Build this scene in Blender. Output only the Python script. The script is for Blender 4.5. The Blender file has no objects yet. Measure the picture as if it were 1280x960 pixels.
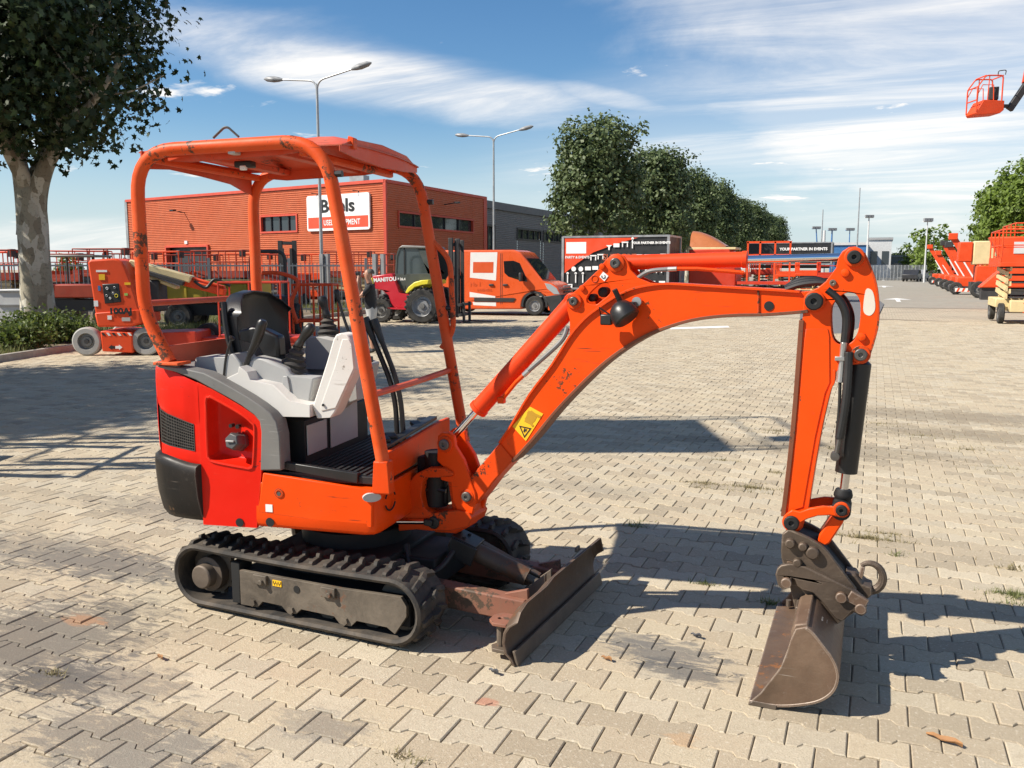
import bpy, bmesh, math, random
from mathutils import Vector, Matrix, noise as mnoise
from mathutils.geometry import tessellate_polygon
random.seed(7)
R = math.radians
# ------------------------------------------------------------------ camera, sky, sun, exposure
CAM_H = 1.62
FPX, HORIZON = 1100.0, 335.0                      # focal length in photo pixels (1280 wide), horizon row
PITCH = math.atan((480 - HORIZON) / FPX)
PSI = math.atan((1095 - 640) / math.hypot(FPX, 480 - HORIZON))   # road runs along +Y, camera looks left of it
scene = bpy.context.scene
col = scene.collection
cam_data = bpy.data.cameras.new('camera')
cam_data.sensor_width = 36.0
cam_data.lens = FPX / 1280 * 36.0
cam_data.clip_start, cam_data.clip_end = 0.05, 6000
cam = bpy.data.objects.new('camera', cam_data)
col.objects.link(cam)
cam.location = (0, 0, CAM_H)
cam.rotation_euler = (math.pi / 2 - PITCH, 0, PSI)
scene.camera = cam
SHADOW = Vector((0.86, 0.62))                     # ground shadow of a point one metre up
SUN_EL = math.atan(1 / SHADOW.length)
scene.view_settings.view_transform = 'Standard'
scene.view_settings.look = 'None'
scene.view_settings.gamma = 1.0
scene.view_settings.use_curve_mapping = False
scene.view_settings.exposure = 0.68
sun_data = bpy.data.lights.new('sun', 'SUN')
sun_data.energy = 5.0
sun_data.angle = R(0.5)
sun_data.color = (1.0, 0.93, 0.82)
sun = bpy.data.objects.new('sun', sun_data)
col.objects.link(sun)
sun.rotation_euler = Vector((SHADOW.x, SHADOW.y, -1)).to_track_quat('-Z', 'Y').to_euler()
sun.location = (-20, -15, 25)

world = bpy.data.worlds.new('World')
scene.world = world
world.use_nodes = True
def N(nt, t, **kw):
    n = nt.nodes.new(t)
    for k, v in kw.items():
        if k.startswith('i_'):
            n.inputs[k[2:]].default_value = v
        else:
            setattr(n, k, v)
    return n
def make_sky():
    nt = world.node_tree
    nt.nodes.clear()
    L = nt.links.new
    def mth(op, a, b=None, c=None):
        n = N(nt, 'ShaderNodeMath', operation=op)
        for i, x in enumerate((a, b, c)):
            if x is None: continue
            if isinstance(x, (int, float)): n.inputs[i].default_value = x
            else: L(x, n.inputs[i])
        return n.outputs[0]
    def smooth(v, lo, hi, t0=0.0, t1=1.0):
        r = N(nt, 'ShaderNodeMapRange', interpolation_type='SMOOTHSTEP'); L(v, r.inputs['Value'])
        r.inputs['From Min'].default_value = lo; r.inputs['From Max'].default_value = hi; r.inputs['To Min'].default_value = t0; r.inputs['To Max'].default_value = t1
        return r.outputs['Result']
    out = N(nt, 'ShaderNodeOutputWorld'); bg = N(nt, 'ShaderNodeBackground')
    sky = N(nt, 'ShaderNodeTexSky', sky_type='NISHITA', sun_disc=False)
    sky.sun_elevation = SUN_EL
    sky.sun_rotation = math.atan2(-SHADOW.x, -SHADOW.y)
    sky.altitude = 0.0
    sky.air_density, sky.dust_density, sky.ozone_density = 1.0, 0.0, 3.0
    tc = N(nt, 'ShaderNodeTexCoord'); sep = N(nt, 'ShaderNodeSeparateXYZ')
    L(tc.outputs['Generated'], sep.inputs[0])
    z = mth('ADD', mth('MAXIMUM', sep.outputs['Z'], 0.0), 0.10)
    comb = N(nt, 'ShaderNodeCombineXYZ'); L(mth('DIVIDE', sep.outputs['X'], z), comb.inputs[0]); L(mth('DIVIDE', sep.outputs['Y'], z), comb.inputs[1])
    def fbm(rot, scale, off, detail, rough, dist):
        mp = N(nt, 'ShaderNodeMapping'); mp.inputs['Rotation'].default_value = (0, 0, R(rot)); mp.inputs['Scale'].default_value = (*scale, 1); mp.inputs['Location'].default_value = (*off, 0)
        L(comb.outputs[0], mp.inputs[0]); n = N(nt, 'ShaderNodeTexNoise', i_Scale=1.0, i_Detail=detail, i_Roughness=rough, i_Distortion=dist); L(mp.outputs[0], n.inputs['Vector']); return n.outputs['Fac']
    # cirrus fibres drawn out along one bearing; they show inside drifting fields of cloud
    fibre = fbm(CIRRUS[0], CIRRUS[1], CIRRUS[2], 10.0, .66, 1.1)
    rag = fbm(15, (.9, .9), (1.0, 2.0), 7.0, .6, .5)
    broad = fbm(FIELD[0], FIELD[1], FIELD[2], 3.0, .5, .3)
    cov = smooth(broad, FIELD[3], FIELD[4], 0, .7)  # broad cloud veil added over the unseen sky to neutralise the fill light
    for (cx, cy, ang, ln, wd, st) in CLOUD_FIELDS:
        ca, sa = math.cos(R(ang)), math.sin(R(ang))
        sp = N(nt, 'ShaderNodeSeparateXYZ'); L(comb.outputs[0], sp.inputs[0])
        X, Y = mth('ADD', sp.outputs[0], -cx), mth('ADD', sp.outputs[1], -cy)
        u = mth('ADD', mth('MULTIPLY', X, ca / ln), mth('MULTIPLY', Y, sa / ln)); v = mth('ADD', mth('MULTIPLY', X, -sa / wd), mth('MULTIPLY', Y, ca / wd))
        d = mth('SQRT', mth('ADD', mth('MULTIPLY', u, u), mth('MULTIPLY', v, v)))
        d = mth('ADD', d, mth('MULTIPLY', mth('ADD', rag, -.5), 1.9))
        cov = mth('MAXIMUM', cov, smooth(d, 1.25, .25, 0, st))
    cir = mth('MULTIPLY', cov, mth('ADD', mth('MULTIPLY', smooth(fibre, .36, .70), .66), .34))
    puff = fbm(10, PUFF[0], PUFF[1], 8.0, .58, .2)
    pf = mth('MULTIPLY', smooth(puff, PUFF[2], PUFF[2] + .09), smooth(sep.outputs['Z'], .02, .07))
    cov = mth('MINIMUM', mth('MAXIMUM', cir, pf), .92)
    # thin haze low over the horizon, the same all round
    hz = smooth(sep.outputs['Z'], .0, .17, .85, 0.0)
    m0 = N(nt, 'ShaderNodeMix', data_type='RGBA'); L(hz, m0.inputs['Factor']); hs = N(nt, 'ShaderNodeHueSaturation', i_Saturation=1.22, i_Value=0.95); L(sky.outputs[0], hs.inputs['Color']); L(hs.outputs[0], m0.inputs['A']); m0.inputs['B'].default_value = HAZE_COL
    mix = N(nt, 'ShaderNodeMix', data_type='RGBA'); L(cov, mix.inputs['Factor']); L(m0.outputs['Result'], mix.inputs['A']); mix.inputs['B'].default_value = CLOUD_COL
    L(mix.outputs['Result'], bg.inputs['Color']); bg.inputs['Strength'].default_value = SKY_STR
    L(bg.outputs[0], out.inputs['Surface'])
SKY_STR = 0.080
CIRRUS = (60, (.42, 1.5), (1.3, .4))
FIELD = (-20, (.22, .30), (7.7, 0.4), .43, .68)
CLOUD_FIELDS = ((-1.62, 2.85, 60.5, 1.15, .36, 1.0), (.14, 3.30, 66, 1.4, .70, 1.0), (.32, 4.9, 80, 2.6, 1.1, 1.0), (-.95, 3.4, 60, .35, .12, .8), (-6.0, 5.4, 40, 2.4, .8, .6), (3.5, 1.0, 20, 1.8, .6, .9), (-3.0, -2.0, 60, 2.0, .5, .8), (1.5, -3.0, 50, 2.0, .6, .8))
PUFF = ((1.7, 1.9), (5.2, 3.7), .60)
CLOUD_COL, HAZE_COL = (8.9, 8.6, 8.2, 1), (4.7, 5.7, 6.3, 1)
make_sky()

# ------------------------------------------------------------------ survey helpers: where a sight line meets a known plane of the place
def ray(px, py):
    x = (px - 640) / FPX; z = -(py - 480) / FPX
    y2 = math.cos(PITCH) + z * math.sin(PITCH); z2 = -math.sin(PITCH) + z * math.cos(PITCH)
    return Vector((x * math.cos(PSI) - y2 * math.sin(PSI), x * math.sin(PSI) + y2 * math.cos(PSI), z2))
EYE = Vector((0, 0, CAM_H))
def hit(px, py, p0, n):
    r = ray(px, py)
    return EYE + r * ((Vector(p0) - EYE).dot(n) / r.dot(n))
def gnd(px, py, z=0.0): return hit(px, py, (0, 0, z), Vector((0, 0, 1)))
def onY(px, py, y): return hit(px, py, (0, y, 0), Vector((0, 1, 0)))
def at_range(px, py, d):
    r = ray(px, py); return EYE + r * (d / math.hypot(r.x, r.y))

# ------------------------------------------------------------------ mesh builder
class MB:
    def __init__(s): s.v = []; s.f = []
    def add(s, vs, fs):
        o = len(s.v); s.v += [Vector(v) for v in vs]; s.f += [tuple(i + o for i in f) for f in fs]; return s
    def box(s, c, size, M=None):
        c = Vector(c); hx, hy, hz = size[0] / 2, size[1] / 2, size[2] / 2
        vs = [Vector((x, y, z)) for x in (-hx, hx) for y in (-hy, hy) for z in (-hz, hz)]
        if M is not None: vs = [M @ v for v in vs]
        return s.add([v + c for v in vs], [(0, 1, 3, 2), (4, 6, 7, 5), (0, 4, 5, 1), (2, 3, 7, 6), (0, 2, 6, 4), (1, 5, 7, 3)])
    def bar(s, a, b, w, h, up=(0, 0, 1)):
        a, b = Vector(a), Vector(b); d = (b - a); ln = d.length; d.normalize(); up = Vector(up)
        if abs(d.dot(up)) > 0.97: up = Vector((1, 0, 0)) if abs(d.x) < .9 else Vector((0, 1, 0))
        side = d.cross(up).normalized(); up2 = side.cross(d)
        M = Matrix((d, side, up2)).transposed()
        return s.box((a + b) / 2, (ln, w, h), M)
    def tube(s, path, r, n=10, closed=False, caps=True):
        P = [Vector(p) for p in path]; m = len(P)
        rs = r if isinstance(r, (list, tuple)) else [r] * m
        T = []
        for i in range(m):
            a = P[i - 1] if (i > 0 or closed) else P[i]; b = P[(i + 1) % m] if (i < m - 1 or closed) else P[i]
            T.append((b - a).normalized())
        u = T[0].orthogonal().normalized(); rings = []
        for i in range(m):
            u = (u - T[i] * u.dot(T[i])).normalized(); w = T[i].cross(u)
            rings.append([P[i] + (u * math.cos(2 * math.pi * k / n) + w * math.sin(2 * math.pi * k / n)) * rs[i] for k in range(n)])
        fs = []
        for i in range(m if closed else m - 1):
            j = (i + 1) % m
            for k in range(n):
                l = (k + 1) % n
                fs.append((i * n + k, i * n + l, j * n + l, j * n + k))
        if caps and not closed: fs += [tuple(range(n))[::-1], tuple((m - 1) * n + k for k in range(n))]
        return s.add([v for rg in rings for v in rg], fs)
    def cyl(s, a, b, r, r2=None, n=16): return s.tube([a, b], [r, r if r2 is None else r2], n)
    def prism(s, loops, fn, d0, d1):
        vs, fs, flat = [], [], []
        for lp in loops: flat += lp
        m = len(flat)
        vs = [fn(p[0], p[1], d0) for p in flat] + [fn(p[0], p[1], d1) for p in flat]
        for t in tessellate_polygon([[Vector((p[0], p[1], 0)) for p in lp] for lp in loops]):
            fs += [tuple(t), tuple(i + m for i in t)[::-1]]
        o = 0
        for lp in loops:
            k = len(lp)
            for i in range(k):
                j = (i + 1) % k
                fs.append((o + i, o + j, o + j + m, o + i + m))
            o += k
        return s.add(vs, fs)
    def lathe(s, prof, base, axis, n=20, caps=True):
        base = Vector(base); ax = Vector(axis).normalized(); u = ax.orthogonal().normalized(); w = ax.cross(u)
        vs, fs = [], []
        for r, h in prof:
            for k in range(n):
                a = 2 * math.pi * k / n; vs.append(base + ax * h + (u * math.cos(a) + w * math.sin(a)) * r)
        for i in range(len(prof) - 1):
            for k in range(n):
                l = (k + 1) % n; fs.append((i * n + k, i * n + l, (i + 1) * n + l, (i + 1) * n + k))
        if caps: fs += [tuple(range(n))[::-1], tuple((len(prof) - 1) * n + k for k in range(n))]
        return s.add(vs, fs)
    def strip(s, rows, closed=False):
        k = len(rows[0]); fs = []
        for i in range(len(rows) - 1):
            for j in range(k if closed else k - 1):
                l = (j + 1) % k; fs.append((i * k + j, i * k + l, (i + 1) * k + l, (i + 1) * k + j))
        return s.add([v for r in rows for v in r], fs)
    def sheet(s, rows, thick, nrm):
        # a panel of real thickness: front rows and the same rows pushed back along nrm
        k = len(rows[0]); m = len(rows); nrm = Vector(nrm) * thick
        F = [Vector(v) for r in rows for v in r]; B = [v + nrm for v in F]; fs = []
        o = len(F)
        for i in range(m - 1):
            for j in range(k - 1):
                a, b, c, d = i * k + j, i * k + j + 1, (i + 1) * k + j + 1, (i + 1) * k + j
                fs += [(a, b, c, d), (d + o, c + o, b + o, a + o)]
        for j in range(k - 1):
            fs += [(j, j + o, j + 1 + o, j + 1), ((m - 1) * k + j, (m - 1) * k + j + 1, (m - 1) * k + j + 1 + o, (m - 1) * k + j + o)]
        for i in range(m - 1):
            fs += [(i * k, (i + 1) * k, (i + 1) * k + o, i * k + o), (i * k + k - 1, i * k + k - 1 + o, (i + 1) * k + k - 1 + o, (i + 1) * k + k - 1)]
        return s.add(F + B, fs)
    def mesh(s, name, mat, origin=None, smooth=True, angle=35, recalc=True):
        me = bpy.data.meshes.new(name)
        o = Vector(origin) if origin is not None else Vector((0, 0, 0))
        me.from_pydata([v - o for v in s.v], [], s.f)
        if recalc:
            bm = bmesh.new(); bm.from_mesh(me)
            bmesh.ops.recalc_face_normals(bm, faces=bm.faces)
            bm.to_mesh(me); bm.free()
        if smooth:
            me.shade_smooth(); me.set_sharp_from_angle(angle=R(angle))
        if mat: me.materials.append(M[mat] if isinstance(mat, str) else mat)
        return me
    def build(s, name, mat, parent=None, bevel=0.0, smooth=True, angle=35, seg=2, origin=None, recalc=True):
        if origin is None and parent is not None:
            p = parent
            while p.parent: p = p.parent
            origin = p.get('_o', None)
        me = s.mesh(name, mat, origin, smooth, angle, recalc)
        o = bpy.data.objects.new(name, me); col.objects.link(o)
        if parent is not None: o.parent = parent
        elif origin is not None: o.location = origin
        if bevel:
            b = o.modifiers.new('bevel', 'BEVEL'); b.width = bevel; b.segments = seg; b.limit_method = 'ANGLE'; b.angle_limit = R(40)
            b.harden_normals = False
        return o
def tag(o, label=None, cat=None, group=None, kind=None):
    if label: o['label'] = label
    if cat: o['category'] = cat
    if group: o['group'] = group
    if kind: o['kind'] = kind
    return o
ROOT = {}
def thing(name, label, cat, loc=(0, 0, 0), rz=0.0, group=None, local=False):
    # local=False: parts are modelled in place-coordinates; local=True: around the thing's own origin
    o = bpy.data.objects.new(name, None); col.objects.link(o)
    o.empty_display_size = 0.1
    o.location = loc; o.rotation_euler = (0, 0, rz)
    if not local: o['_o'] = tuple(loc)
    return tag(o, label, cat, group)
def copy_tree(o, parent=None):
    c = o.copy(); col.objects.link(c); c.parent = parent
    for ch in list(o.children): copy_tree(ch, c)
    return c
def fillet(pts, rad, n=6):
    P = [Vector(p) for p in pts]; out = [P[0]]
    for i in range(1, len(P) - 1):
        a, b, c = P[i - 1], P[i], P[i + 1]
        r = rad[i] if isinstance(rad, (list, tuple)) else rad
        d1 = (a - b); d2 = (c - b); t = min(r, d1.length * .49, d2.length * .49)
        p, q = b + d1.normalized() * t, b + d2.normalized() * t
        for k in range(n + 1):
            s = k / n; out.append(p * (1 - s) ** 2 + b * 2 * s * (1 - s) + q * s * s)
    return out + [P[-1]]
def spline(pts, n=5, closed=False):
    P = [Vector(p) for p in pts]; m = len(P); out = []
    for i in range(m if closed else m - 1):
        g = lambda k: P[k % m] if closed else P[min(max(k, 0), m - 1)]
        a, b, c, d = g(i - 1), g(i), g(i + 1), g(i + 2)
        for k in range(n):
            t = k / n
            out.append(.5 * ((2 * b) + (c - a) * t + (2 * a - 5 * b + 4 * c - d) * t * t + (3 * b - a - 3 * c + d) * t ** 3))
    return out if closed else out + [P[-1]]
def circ2(cx, cy, r, n=20, a0=0, a1=360): return [(cx + r * math.cos(R(a0 + (a1 - a0) * k / n)), cy + r * math.sin(R(a0 + (a1 - a0) * k / n))) for k in range(n)]

def text_mesh(name, body, mat, parent, M4, size, extrude=0.002, bold=0.0, sx=1.0):
    cu = bpy.data.curves.new(name, 'FONT'); cu.body = body; cu.size = size; cu.align_x = 'CENTER'; cu.align_y = 'CENTER'
    cu.extrude = extrude; cu.offset = bold; cu.resolution_u = 3
    t = bpy.data.objects.new(name, cu); col.objects.link(t)
    me = bpy.data.meshes.new_from_object(t.evaluated_get(bpy.context.evaluated_depsgraph_get()))
    bpy.data.objects.remove(t); bpy.data.curves.remove(cu)
    me.name = name
    me.transform(M4 @ Matrix.Diagonal((sx, 1, 1, 1)))
    me.materials.clear(); me.materials.append(M[mat])
    o = bpy.data.objects.new(name, me); col.objects.link(o)
    if parent is not None: o.parent = parent
    return o
def frame4(origin, x, y):
    x, y = Vector(x).normalized(), Vector(y).normalized(); z = x.cross(y)
    m = Matrix((x, y, z)).transposed().to_4x4(); m.translation = Vector(origin); return m

# ------------------------------------------------------------------ materials
M = {}
def mat(name, colr, rough=0.5, metal=0.0, var=0.12, vscale=3.0, chips=0.0, chip_col=(.05, .03, .02), cscale=30.0,
        dust=0.0, dust_col=(.30, .26, .20), dscale=2.2, bump=0.0, bscale=60.0, spec=0.5, rvar=0.12, coat=0.0, space='Object', streak=None, edge=None, scratch=0.0, scratch_col=(.09, .03, .015)):
    m = bpy.data.materials.new(name); m.use_nodes = True; nt = m.node_tree; L = nt.links.new
    b = nt.nodes['Principled BSDF']
    tc = N(nt, 'ShaderNodeTexCoord'); vec = tc.outputs[space] if space != 'Pos' else N(nt, 'ShaderNodeNewGeometry').outputs['Position']
    if streak:
        mp = N(nt, 'ShaderNodeMapping'); mp.inputs['Scale'].default_value = streak; L(vec, mp.inputs[0]); vecs = mp.outputs[0]
    else: vecs = vec
    n1 = N(nt, 'ShaderNodeTexNoise', i_Scale=vscale, i_Detail=6.0, i_Roughness=0.6); L(vecs, n1.inputs['Vector'])
    lo = [max(0, c * (1 - var)) for c in colr]; hi = [min(1, c * (1 + var)) for c in colr]
    mx = N(nt, 'ShaderNodeMix', data_type='RGBA'); mx.inputs['A'].default_value = (*lo, 1); mx.inputs['B'].default_value = (*hi, 1)
    mr = N(nt, 'ShaderNodeMapRange'); mr.inputs['From Min'].default_value = .3; mr.inputs['From Max'].default_value = .7
    L(n1.outputs['Fac'], mr.inputs['Value']); L(mr.outputs[0], mx.inputs['Factor'])
    c = mx.outputs['Result']
    if dust > 0:
        n2 = N(nt, 'ShaderNodeTexNoise', i_Scale=dscale, i_Detail=8.0, i_Roughness=0.7, i_Distortion=0.6); L(vecs, n2.inputs['Vector'])
        r2 = N(nt, 'ShaderNodeMapRange'); r2.inputs['From Min'].default_value = .42; r2.inputs['From Max'].default_value = .75; r2.inputs['To Max'].default_value = dust
        L(n2.outputs['Fac'], r2.inputs['Value'])
        m2 = N(nt, 'ShaderNodeMix', data_type='RGBA'); L(r2.outputs[0], m2.inputs['Factor']); L(c, m2.inputs['A']); m2.inputs['B'].default_value = (*dust_col, 1)
        c = m2.outputs['Result']
    if chips > 0:
        n3 = N(nt, 'ShaderNodeTexNoise', i_Scale=cscale, i_Detail=5.0, i_Roughness=0.75); L(vec, n3.inputs['Vector'])
        n4 = N(nt, 'ShaderNodeTexNoise', i_Scale=cscale * .13, i_Detail=3.0); L(vec, n4.inputs['Vector'])
        ml = N(nt, 'ShaderNodeMath', operation='MULTIPLY'); L(n3.outputs['Fac'], ml.inputs[0]); L(n4.outputs['Fac'], ml.inputs[1])
        r3 = N(nt, 'ShaderNodeMapRange'); th = .46 - .16 * chips
        r3.inputs['From Min'].default_value = th; r3.inputs['From Max'].default_value = th + .025
        L(ml.outputs[0], r3.inputs['Value'])
        m3 = N(nt, 'ShaderNodeMix', data_type='RGBA'); L(r3.outputs[0], m3.inputs['Factor']); L(c, m3.inputs['A']); m3.inputs['B'].default_value = (*chip_col, 1)
        c = m3.outputs['Result']
    if scratch > 0:
        # long thin scrapes: noise drawn out along the surface, present only in patches
        ms = N(nt, 'ShaderNodeMapping'); ms.inputs['Scale'].default_value = (5, 5, 95); ms.inputs['Rotation'].default_value = (.25, .35, .2); L(vec, ms.inputs[0])
        n6 = N(nt, 'ShaderNodeTexNoise', i_Scale=1.0, i_Detail=4.0, i_Roughness=.6); L(ms.outputs[0], n6.inputs['Vector'])
        n7 = N(nt, 'ShaderNodeTexNoise', i_Scale=4.5, i_Detail=4.0); L(vec, n7.inputs['Vector'])
        r6 = N(nt, 'ShaderNodeMapRange'); r6.inputs['From Min'].default_value = .62; r6.inputs['From Max'].default_value = .70; L(n6.outputs['Fac'], r6.inputs['Value'])
        r7 = N(nt, 'ShaderNodeMapRange'); r7.inputs['From Min'].default_value = .53; r7.inputs['From Max'].default_value = .64; r7.inputs['To Max'].default_value = scratch; L(n7.outputs['Fac'], r7.inputs['Value'])
        m8 = N(nt, 'ShaderNodeMath', operation='MULTIPLY'); L(r6.outputs[0], m8.inputs[0]); L(r7.outputs[0], m8.inputs[1])
        m6 = N(nt, 'ShaderNodeMix', data_type='RGBA'); L(m8.outputs[0], m6.inputs['Factor']); L(c, m6.inputs['A']); m6.inputs['B'].default_value = (*scratch_col, 1)
        c = m6.outputs['Result']
    if edge:
        # paint rubbed off or metal scraped bright along the edges
        bv = N(nt, 'ShaderNodeBevel', samples=4, i_Radius=edge[2]); ge = N(nt, 'ShaderNodeNewGeometry')
        dt = N(nt, 'ShaderNodeVectorMath', operation='DOT_PRODUCT'); L(bv.outputs[0], dt.inputs[0]); L(ge.outputs['Normal'], dt.inputs[1])
        ne = N(nt, 'ShaderNodeTexNoise', i_Scale=26.0, i_Detail=5.0, i_Roughness=.7); L(vec, ne.inputs['Vector'])
        sm = N(nt, 'ShaderNodeMath', operation='MULTIPLY_ADD'); L(ne.outputs['Fac'], sm.inputs[0]); sm.inputs[1].default_value = .22; L(dt.outputs['Value'], sm.inputs[2])
        re_ = N(nt, 'ShaderNodeMapRange'); re_.inputs['From Min'].default_value = 1.085; re_.inputs['From Max'].default_value = 1.02; re_.inputs['To Max'].default_value = edge[1]; L(sm.outputs[0], re_.inputs['Value'])
        me_ = N(nt, 'ShaderNodeMix', data_type='RGBA'); L(re_.outputs[0], me_.inputs['Factor']); L(c, me_.inputs['A']); me_.inputs['B'].default_value = (*edge[0], 1)
        c = me_.outputs['Result']
    L(c, b.inputs['Base Color'])
    rr = N(nt, 'ShaderNodeMapRange'); rr.inputs['From Min'].default_value = .3; rr.inputs['From Max'].default_value = .7
    rr.inputs['To Min'].default_value = max(.03, rough - rvar); rr.inputs['To Max'].default_value = min(1, rough + rvar)
    L(n1.outputs['Fac'], rr.inputs['Value']); L(rr.outputs[0], b.inputs['Roughness'])
    b.inputs['Metallic'].default_value = metal; b.inputs['Specular IOR Level'].default_value = spec
    if coat: b.inputs['Coat Weight'].default_value = coat; b.inputs['Coat Roughness'].default_value = .12
    if bump > 0:
        n5 = N(nt, 'ShaderNodeTexNoise', i_Scale=bscale, i_Detail=5.0, i_Roughness=0.65); L(vec, n5.inputs['Vector'])
        bp = N(nt, 'ShaderNodeBump', i_Strength=bump, i_Distance=0.01); L(n5.outputs['Fac'], bp.inputs['Height']); L(bp.outputs[0], b.inputs['Normal'])
    M[name] = m
    return m
def glass(name, colr=(.02, .025, .03), rough=.04):
    m = bpy.data.materials.new(name); m.use_nodes = True; b = m.node_tree.nodes['Principled BSDF']
    b.inputs['Base Color'].default_value = (*colr, 1); b.inputs['Roughness'].default_value = rough; b.inputs['Specular IOR Level'].default_value = .8
    M[name] = m
# excavator
mat('orange_paint', (.80, .064, .0018), .45, spec=.18, chips=.40, cscale=38, chip_col=(.10, .045, .02), dust=.18, dust_col=(.70, .10, .010), var=.07, bump=.05, scratch=.8, edge=((.16, .05, .02), .85, .006))
mat('orange_frame', (.68, .075, .010), .5, spec=.2, chips=.92, cscale=34, chip_col=(.10, .045, .025), dust=.55, dust_col=(.64, .17, .07), dscale=3.0, var=.1, bump=.06, scratch=.7, edge=((.16, .06, .03), .6, .006))
mat('orange_worn', (.70, .060, .004), .5, spec=.18, chips=.85, cscale=30, chip_col=(.07, .035, .02), dust=.3, dust_col=(.46, .11, .03), var=.1, bump=.06, scratch=.9, edge=((.12, .045, .02), .9, .007))
mat('roof_paint', (.62, .075, .025), .5, spec=.25, chips=.5, cscale=30, chip_col=(.12, .06, .04), dust=.5, dust_col=(.64, .26, .19), var=.1, scratch=.6, edge=((.18, .08, .05), .8, .006))
mat('red_paint', (.68, .012, .003), .36, spec=.2, chips=.45, cscale=40, chip_col=(.14, .02, .02), var=.06, dust=.2, dust_col=(.66, .035, .014), scratch=.8, scratch_col=(.25, .03, .025), edge=((.78, .08, .04), .5, .006))
mat('black_plastic', (.012, .0115, .011), .42, chips=.3, chip_col=(.04, .036, .03), var=.3, dust=.14, dust_col=(.06, .05, .04), bump=.05)
mat('counterweight_paint', (.010, .0095, .009), .42, spec=.25, chips=.6, cscale=26, chip_col=(.13, .075, .04), var=.3, dust=.28, dust_col=(.085, .055, .035), bump=.08, streak=(1, 1, .3), scratch=.9, scratch_col=(.10, .085, .07), edge=((.10, .085, .07), .8, .012))
mat('grey_plastic', (.34, .34, .33), .55, var=.08, dust=.35, dust_col=(.42, .39, .34), chips=.35, chip_col=(.12, .11, .1))
mat('light_plastic', (.62, .60, .56), .55, var=.06, dust=.35, dust_col=(.48, .42, .34), chips=.45, chip_col=(.2, .17, .14), scratch=.6, scratch_col=(.35, .31, .27))
mat('dark_trim', (.135, .135, .130), .6, var=.12, dust=.4, dust_col=(.28, .25, .21), chips=.4, chip_col=(.05, .05, .05), scratch=.7, scratch_col=(.30, .29, .27))
mat('seat_vinyl', (.007, .007, .008), .36, var=.25, bump=.06, bscale=150)
mat('rubber', (.028, .026, .024), .75, var=.3, dust=.65, dust_col=(.13, .105, .08), dscale=6, bump=.12)
mat('track_rubber', (.026, .023, .020), .78, var=.3, dust=.75, dust_col=(.15, .115, .08), dscale=5, bump=.15)
mat('floor_mat', (.010, .0098, .0098), .65, var=.3, dust=.3, dust_col=(.06, .05, .04), dscale=5)
mat('steel_dirty', (.11, .085, .065), .6, metal=.35, chips=.6, chip_col=(.20, .10, .05), var=.35, dust=.55, dust_col=(.24, .19, .14), bump=.15, bscale=40)
mat('undercarriage', (.085, .068, .050), .7, metal=.1, chips=.7, chip_col=(.14, .07, .04), var=.3, dust=.75, dust_col=(.22, .18, .135), dscale=5, bump=.15)
mat('rusty_steel', (.150, .098, .064), .55, metal=.25, chips=.86, cscale=13, chip_col=(.27, .115, .04), var=.45, dust=.85, dust_col=(.115, .062, .038), dscale=3.5, bump=.22, bscale=35, scratch=.8, scratch_col=(.33, .28, .23), edge=((.36, .30, .25), .8, .008))
mat('coupler_steel', (.070, .050, .036), .55, metal=.35, chips=.7, cscale=18, chip_col=(.22, .11, .06), var=.35, dust=.6, dust_col=(.17, .125, .085), bump=.25, bscale=40, scratch=.8, scratch_col=(.28, .23, .18), edge=((.27, .21, .16), .8, .008))
mat('blade_steel', (.070, .045, .030), .58, metal=.2, chips=.8, cscale=16, chip_col=(.13, .055, .025), var=.35, dust=.45, dust_col=(.17, .115, .075), bump=.22, bscale=30, scratch=.9, scratch_col=(.17, .13, .10), edge=((.20, .15, .11), .8, .008))
mat('red_oxide', (.21, .075, .045), .6, chips=.95, cscale=16, chip_col=(.085, .055, .035), var=.3, dust=.7, dust_col=(.19, .125, .08), bump=.1)
mat('chrome', (.78, .78, .80), .10, metal=1.0, var=.04, rvar=.04)
mat('pin_steel', (.13, .12, .11), .42, metal=.7, var=.3, chips=.4, chip_col=(.06, .04, .03), bump=.08)
mat('hose_rubber', (.011, .011, .011), .5, var=.3, dust=.25, dust_col=(.07, .06, .05))
mat('flange_dirt_shade', (.15, .045, .018), .6, chips=.7, chip_col=(.05, .03, .02), var=.3, dust=.4, dust_col=(.25, .08, .03))  # flange dirt, with the shade on the strip put into the brown too
mat('cylinder_paint', (.70, .045, .006), .42, spec=.22, chips=.35, chip_col=(.2, .05, .02), dust=.25, dust_col=(.66, .12, .04))
mat('fitting_steel', (.42, .41, .39), .35, metal=.8, var=.2)
mat('label_yellow', (.83, .47, .012), .45, var=.05, chips=.3, chip_col=(.5, .25, .05))
mat('label_black', (.012, .012, .012), .5, var=.05)
mat('label_white', (.78, .77, .74), .5, var=.05)
mat('paper_white', (.44, .42, .39), .8, var=.06, dust=.4, dust_col=(.30, .27, .23))
mat('interior_dark', (.006, .006, .006), .7, var=.3)
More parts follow.
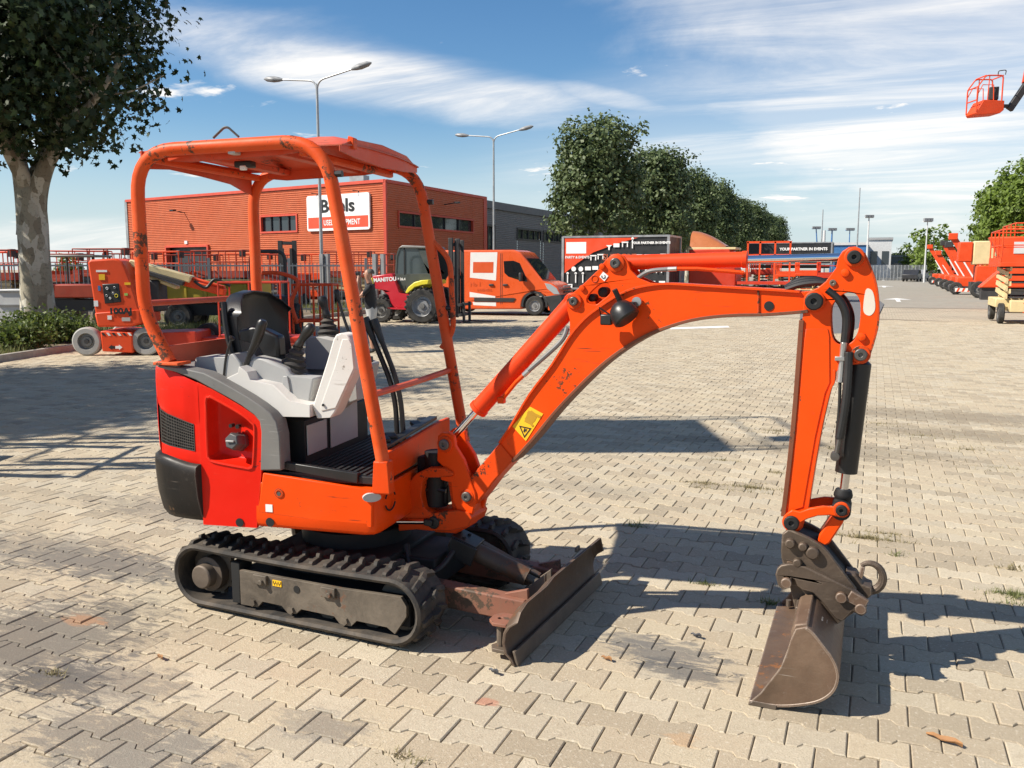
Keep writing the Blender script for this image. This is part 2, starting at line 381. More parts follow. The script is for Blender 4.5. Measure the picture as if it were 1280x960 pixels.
# ------------------------------------------------------------------ the yard
import numpy as np
PA, PB, PD = 0.200, 0.144, 0.013          # stone pitch along the row, row pitch, depth of the interlocking step
def paver_material():
    m = bpy.data.materials.new('paver_concrete'); m.use_nodes = True; nt = m.node_tree; L = nt.links.new
    b = nt.nodes['Principled BSDF']; pos = N(nt, 'ShaderNodeNewGeometry').outputs['Position']
    at = N(nt, 'ShaderNodeAttribute', attribute_name='tone'); oi = N(nt, 'ShaderNodeObjectInfo')
    ad = N(nt, 'ShaderNodeMath', operation='ADD'); L(at.outputs['Fac'], ad.inputs[0]); L(oi.outputs['Random'], ad.inputs[1])
    fr = N(nt, 'ShaderNodeMath', operation='FRACT'); L(ad.outputs[0], fr.inputs[0])
    ramp = N(nt, 'ShaderNodeValToRGB'); e = ramp.color_ramp.elements
    e[0].position, e[0].color = 0, (.325, .272, .196, 1); e[1].position, e[1].color = 1, (.500, .432, .318, 1)
    x = ramp.color_ramp.elements.new(.35); x.color = (.435, .360, .255, 1)
    x = ramp.color_ramp.elements.new(.62); x.color = (.455, .385, .272, 1)
    x = ramp.color_ramp.elements.new(.80); x.color = (.405, .350, .262, 1)
    L(fr.outputs[0], ramp.inputs[0]); c = ramp.outputs[0]
    def mixc(fac, cc, colr):
        mx = N(nt, 'ShaderNodeMix', data_type='RGBA'); L(fac, mx.inputs['Factor']); L(cc, mx.inputs['A']); mx.inputs['B'].default_value = (*colr, 1); return mx.outputs['Result']
    def rng(v, lo, hi, tmax=1.0, smooth=True):
        r = N(nt, 'ShaderNodeMapRange', interpolation_type='SMOOTHSTEP' if smooth else 'LINEAR'); L(v, r.inputs['Value'])
        r.inputs['From Min'].default_value = lo; r.inputs['From Max'].default_value = hi; r.inputs['To Max'].default_value = tmax; return r.outputs['Result']
    # sand grain of the concrete
    g = N(nt, 'ShaderNodeTexNoise', i_Scale=130.0, i_Detail=4.0, i_Roughness=.75); L(pos, g.inputs['Vector'])
    c = mixc(rng(g.outputs['Fac'], .48, .72, .62), c, (.225, .180, .125))
    g3 = N(nt, 'ShaderNodeTexNoise', i_Scale=22.0, i_Detail=6.0, i_Roughness=.7); L(pos, g3.inputs['Vector'])
    c = mixc(rng(g3.outputs['Fac'], .50, .74, .42), c, (.27, .215, .15))
    g2 = N(nt, 'ShaderNodeTexNoise', i_Scale=75.0, i_Detail=3.0); L(pos, g2.inputs['Vector'])
    c = mixc(rng(g2.outputs['Fac'], .56, .70, .45), c, (.60, .54, .43))
    # dirt films: broad, then streaky
    d1 = N(nt, 'ShaderNodeTexNoise', i_Scale=.8, i_Detail=7.0, i_Roughness=.62, i_Distortion=.4); L(pos, d1.inputs['Vector'])
    c = mixc(rng(d1.outputs['Fac'], .54, .78, .40), c, (.25, .21, .16))
    mp = N(nt, 'ShaderNodeMapping'); mp.inputs['Scale'].default_value = (.5, 1.5, 1); mp.inputs['Rotation'].default_value = (0, 0, R(-14)); L(pos, mp.inputs[0])
    d2 = N(nt, 'ShaderNodeTexNoise', i_Scale=1.3, i_Detail=9.0, i_Roughness=.7, i_Distortion=.8); L(mp.outputs[0], d2.inputs['Vector'])
    c = mixc(rng(d2.outputs['Fac'], .56, .80, .42), c, (.20, .18, .15))
    # spilled oil and rust marks, each with its own place and outline
    wn = N(nt, 'ShaderNodeTexNoise', i_Scale=16.0, i_Detail=10.0, i_Roughness=.80, i_Distortion=.5); L(mp.outputs[0], wn.inputs['Vector'])
    for (px, py, rx, ry, st, colr) in [(40, 800, .55, .60, .72, (.11, .10, .09)), (75, 850, .26, .16, .75, (.075, .068, .06)), (150, 930, .45, .22, .60, (.12, .115, .11)), (830, 815, .30, .14, .70, (.12, .118, .115)), (850, 838, .22, .10, .75, (.10, .098, .096)), (790, 800, .16, .10, .5, (.13, .125, .12)),
                                       (130, 705, .85, .22, .68, (.12, .115, .11)), (60, 690, 1.0, .35, .55, (.15, .135, .115)), (105, 775, .13, .06, .7, (.36, .20, .11)), (250, 640, 1.1, .35, .5, (.15, .135, .12)), (400, 905, .20, .12, .40, (.14, .135, .13)), (130, 850, .40, .20, .5, (.14, .13, .12)),
                                       (610, 877, .05, .03, .6, (.42, .16, .10)), (850, 925, .06, .05, .45, (.44, .27, .14)), (1180, 520, 2.0, .5, .65, (.20, .165, .12)), (1010, 560, 1.5, .4, .55, (.20, .165, .12)), (1230, 545, 1.6, .35, .6, (.19, .155, .11)), (720, 610, .8, .2, .35, (.2, .175, .14))]:
        p = gnd(px, py)
        vm = N(nt, 'ShaderNodeVectorMath', operation='SUBTRACT'); L(pos, vm.inputs[0]); vm.inputs[1].default_value = p
        vs = N(nt, 'ShaderNodeVectorMath', operation='MULTIPLY'); L(vm.outputs[0], vs.inputs[0]); vs.inputs[1].default_value = (1 / rx, 1 / ry, 0)
        ln = N(nt, 'ShaderNodeVectorMath', operation='LENGTH'); L(vs.outputs[0], ln.inputs[0])
        ma = N(nt, 'ShaderNodeMath', operation='MULTIPLY_ADD'); L(wn.outputs['Fac'], ma.inputs[0]); ma.inputs[1].default_value = 4.4; ma.inputs[2].default_value = -2.2
        sb = N(nt, 'ShaderNodeMath', operation='ADD'); L(ln.outputs['Value'], sb.inputs[0]); L(ma.outputs[0], sb.inputs[1])
        r = N(nt, 'ShaderNodeMapRange', interpolation_type='SMOOTHSTEP'); L(sb.outputs[0], r.inputs['Value'])
        r.inputs['From Min'].default_value = .55; r.inputs['From Max'].default_value = 1.05; r.inputs['To Min'].default_value = st; r.inputs['To Max'].default_value = 0
        c = mixc(r.outputs['Result'], c, colr)
    L(c, b.inputs['Base Color']); b.inputs['Roughness'].default_value = .86; b.inputs['Specular IOR Level'].default_value = .25
    bp = N(nt, 'ShaderNodeBump', i_Strength=.6, i_Distance=.006); L(g.outputs['Fac'], bp.inputs['Height']); L(bp.outputs[0], b.inputs['Normal'])
    M['paver'] = m
    # the same stones too far off to tell apart: one sheet with the joints drawn in
    f = bpy.data.materials.new('paver_far'); f.use_nodes = True; nt = f.node_tree; L = nt.links.new
    b = nt.nodes['Principled BSDF']; pos = N(nt, 'ShaderNodeNewGeometry').outputs['Position']
    br = N(nt, 'ShaderNodeTexBrick', offset=.5); L(pos, br.inputs['Vector']); br.inputs['Scale'].default_value = 1.0
    br.inputs['Brick Width'].default_value = PA; br.inputs['Row Height'].default_value = PB; br.inputs['Mortar Size'].default_value = .006; br.inputs['Mortar Smooth'].default_value = .3
    br.inputs['Color1'].default_value = (.37, .31, .225, 1); br.inputs['Color2'].default_value = (.45, .385, .28, 1); br.inputs['Mortar'].default_value = (.13, .11, .085, 1)
    d1 = N(nt, 'ShaderNodeTexNoise', i_Scale=.35, i_Detail=7.0, i_Roughness=.65); L(pos, d1.inputs['Vector'])
    mx = N(nt, 'ShaderNodeMix', data_type='RGBA'); mx.inputs['B'].default_value = (.20, .175, .135, 1); L(br.outputs['Color'], mx.inputs['A'])
    L(rng(d1.outputs['Fac'], .45, .75, .6), mx.inputs['Factor'])
    L(mx.outputs['Result'], b.inputs['Base Color']); b.inputs['Roughness'].default_value = .9
    M['paver_far'] = f
paver_material()
mat('joint_sand', (.22, .18, .125), .95, var=.35, vscale=30, space='Pos')
mat('asphalt', (.27, .245, .20), .9, var=.15, vscale=4, dust=.5, dust_col=(.35, .315, .25), dscale=.6, space='Pos', bump=.2, bscale=120)
mat('plate_asphalt', (.13, .13, .13), .8, var=.2, vscale=6, space='Pos')
mat('road_paint', (.72, .71, .68), .7, var=.12, vscale=14, chips=.5, cscale=22, chip_col=(.3, .27, .22), space='Pos')
mat('kerb_concrete', (.34, .315, .27), .9, var=.2, vscale=8, dust=.5, dust_col=(.20, .18, .14), space='Pos', bump=.2)
mat('soil', (.135, .098, .062), .95, var=.35, vscale=6, dust=.7, dust_col=(.26, .215, .14), dscale=3, space='Pos', bump=.6, bscale=30)

def sheet_poly(name, pts, z, matn, parent=None):
    b = MB(); b.add([(p[0], p[1], z) for p in pts], [tuple(range(len(pts)))])
    return b.build(name, matn, parent, smooth=False, recalc=False)
yard = sheet_poly('paved_yard', [(-700, -30), (700, -30), (700, 1500), (-700, 1500)], -0.030, 'paver_far'); tag(yard, kind='structure')

def paver_outline(shrink):
    a, h, w, q, s = PA / 2 - shrink, PB / 2 + PD - shrink, PB / 2 - PD - shrink, PA / 4, .009
    up = [(-a, h), (-q - s, h), (-q + s, w), (q - s, w), (q + s, h), (a, h)]
    return up + [(x, -y) for x, y in up[::-1]]
OUT1, OUT0 = paver_outline(.0022), paver_outline(.0060)
def paver_verts(deep):
    v = [(x, y, 0) for x, y in OUT0] + [(x, y, -.0035) for x, y in OUT1]
    n = 12; f = [tuple(range(n))[::-1]] + [(i, (i + 1) % n, (i + 1) % n + n, i + n) for i in range(n)]
    if deep:
        v += [(x, y, -.022) for x, y in OUT1]; f += [(i + n, (i + 1) % n + n, (i + 1) % n + 2 * n, i + 2 * n) for i in range(n)]
    return v, f
def in_view(x, y, grow):
    # the wedge of ground that this spot and a step to either side of it look over
    fx, fy = -math.sin(PSI), math.cos(PSI); d = x * fx + y * fy; s = x * fy - y * fx
    return d > 1.1 and abs(s) < d * .60 + grow
P0 = Vector((-.51 + PA / 2, 3.204))
FAR_PAVE = 30.0
def build_pavers():
    spots = []
    nj = int(FAR_PAVE / PB) + 30
    for j in range(-40, nj):
        y = P0.y + j * PB
        if y < .3 or y > FAR_PAVE + 3: continue
        off = P0.x + (PA / 2 if j % 2 else 0)
        x0 = int((-FAR_PAVE * 1.1 - off) / PA)
        for i in range(x0, int((9 - off) / PA)):
            x = off + i * PA
            d = math.hypot(x, y)
            if d > FAR_PAVE or x > 4.6 + y * .2: continue
            if not in_view(x, y, 1.3): continue
            if x < bed_x(y) + .05: continue
            spots.append((x, y, d))
    # the stones that show largest: nearest in view inside the frame
    def size(s):
        fx, fy = -math.sin(PSI), math.cos(PSI); d = s[0] * fx + s[1] * fy; sd = s[0] * fy - s[1] * fx
        inside = abs(sd) < d * .585 and d > 2.05
        return (0 if inside else 1, s[2])
    spots.sort(key=size)
    rnd = random.Random(3)
    v, f = paver_verts(True)
    me = bpy.data.meshes.new('paver'); me.from_pydata(v, [], [tuple(q[::-1]) for q in f]); me.materials.append(M['paver'])
    me.attributes.new('tone', 'FLOAT', 'POINT')
    me.shade_flat()
    for x, y, d in spots[:300]:
        o = bpy.data.objects.new('paver', me); col.objects.link(o); o.parent = yard
        o.location = (x, y, rnd.gauss(0, .0012)); o.rotation_euler = (rnd.gauss(0, .009), rnd.gauss(0, .008), rnd.gauss(0, .009))
    rest = spots[300:]
    vv = np.array(v); n = len(rest); k = len(v)
    xyz = np.empty((n, k, 3)); tone = np.empty((n, k))
    rs = np.random.RandomState(5)
    tilt = rs.normal(0, .008, (n, 2)); rot = rs.normal(0, .009, n); dz = rs.normal(0, .0012, n); tn = rs.rand(n)
    XY = np.array([(s[0], s[1]) for s in rest])
    xyz[:, :, 0] = vv[None, :, 0] - rot[:, None] * vv[None, :, 1] + XY[:, None, 0]
    xyz[:, :, 1] = vv[None, :, 1] + rot[:, None] * vv[None, :, 0] + XY[:, None, 1]
    xyz[:, :, 2] = vv[None, :, 2] + dz[:, None] + vv[None, :, 0] * tilt[:, None, 0] + vv[None, :, 1] * tilt[:, None, 1]
    tone[:] = tn[:, None]
    fl = [tuple(q[::-1]) for q in f]
    loops1 = np.array([i for q in fl for i in q]); sizes = [len(q) for q in fl]
    lv = (loops1[None, :] + (np.arange(n) * k)[:, None]).ravel()
    st1 = np.cumsum([0] + sizes[:-1]); ls = (st1[None, :] + (np.arange(n) * len(loops1))[:, None]).ravel()
    me2 = bpy.data.meshes.new('pavers'); me2.vertices.add(n * k); me2.vertices.foreach_set('co', xyz.ravel())
    me2.loops.add(len(lv)); me2.loops.foreach_set('vertex_index', lv.astype(np.int32))
    me2.polygons.add(len(ls)); me2.polygons.foreach_set('loop_start', ls.astype(np.int32))
    me2.update(calc_edges=True); me2.validate(); me2.shade_flat()
    a = me2.attributes.new('tone', 'FLOAT', 'POINT'); a.data.foreach_set('value', tone.ravel().astype(np.float32))
    me2.materials.append(M['paver'])
    o = bpy.data.objects.new('pavers', me2); col.objects.link(o); o.parent = yard; tag(o, kind='stuff')
# edge of the planted bed on the left, as x over y
BED = [(-40, -12.6), (9, -13.55), (gnd(0, 452).y, gnd(0, 452).x), (gnd(95, 437).y, gnd(95, 437).x), (16, -15.3), (20.5, -15.9), (23.2, -16.6), (29, -17.3), (36, -18.2), (60, -19.5)]
def bed_x(y):
    for (y0, x0), (y1, x1) in zip(BED, BED[1:]):
        if y <= y1: return x0 + (x1 - x0) * (y - y0) / (y1 - y0)
    return BED[-1][1]
build_pavers()
_w = [(5.5, -2), (6.5, 6), (8.5, FAR_PAVE - 2), (0, FAR_PAVE + 1), (-8, FAR_PAVE - .6), (-16, FAR_PAVE - 4), (-21, FAR_PAVE - 8), (-24, 14), (-18, 3), (-8, -2)]
tag(sheet_poly('joint_bed', _w, -.0080, 'joint_sand', yard), kind='stuff')
# planted bed with its kerb
bed = sheet_poly('planting_bed', [(x, y) for y, x in BED] + [(-120, 60), (-120, -40)], .075, 'soil'); tag(bed, kind='structure')
kerb = bpy.data.objects.new('kerb', None); col.objects.link(kerb); tag(kerb, kind='structure')
def kerbs():
    y = 4.0; ln = 1.0; rnd = random.Random(2)
    while y < 40:
        a, b2 = Vector((bed_x(y), y, 0)), Vector((bed_x(y + ln), y + ln, 0)); d = (b2 - a).normalized()
        b = MB(); b.bar(a + d * .004 + Vector((0, 0, .02)), b2 - d * .004 + Vector((0, 0, .02 + rnd.gauss(0, .003))), .12, .2); b.build('kerb_stone', 'kerb_concrete', kerb, bevel=.012)
        y += ln * d.y
kerbs()
# older, greyer paving down the road and the marks on it
def strip_at(name, pts, z, m): return tag(sheet_poly(name, [tuple(gnd(*p)[:2]) for p in pts], z, m), kind='structure')
road = tag(sheet_poly('asphalt_road', [(-30, 42.5), (-4, 40.5), (60, 37.2), (120, 37), (120, 420), (-14, 420)], -.020, 'asphalt'), kind='structure')
strip_at('asphalt_patch', [(1000, 371), (1092, 370), (1105, 380), (1097, 396), (1060, 417), (1000, 417)], .004, 'plate_asphalt')
strip_at('white_road_line', [(838, 409.6), (910, 407.4), (912, 409.4), (838, 411.8)], .004, 'road_paint')
def arrow(px, py, sc):
    c = gnd(px, py); b = MB()
    pts = [(-.08, -2.2), (.08, -2.2), (.08, .4), (.55, .4), (0, 2.2), (-.55, .4), (-.08, .4)]
    b.add([(c.x + x * sc, c.y + y * sc, -.012) for x, y in pts], [tuple(range(len(pts)))])
    tag(b.build('road_arrow', 'road_paint', smooth=False, recalc=False), kind='structure')
arrow(1122, 374.5, 1.25); arrow(1105, 358, 1.6); arrow(1104, 350, 2.2)
# ------------------------------------------------------------------ the mini excavator
EC = Vector((-2.35, 3.65, 0))
SLEW = R(7)
EF = Vector((math.cos(SLEW), math.sin(SLEW), 0)); EL = Vector((-math.sin(SLEW), math.cos(SLEW), 0))
exc = thing('mini_excavator', 'orange and red tracked mini excavator with open canopy and bucket on the paving', 'excavator', EC)
def W(bx, by, z): return EC + EF * bx + EL * by + Vector((0, 0, z))         # slewed upper body
def UB(px, py, by):
    p = hit(px, py, EC + EL * by, EL) - EC; return (p.dot(EF), p.z)
def side(by): return lambda u, v, d: W(u, by + d, v)
def UY(px, py, y): p = onY(px, py, y); return (p.x, p.z)
def pl(y): return lambda u, v, d: Vector((u, y + d, v))
def outY(pts, y): return [UY(a, b, y) for a, b in pts]
def outB(pts, by): return [UB(a, b, by) for a, b in pts]
def v3(p2, y): return Vector((p2[0], y, p2[1]))

# --- tracks
def stadium(x0, x1, zc, r, n=14, top_sag=0.0):
    P = []
    for k in range(n + 1):
        a = R(90 + 180 * k / n); P.append((x0 + r * math.cos(a), zc + r * math.sin(a)))
    m = 16
    for k in range(1, m): P.append((x0 + (x1 - x0) * k / m, zc - r))
    for k in range(n + 1):
        a = R(-90 + 180 * k / n); P.append((x1 + r * math.cos(a), zc + r * math.sin(a)))
    for k in range(1, m): P.append((x1 + (x0 - x1) * k / m, zc + r - top_sag * math.sin(math.pi * k / m)))
    return P
UYAW = R(-2.5)
TX0, TX1, TZ, TR = -2.935, -1.852, .170, .148
def track(y0, y1, near):
    outer, inner = stadium(TX0, TX1, TZ, TR, top_sag=.008), stadium(TX0, TX1, TZ, TR - .026, top_sag=.008)
    b = MB(); n = len(outer)
    rows = []
    for y, lst, in ((y0 + .008, inner), (y0, [(o[0] * .5 + i[0] * .5, o[1] * .5 + i[1] * .5) for o, i in zip(outer, inner)]), (y0 + .008, outer), (y1 - .008, outer), (y1, [(o[0] * .5 + i[0] * .5, o[1] * .5 + i[1] * .5) for o, i in zip(outer, inner)]), (y1 - .008, inner), (y0 + .008, inner)):
        rows.append([v3(p, y) for p in lst])
    b.strip(rows, closed=True)
    # tread: staggered chevron bars with a high block on the inner side of each
    per = [0]
    for i in range(n): per.append(per[-1] + math.dist(outer[i], outer[(i + 1) % n]))
    tot = per[-1]; nl = 40
    def at_s(s, h):
        s %= tot
        for i in range(n):
            if per[i + 1] >= s:
                t = (s - per[i]) / (per[i + 1] - per[i]); p, q = outer[i], outer[(i + 1) % n]
                d = Vector((q[0] - p[0], q[1] - p[1])).normalized(); nr = Vector((d.y, -d.x))
                return Vector((p[0] + (q[0] - p[0]) * t, p[1] + (q[1] - p[1]) * t)) + nr * h
        return Vector(outer[0])
    w = (y1 - y0)
    for k in range(nl):
        s = tot * (k + .5) / nl; ds = tot / nl
        for (ya, yb, sh, hh, wd) in ((.09, .42, 0, .015, .46), (.40, .62, .18, .030, .44), (.60, .93, .5, .020, .40)):
            secs = []
            for t, hs, hw in ((ya, .5, .8), (ya + .04, 1, 1), (yb - .04, 1, 1), (yb, .5, .8)):
                yy = y0 + w * t if near else y1 - w * t
                sk = (t - ya) / (yb - ya) * .22 * (1 if ya < .5 else -1)
                c = s + ds * (sh + sk)
                secs.append([v3(at_s(c - ds * wd * .5 * hw, -.004), yy), v3(at_s(c - ds * wd * .28 * hw, hh * hs), yy), v3(at_s(c + ds * wd * .28 * hw, hh * hs), yy), v3(at_s(c + ds * wd * .5 * hw, -.004), yy)])
            b.strip(secs)
            o = len(b.v) - 16
            b.f += [(o, o + 1, o + 2, o + 3), (o + 12, o + 15, o + 14, o + 13)]
    # guide blocks on the inside of the belt
    tk = b.build('rubber_track', 'track_rubber', exc, angle=28); tk.rotation_euler.z = UYAW; tk.location.x = .04; return tk
track(3.13, 3.36, True); track(3.94, 4.17, False).location.x = .09
def track_frame(yo, yi, s):
    # side plate with the scalloped lower edge, outline from the near side
    pts = [(-2.69, .226), (-2.12, .226), (-1.90, .234), (-1.812, .236), (-1.785, .20), (-1.785, .155), (-1.845, .066), (-1.885, .090), (-2.04, .092), (-2.07, .062), (-2.13, .062), (-2.16, .092), (-2.34, .094), (-2.37, .066), (-2.42, .066), (-2.45, .092), (-2.56, .094), (-2.59, .062), (-2.69, .060)]
    b = MB(); b.prism([pts], pl(yo), 0, .02 * s)
    pf = b.build('track_frame', 'undercarriage', exc, bevel=.004); pf.rotation_euler.z = UYAW; pf.location.x = .04
    b = MB(); b.box((-2.25, (yo + yi) / 2 + .012 * s, .155), (.92, abs(yi - yo) - .05, .13)); b.box((-2.72, yo + .05 * s, .16), (.05, .09, .20)); b.build('frame_box', 'interior_dark', pf, bevel=.004)
    for x in (-2.615, -2.395, -2.10):
        b = MB(); b.lathe([(.001, 0), (.018, .001), (.018, .012), (.001, .013)], (x, yo, .083), (0, -s, 0), 6); b.build('bolt', 'undercarriage', pf)
    for x in (-2.56, -2.18):
        b = MB(); b.box((x, yo - .008 * s, .202), (.075, .016, .046)); b.cyl((x + .012, yo - .012 * s, .195), (x + .012, yo - .03 * s, .195), .013, n=8); b.build('bracket', 'undercarriage', pf, bevel=.003)
    b = MB(); b.cyl((-2.36, yo - .001 * s, .185), (-2.36, yo - .003 * s, .185), .017, n=14); b.build('drain_hole', 'interior_dark', pf)
    # drive motor and its hub, idler, rollers
    b = MB(); b.lathe([(.001, 0), (.052, .001), (.058, .008), (.058, .05), (.085, .055), (.085, .14), (.001, .141)], (TX0 + .012, yo - .012 * s, TZ - .012), (0, s, 0), 24); b.build('drive_hub', 'steel_dirty', pf, bevel=.002)
    b = MB(); b.lathe([(.001, 0), (.118, .001), (.118, .03), (.001, .031)], (TX0, yo + .09 * s, TZ), (0, s, 0), 22)
    for k in range(11):
        a = 2 * math.pi * k / 11; b.box((TX0 + .118 * math.cos(a), yo + .105 * s, TZ + .118 * math.sin(a)), (.022, .026, .022))
    b.build('sprocket', 'undercarriage', pf)
    b = MB(); b.lathe([(.001, 0), (.110, .001), (.118, .01), (.118, .07), (.001, .071)], (TX1, yo + .07 * s, TZ), (0, s, 0), 26); b.build('idler', 'undercarriage', pf)
    for x in (-2.48, -2.24, -2.0):
        b = MB(); b.lathe([(.001, 0), (.05, .001), (.05, .06), (.001, .061)], (x, yo + .06 * s, .092), (0, s, 0), 16); b.build('roller', 'undercarriage', pf)
    if s > 0:
        b = MB()
        yl = MB(); yl.box((-2.47, yo - .0015, .196), (.05, .003, .028)); yl.build('warning_decal', 'label_yellow', pf)
        for k in range(7):
            yl = MB(); yl.box((-2.49 + .0068 * k, yo - .0035, .196 + .004 * (-1) ** k), (.0032, .001, .012)); yl.build('decal_letter', 'label_black', pf)
track_frame(3.155, 3.34, 1); track_frame(4.145, 3.96, -1)
b = MB(); b.box((-2.30, 3.65, .25), (.62, .62, .12)); b.box((-2.3, 3.65, .20), (.42, .76, .10)); b.box((-1.95, 3.65, .22), (.28, .34, .14))
b.build('undercarriage_frame', 'interior_dark', exc, bevel=.01)
b = MB(); b.lathe([(.001, 0), (.27, .001), (.27, .08), (.24, .085), (.24, .17), (.001, .171)], (-2.33, 3.65, .30), (0, 0, 1), 40); b.build('slewing_ring', 'interior_dark', exc)
# --- dozer blade
def blade_x(y): return -1.300 + (y - 3.2) * .045
def blade():
    prof = [(.030, .300), (-.004, .262), (-.022, .215), (-.028, .15), (-.018, .08), (.004, .03), (.018, .004)]   # hollow front face, top to cutting edge
    ys = [3.165, 3.20, 3.27, 3.40, 3.48, 3.56, 3.75, 3.95, 4.10, 4.19, 4.235]
    top = [.19, .225, .243, .243, .243, .258, .258, .258, .258, .258, .175]
    F = []
    for (y, t) in zip(ys, top):
        F.append([Vector((blade_x(y) + dx, y, z * t / .300 if z > .05 else z)) for dx, z in prof])
    b = MB(); b.sheet(F, .014, (-1, 0, 0))
    bl = b.build('dozer_blade', 'blade_steel', exc, bevel=.003, angle=30)
    e = MB(); e.sheet([[Vector((blade_x(y) + .012, y, .062)), Vector((blade_x(y) + .028, y, .004))] for y in (3.175, 3.7, 4.225)], .012, (-1, 0, 0)); e.build('cutting_edge', 'steel_dirty', bl, bevel=.002)
    for y, m2 in ((3.44, 'red_oxide'), (3.86, 'red_oxide')):
        a = MB(); a.bar((-1.95, y, .165), (blade_x(y) - .05, y, .135), .075, .105); a.build('push_arm', m2, bl, bevel=.008)
        a = MB(); a.prism([[(-1.44, .20), (-1.335, .232), (-1.322, .05), (-1.44, .075)]], pl(y), -.012, .012); a.build('gusset', 'red_oxide', bl, bevel=.002)
    # end bracket with lifting shackle eye on the near end
    a = MB(); a.prism([[(-1.335, 3.19), (-1.335, 3.31), (-1.40, 3.31), (-1.425, 3.275), (-1.425, 3.225), (-1.395, 3.19)], circ2(-1.385, 3.25, .011, 10)], lambda u, v, d: Vector((u, v, .150 + d)), 0, .014); a.build('end_bracket', 'red_oxide', bl, bevel=.002)
    a = MB(); a.cyl((-1.378, 3.235, .150), (-1.378, 3.235, .05), .017, n=10); a.prism([[(-1.34, 3.19), (-1.34, 3.27), (-1.40, 3.265), (-1.418, 3.23), (-1.40, 3.195)]], lambda u, v, d: Vector((u, v, .035 + d)), 0, .016); a.build('side_pin', 'steel_dirty', bl, bevel=.002)
    a = MB(); a.box((blade_x(3.95) - .01, 3.95, .266), (.012, .05, .022)); a.build('lug', 'steel_dirty', bl, bevel=.002)
    # lift cylinder between tracks, its guard and rod
    p, q = Vector((-1.80, 3.64, .34)), Vector((-1.37, 3.68, .17)); d = (q - p).normalized()
    a = MB(); a.cyl(p, p + (q - p) * .86, .043, n=18); a.build('lift_cylinder', 'blade_steel', bl)
    a = MB(); a.cyl(p + (q - p) * .84, q, .018, n=12); a.build('cylinder_rod', 'steel_dirty', bl)
    a = MB(); a.bar(p + Vector((.0, 0, .045)) + d * .02, p + Vector((0, 0, .045)) + d * .15, .13, .012); a.bar(p + Vector((0, -.07, 0)) + d * .02, p + Vector((0, -.07, 0)) + d * .15, .012, .09); a.build('cylinder_guard', 'black_plastic', bl, bevel=.003)
    for k in (-.03, .03):
        a = MB(); a.cyl(p + Vector((0, k, .05)) + d * .08, p + Vector((0, k, .056)) + d * .08, .009, n=8); a.build('bolt', 'interior_dark', bl)
    a = MB(); a.bar(p + Vector((.1, .07, -.02)), q + Vector((-.02, .05, .01)), .045, .03); a.build('hose_cover', 'blade_steel', bl, bevel=.004)
    a = MB(); a.prism([[(-1.46, .125), (-1.325, .235), (-1.325, .06)]], pl(3.68), -.05, -.03); a.prism([[(-1.46, .125), (-1.325, .235), (-1.325, .06)]], pl(3.68), .03, .05); a.build('clevis', 'steel_dirty', bl, bevel=.002)
    a = MB(); a.tube(spline([(-1.98, 3.52, .33), (-1.93, 3.47, .24), (-1.86, 3.46, .215), (-1.79, 3.50, .25), (-1.76, 3.58, .31)], 6), .014, 8); a.build('hydraulic_hose', 'hose_rubber', bl)
blade()

# --- upper body
mat('cap_plastic', (.045, .045, .046), .5, var=.15, dust=.3, dust_col=(.12, .11, .10))
NW = -.50
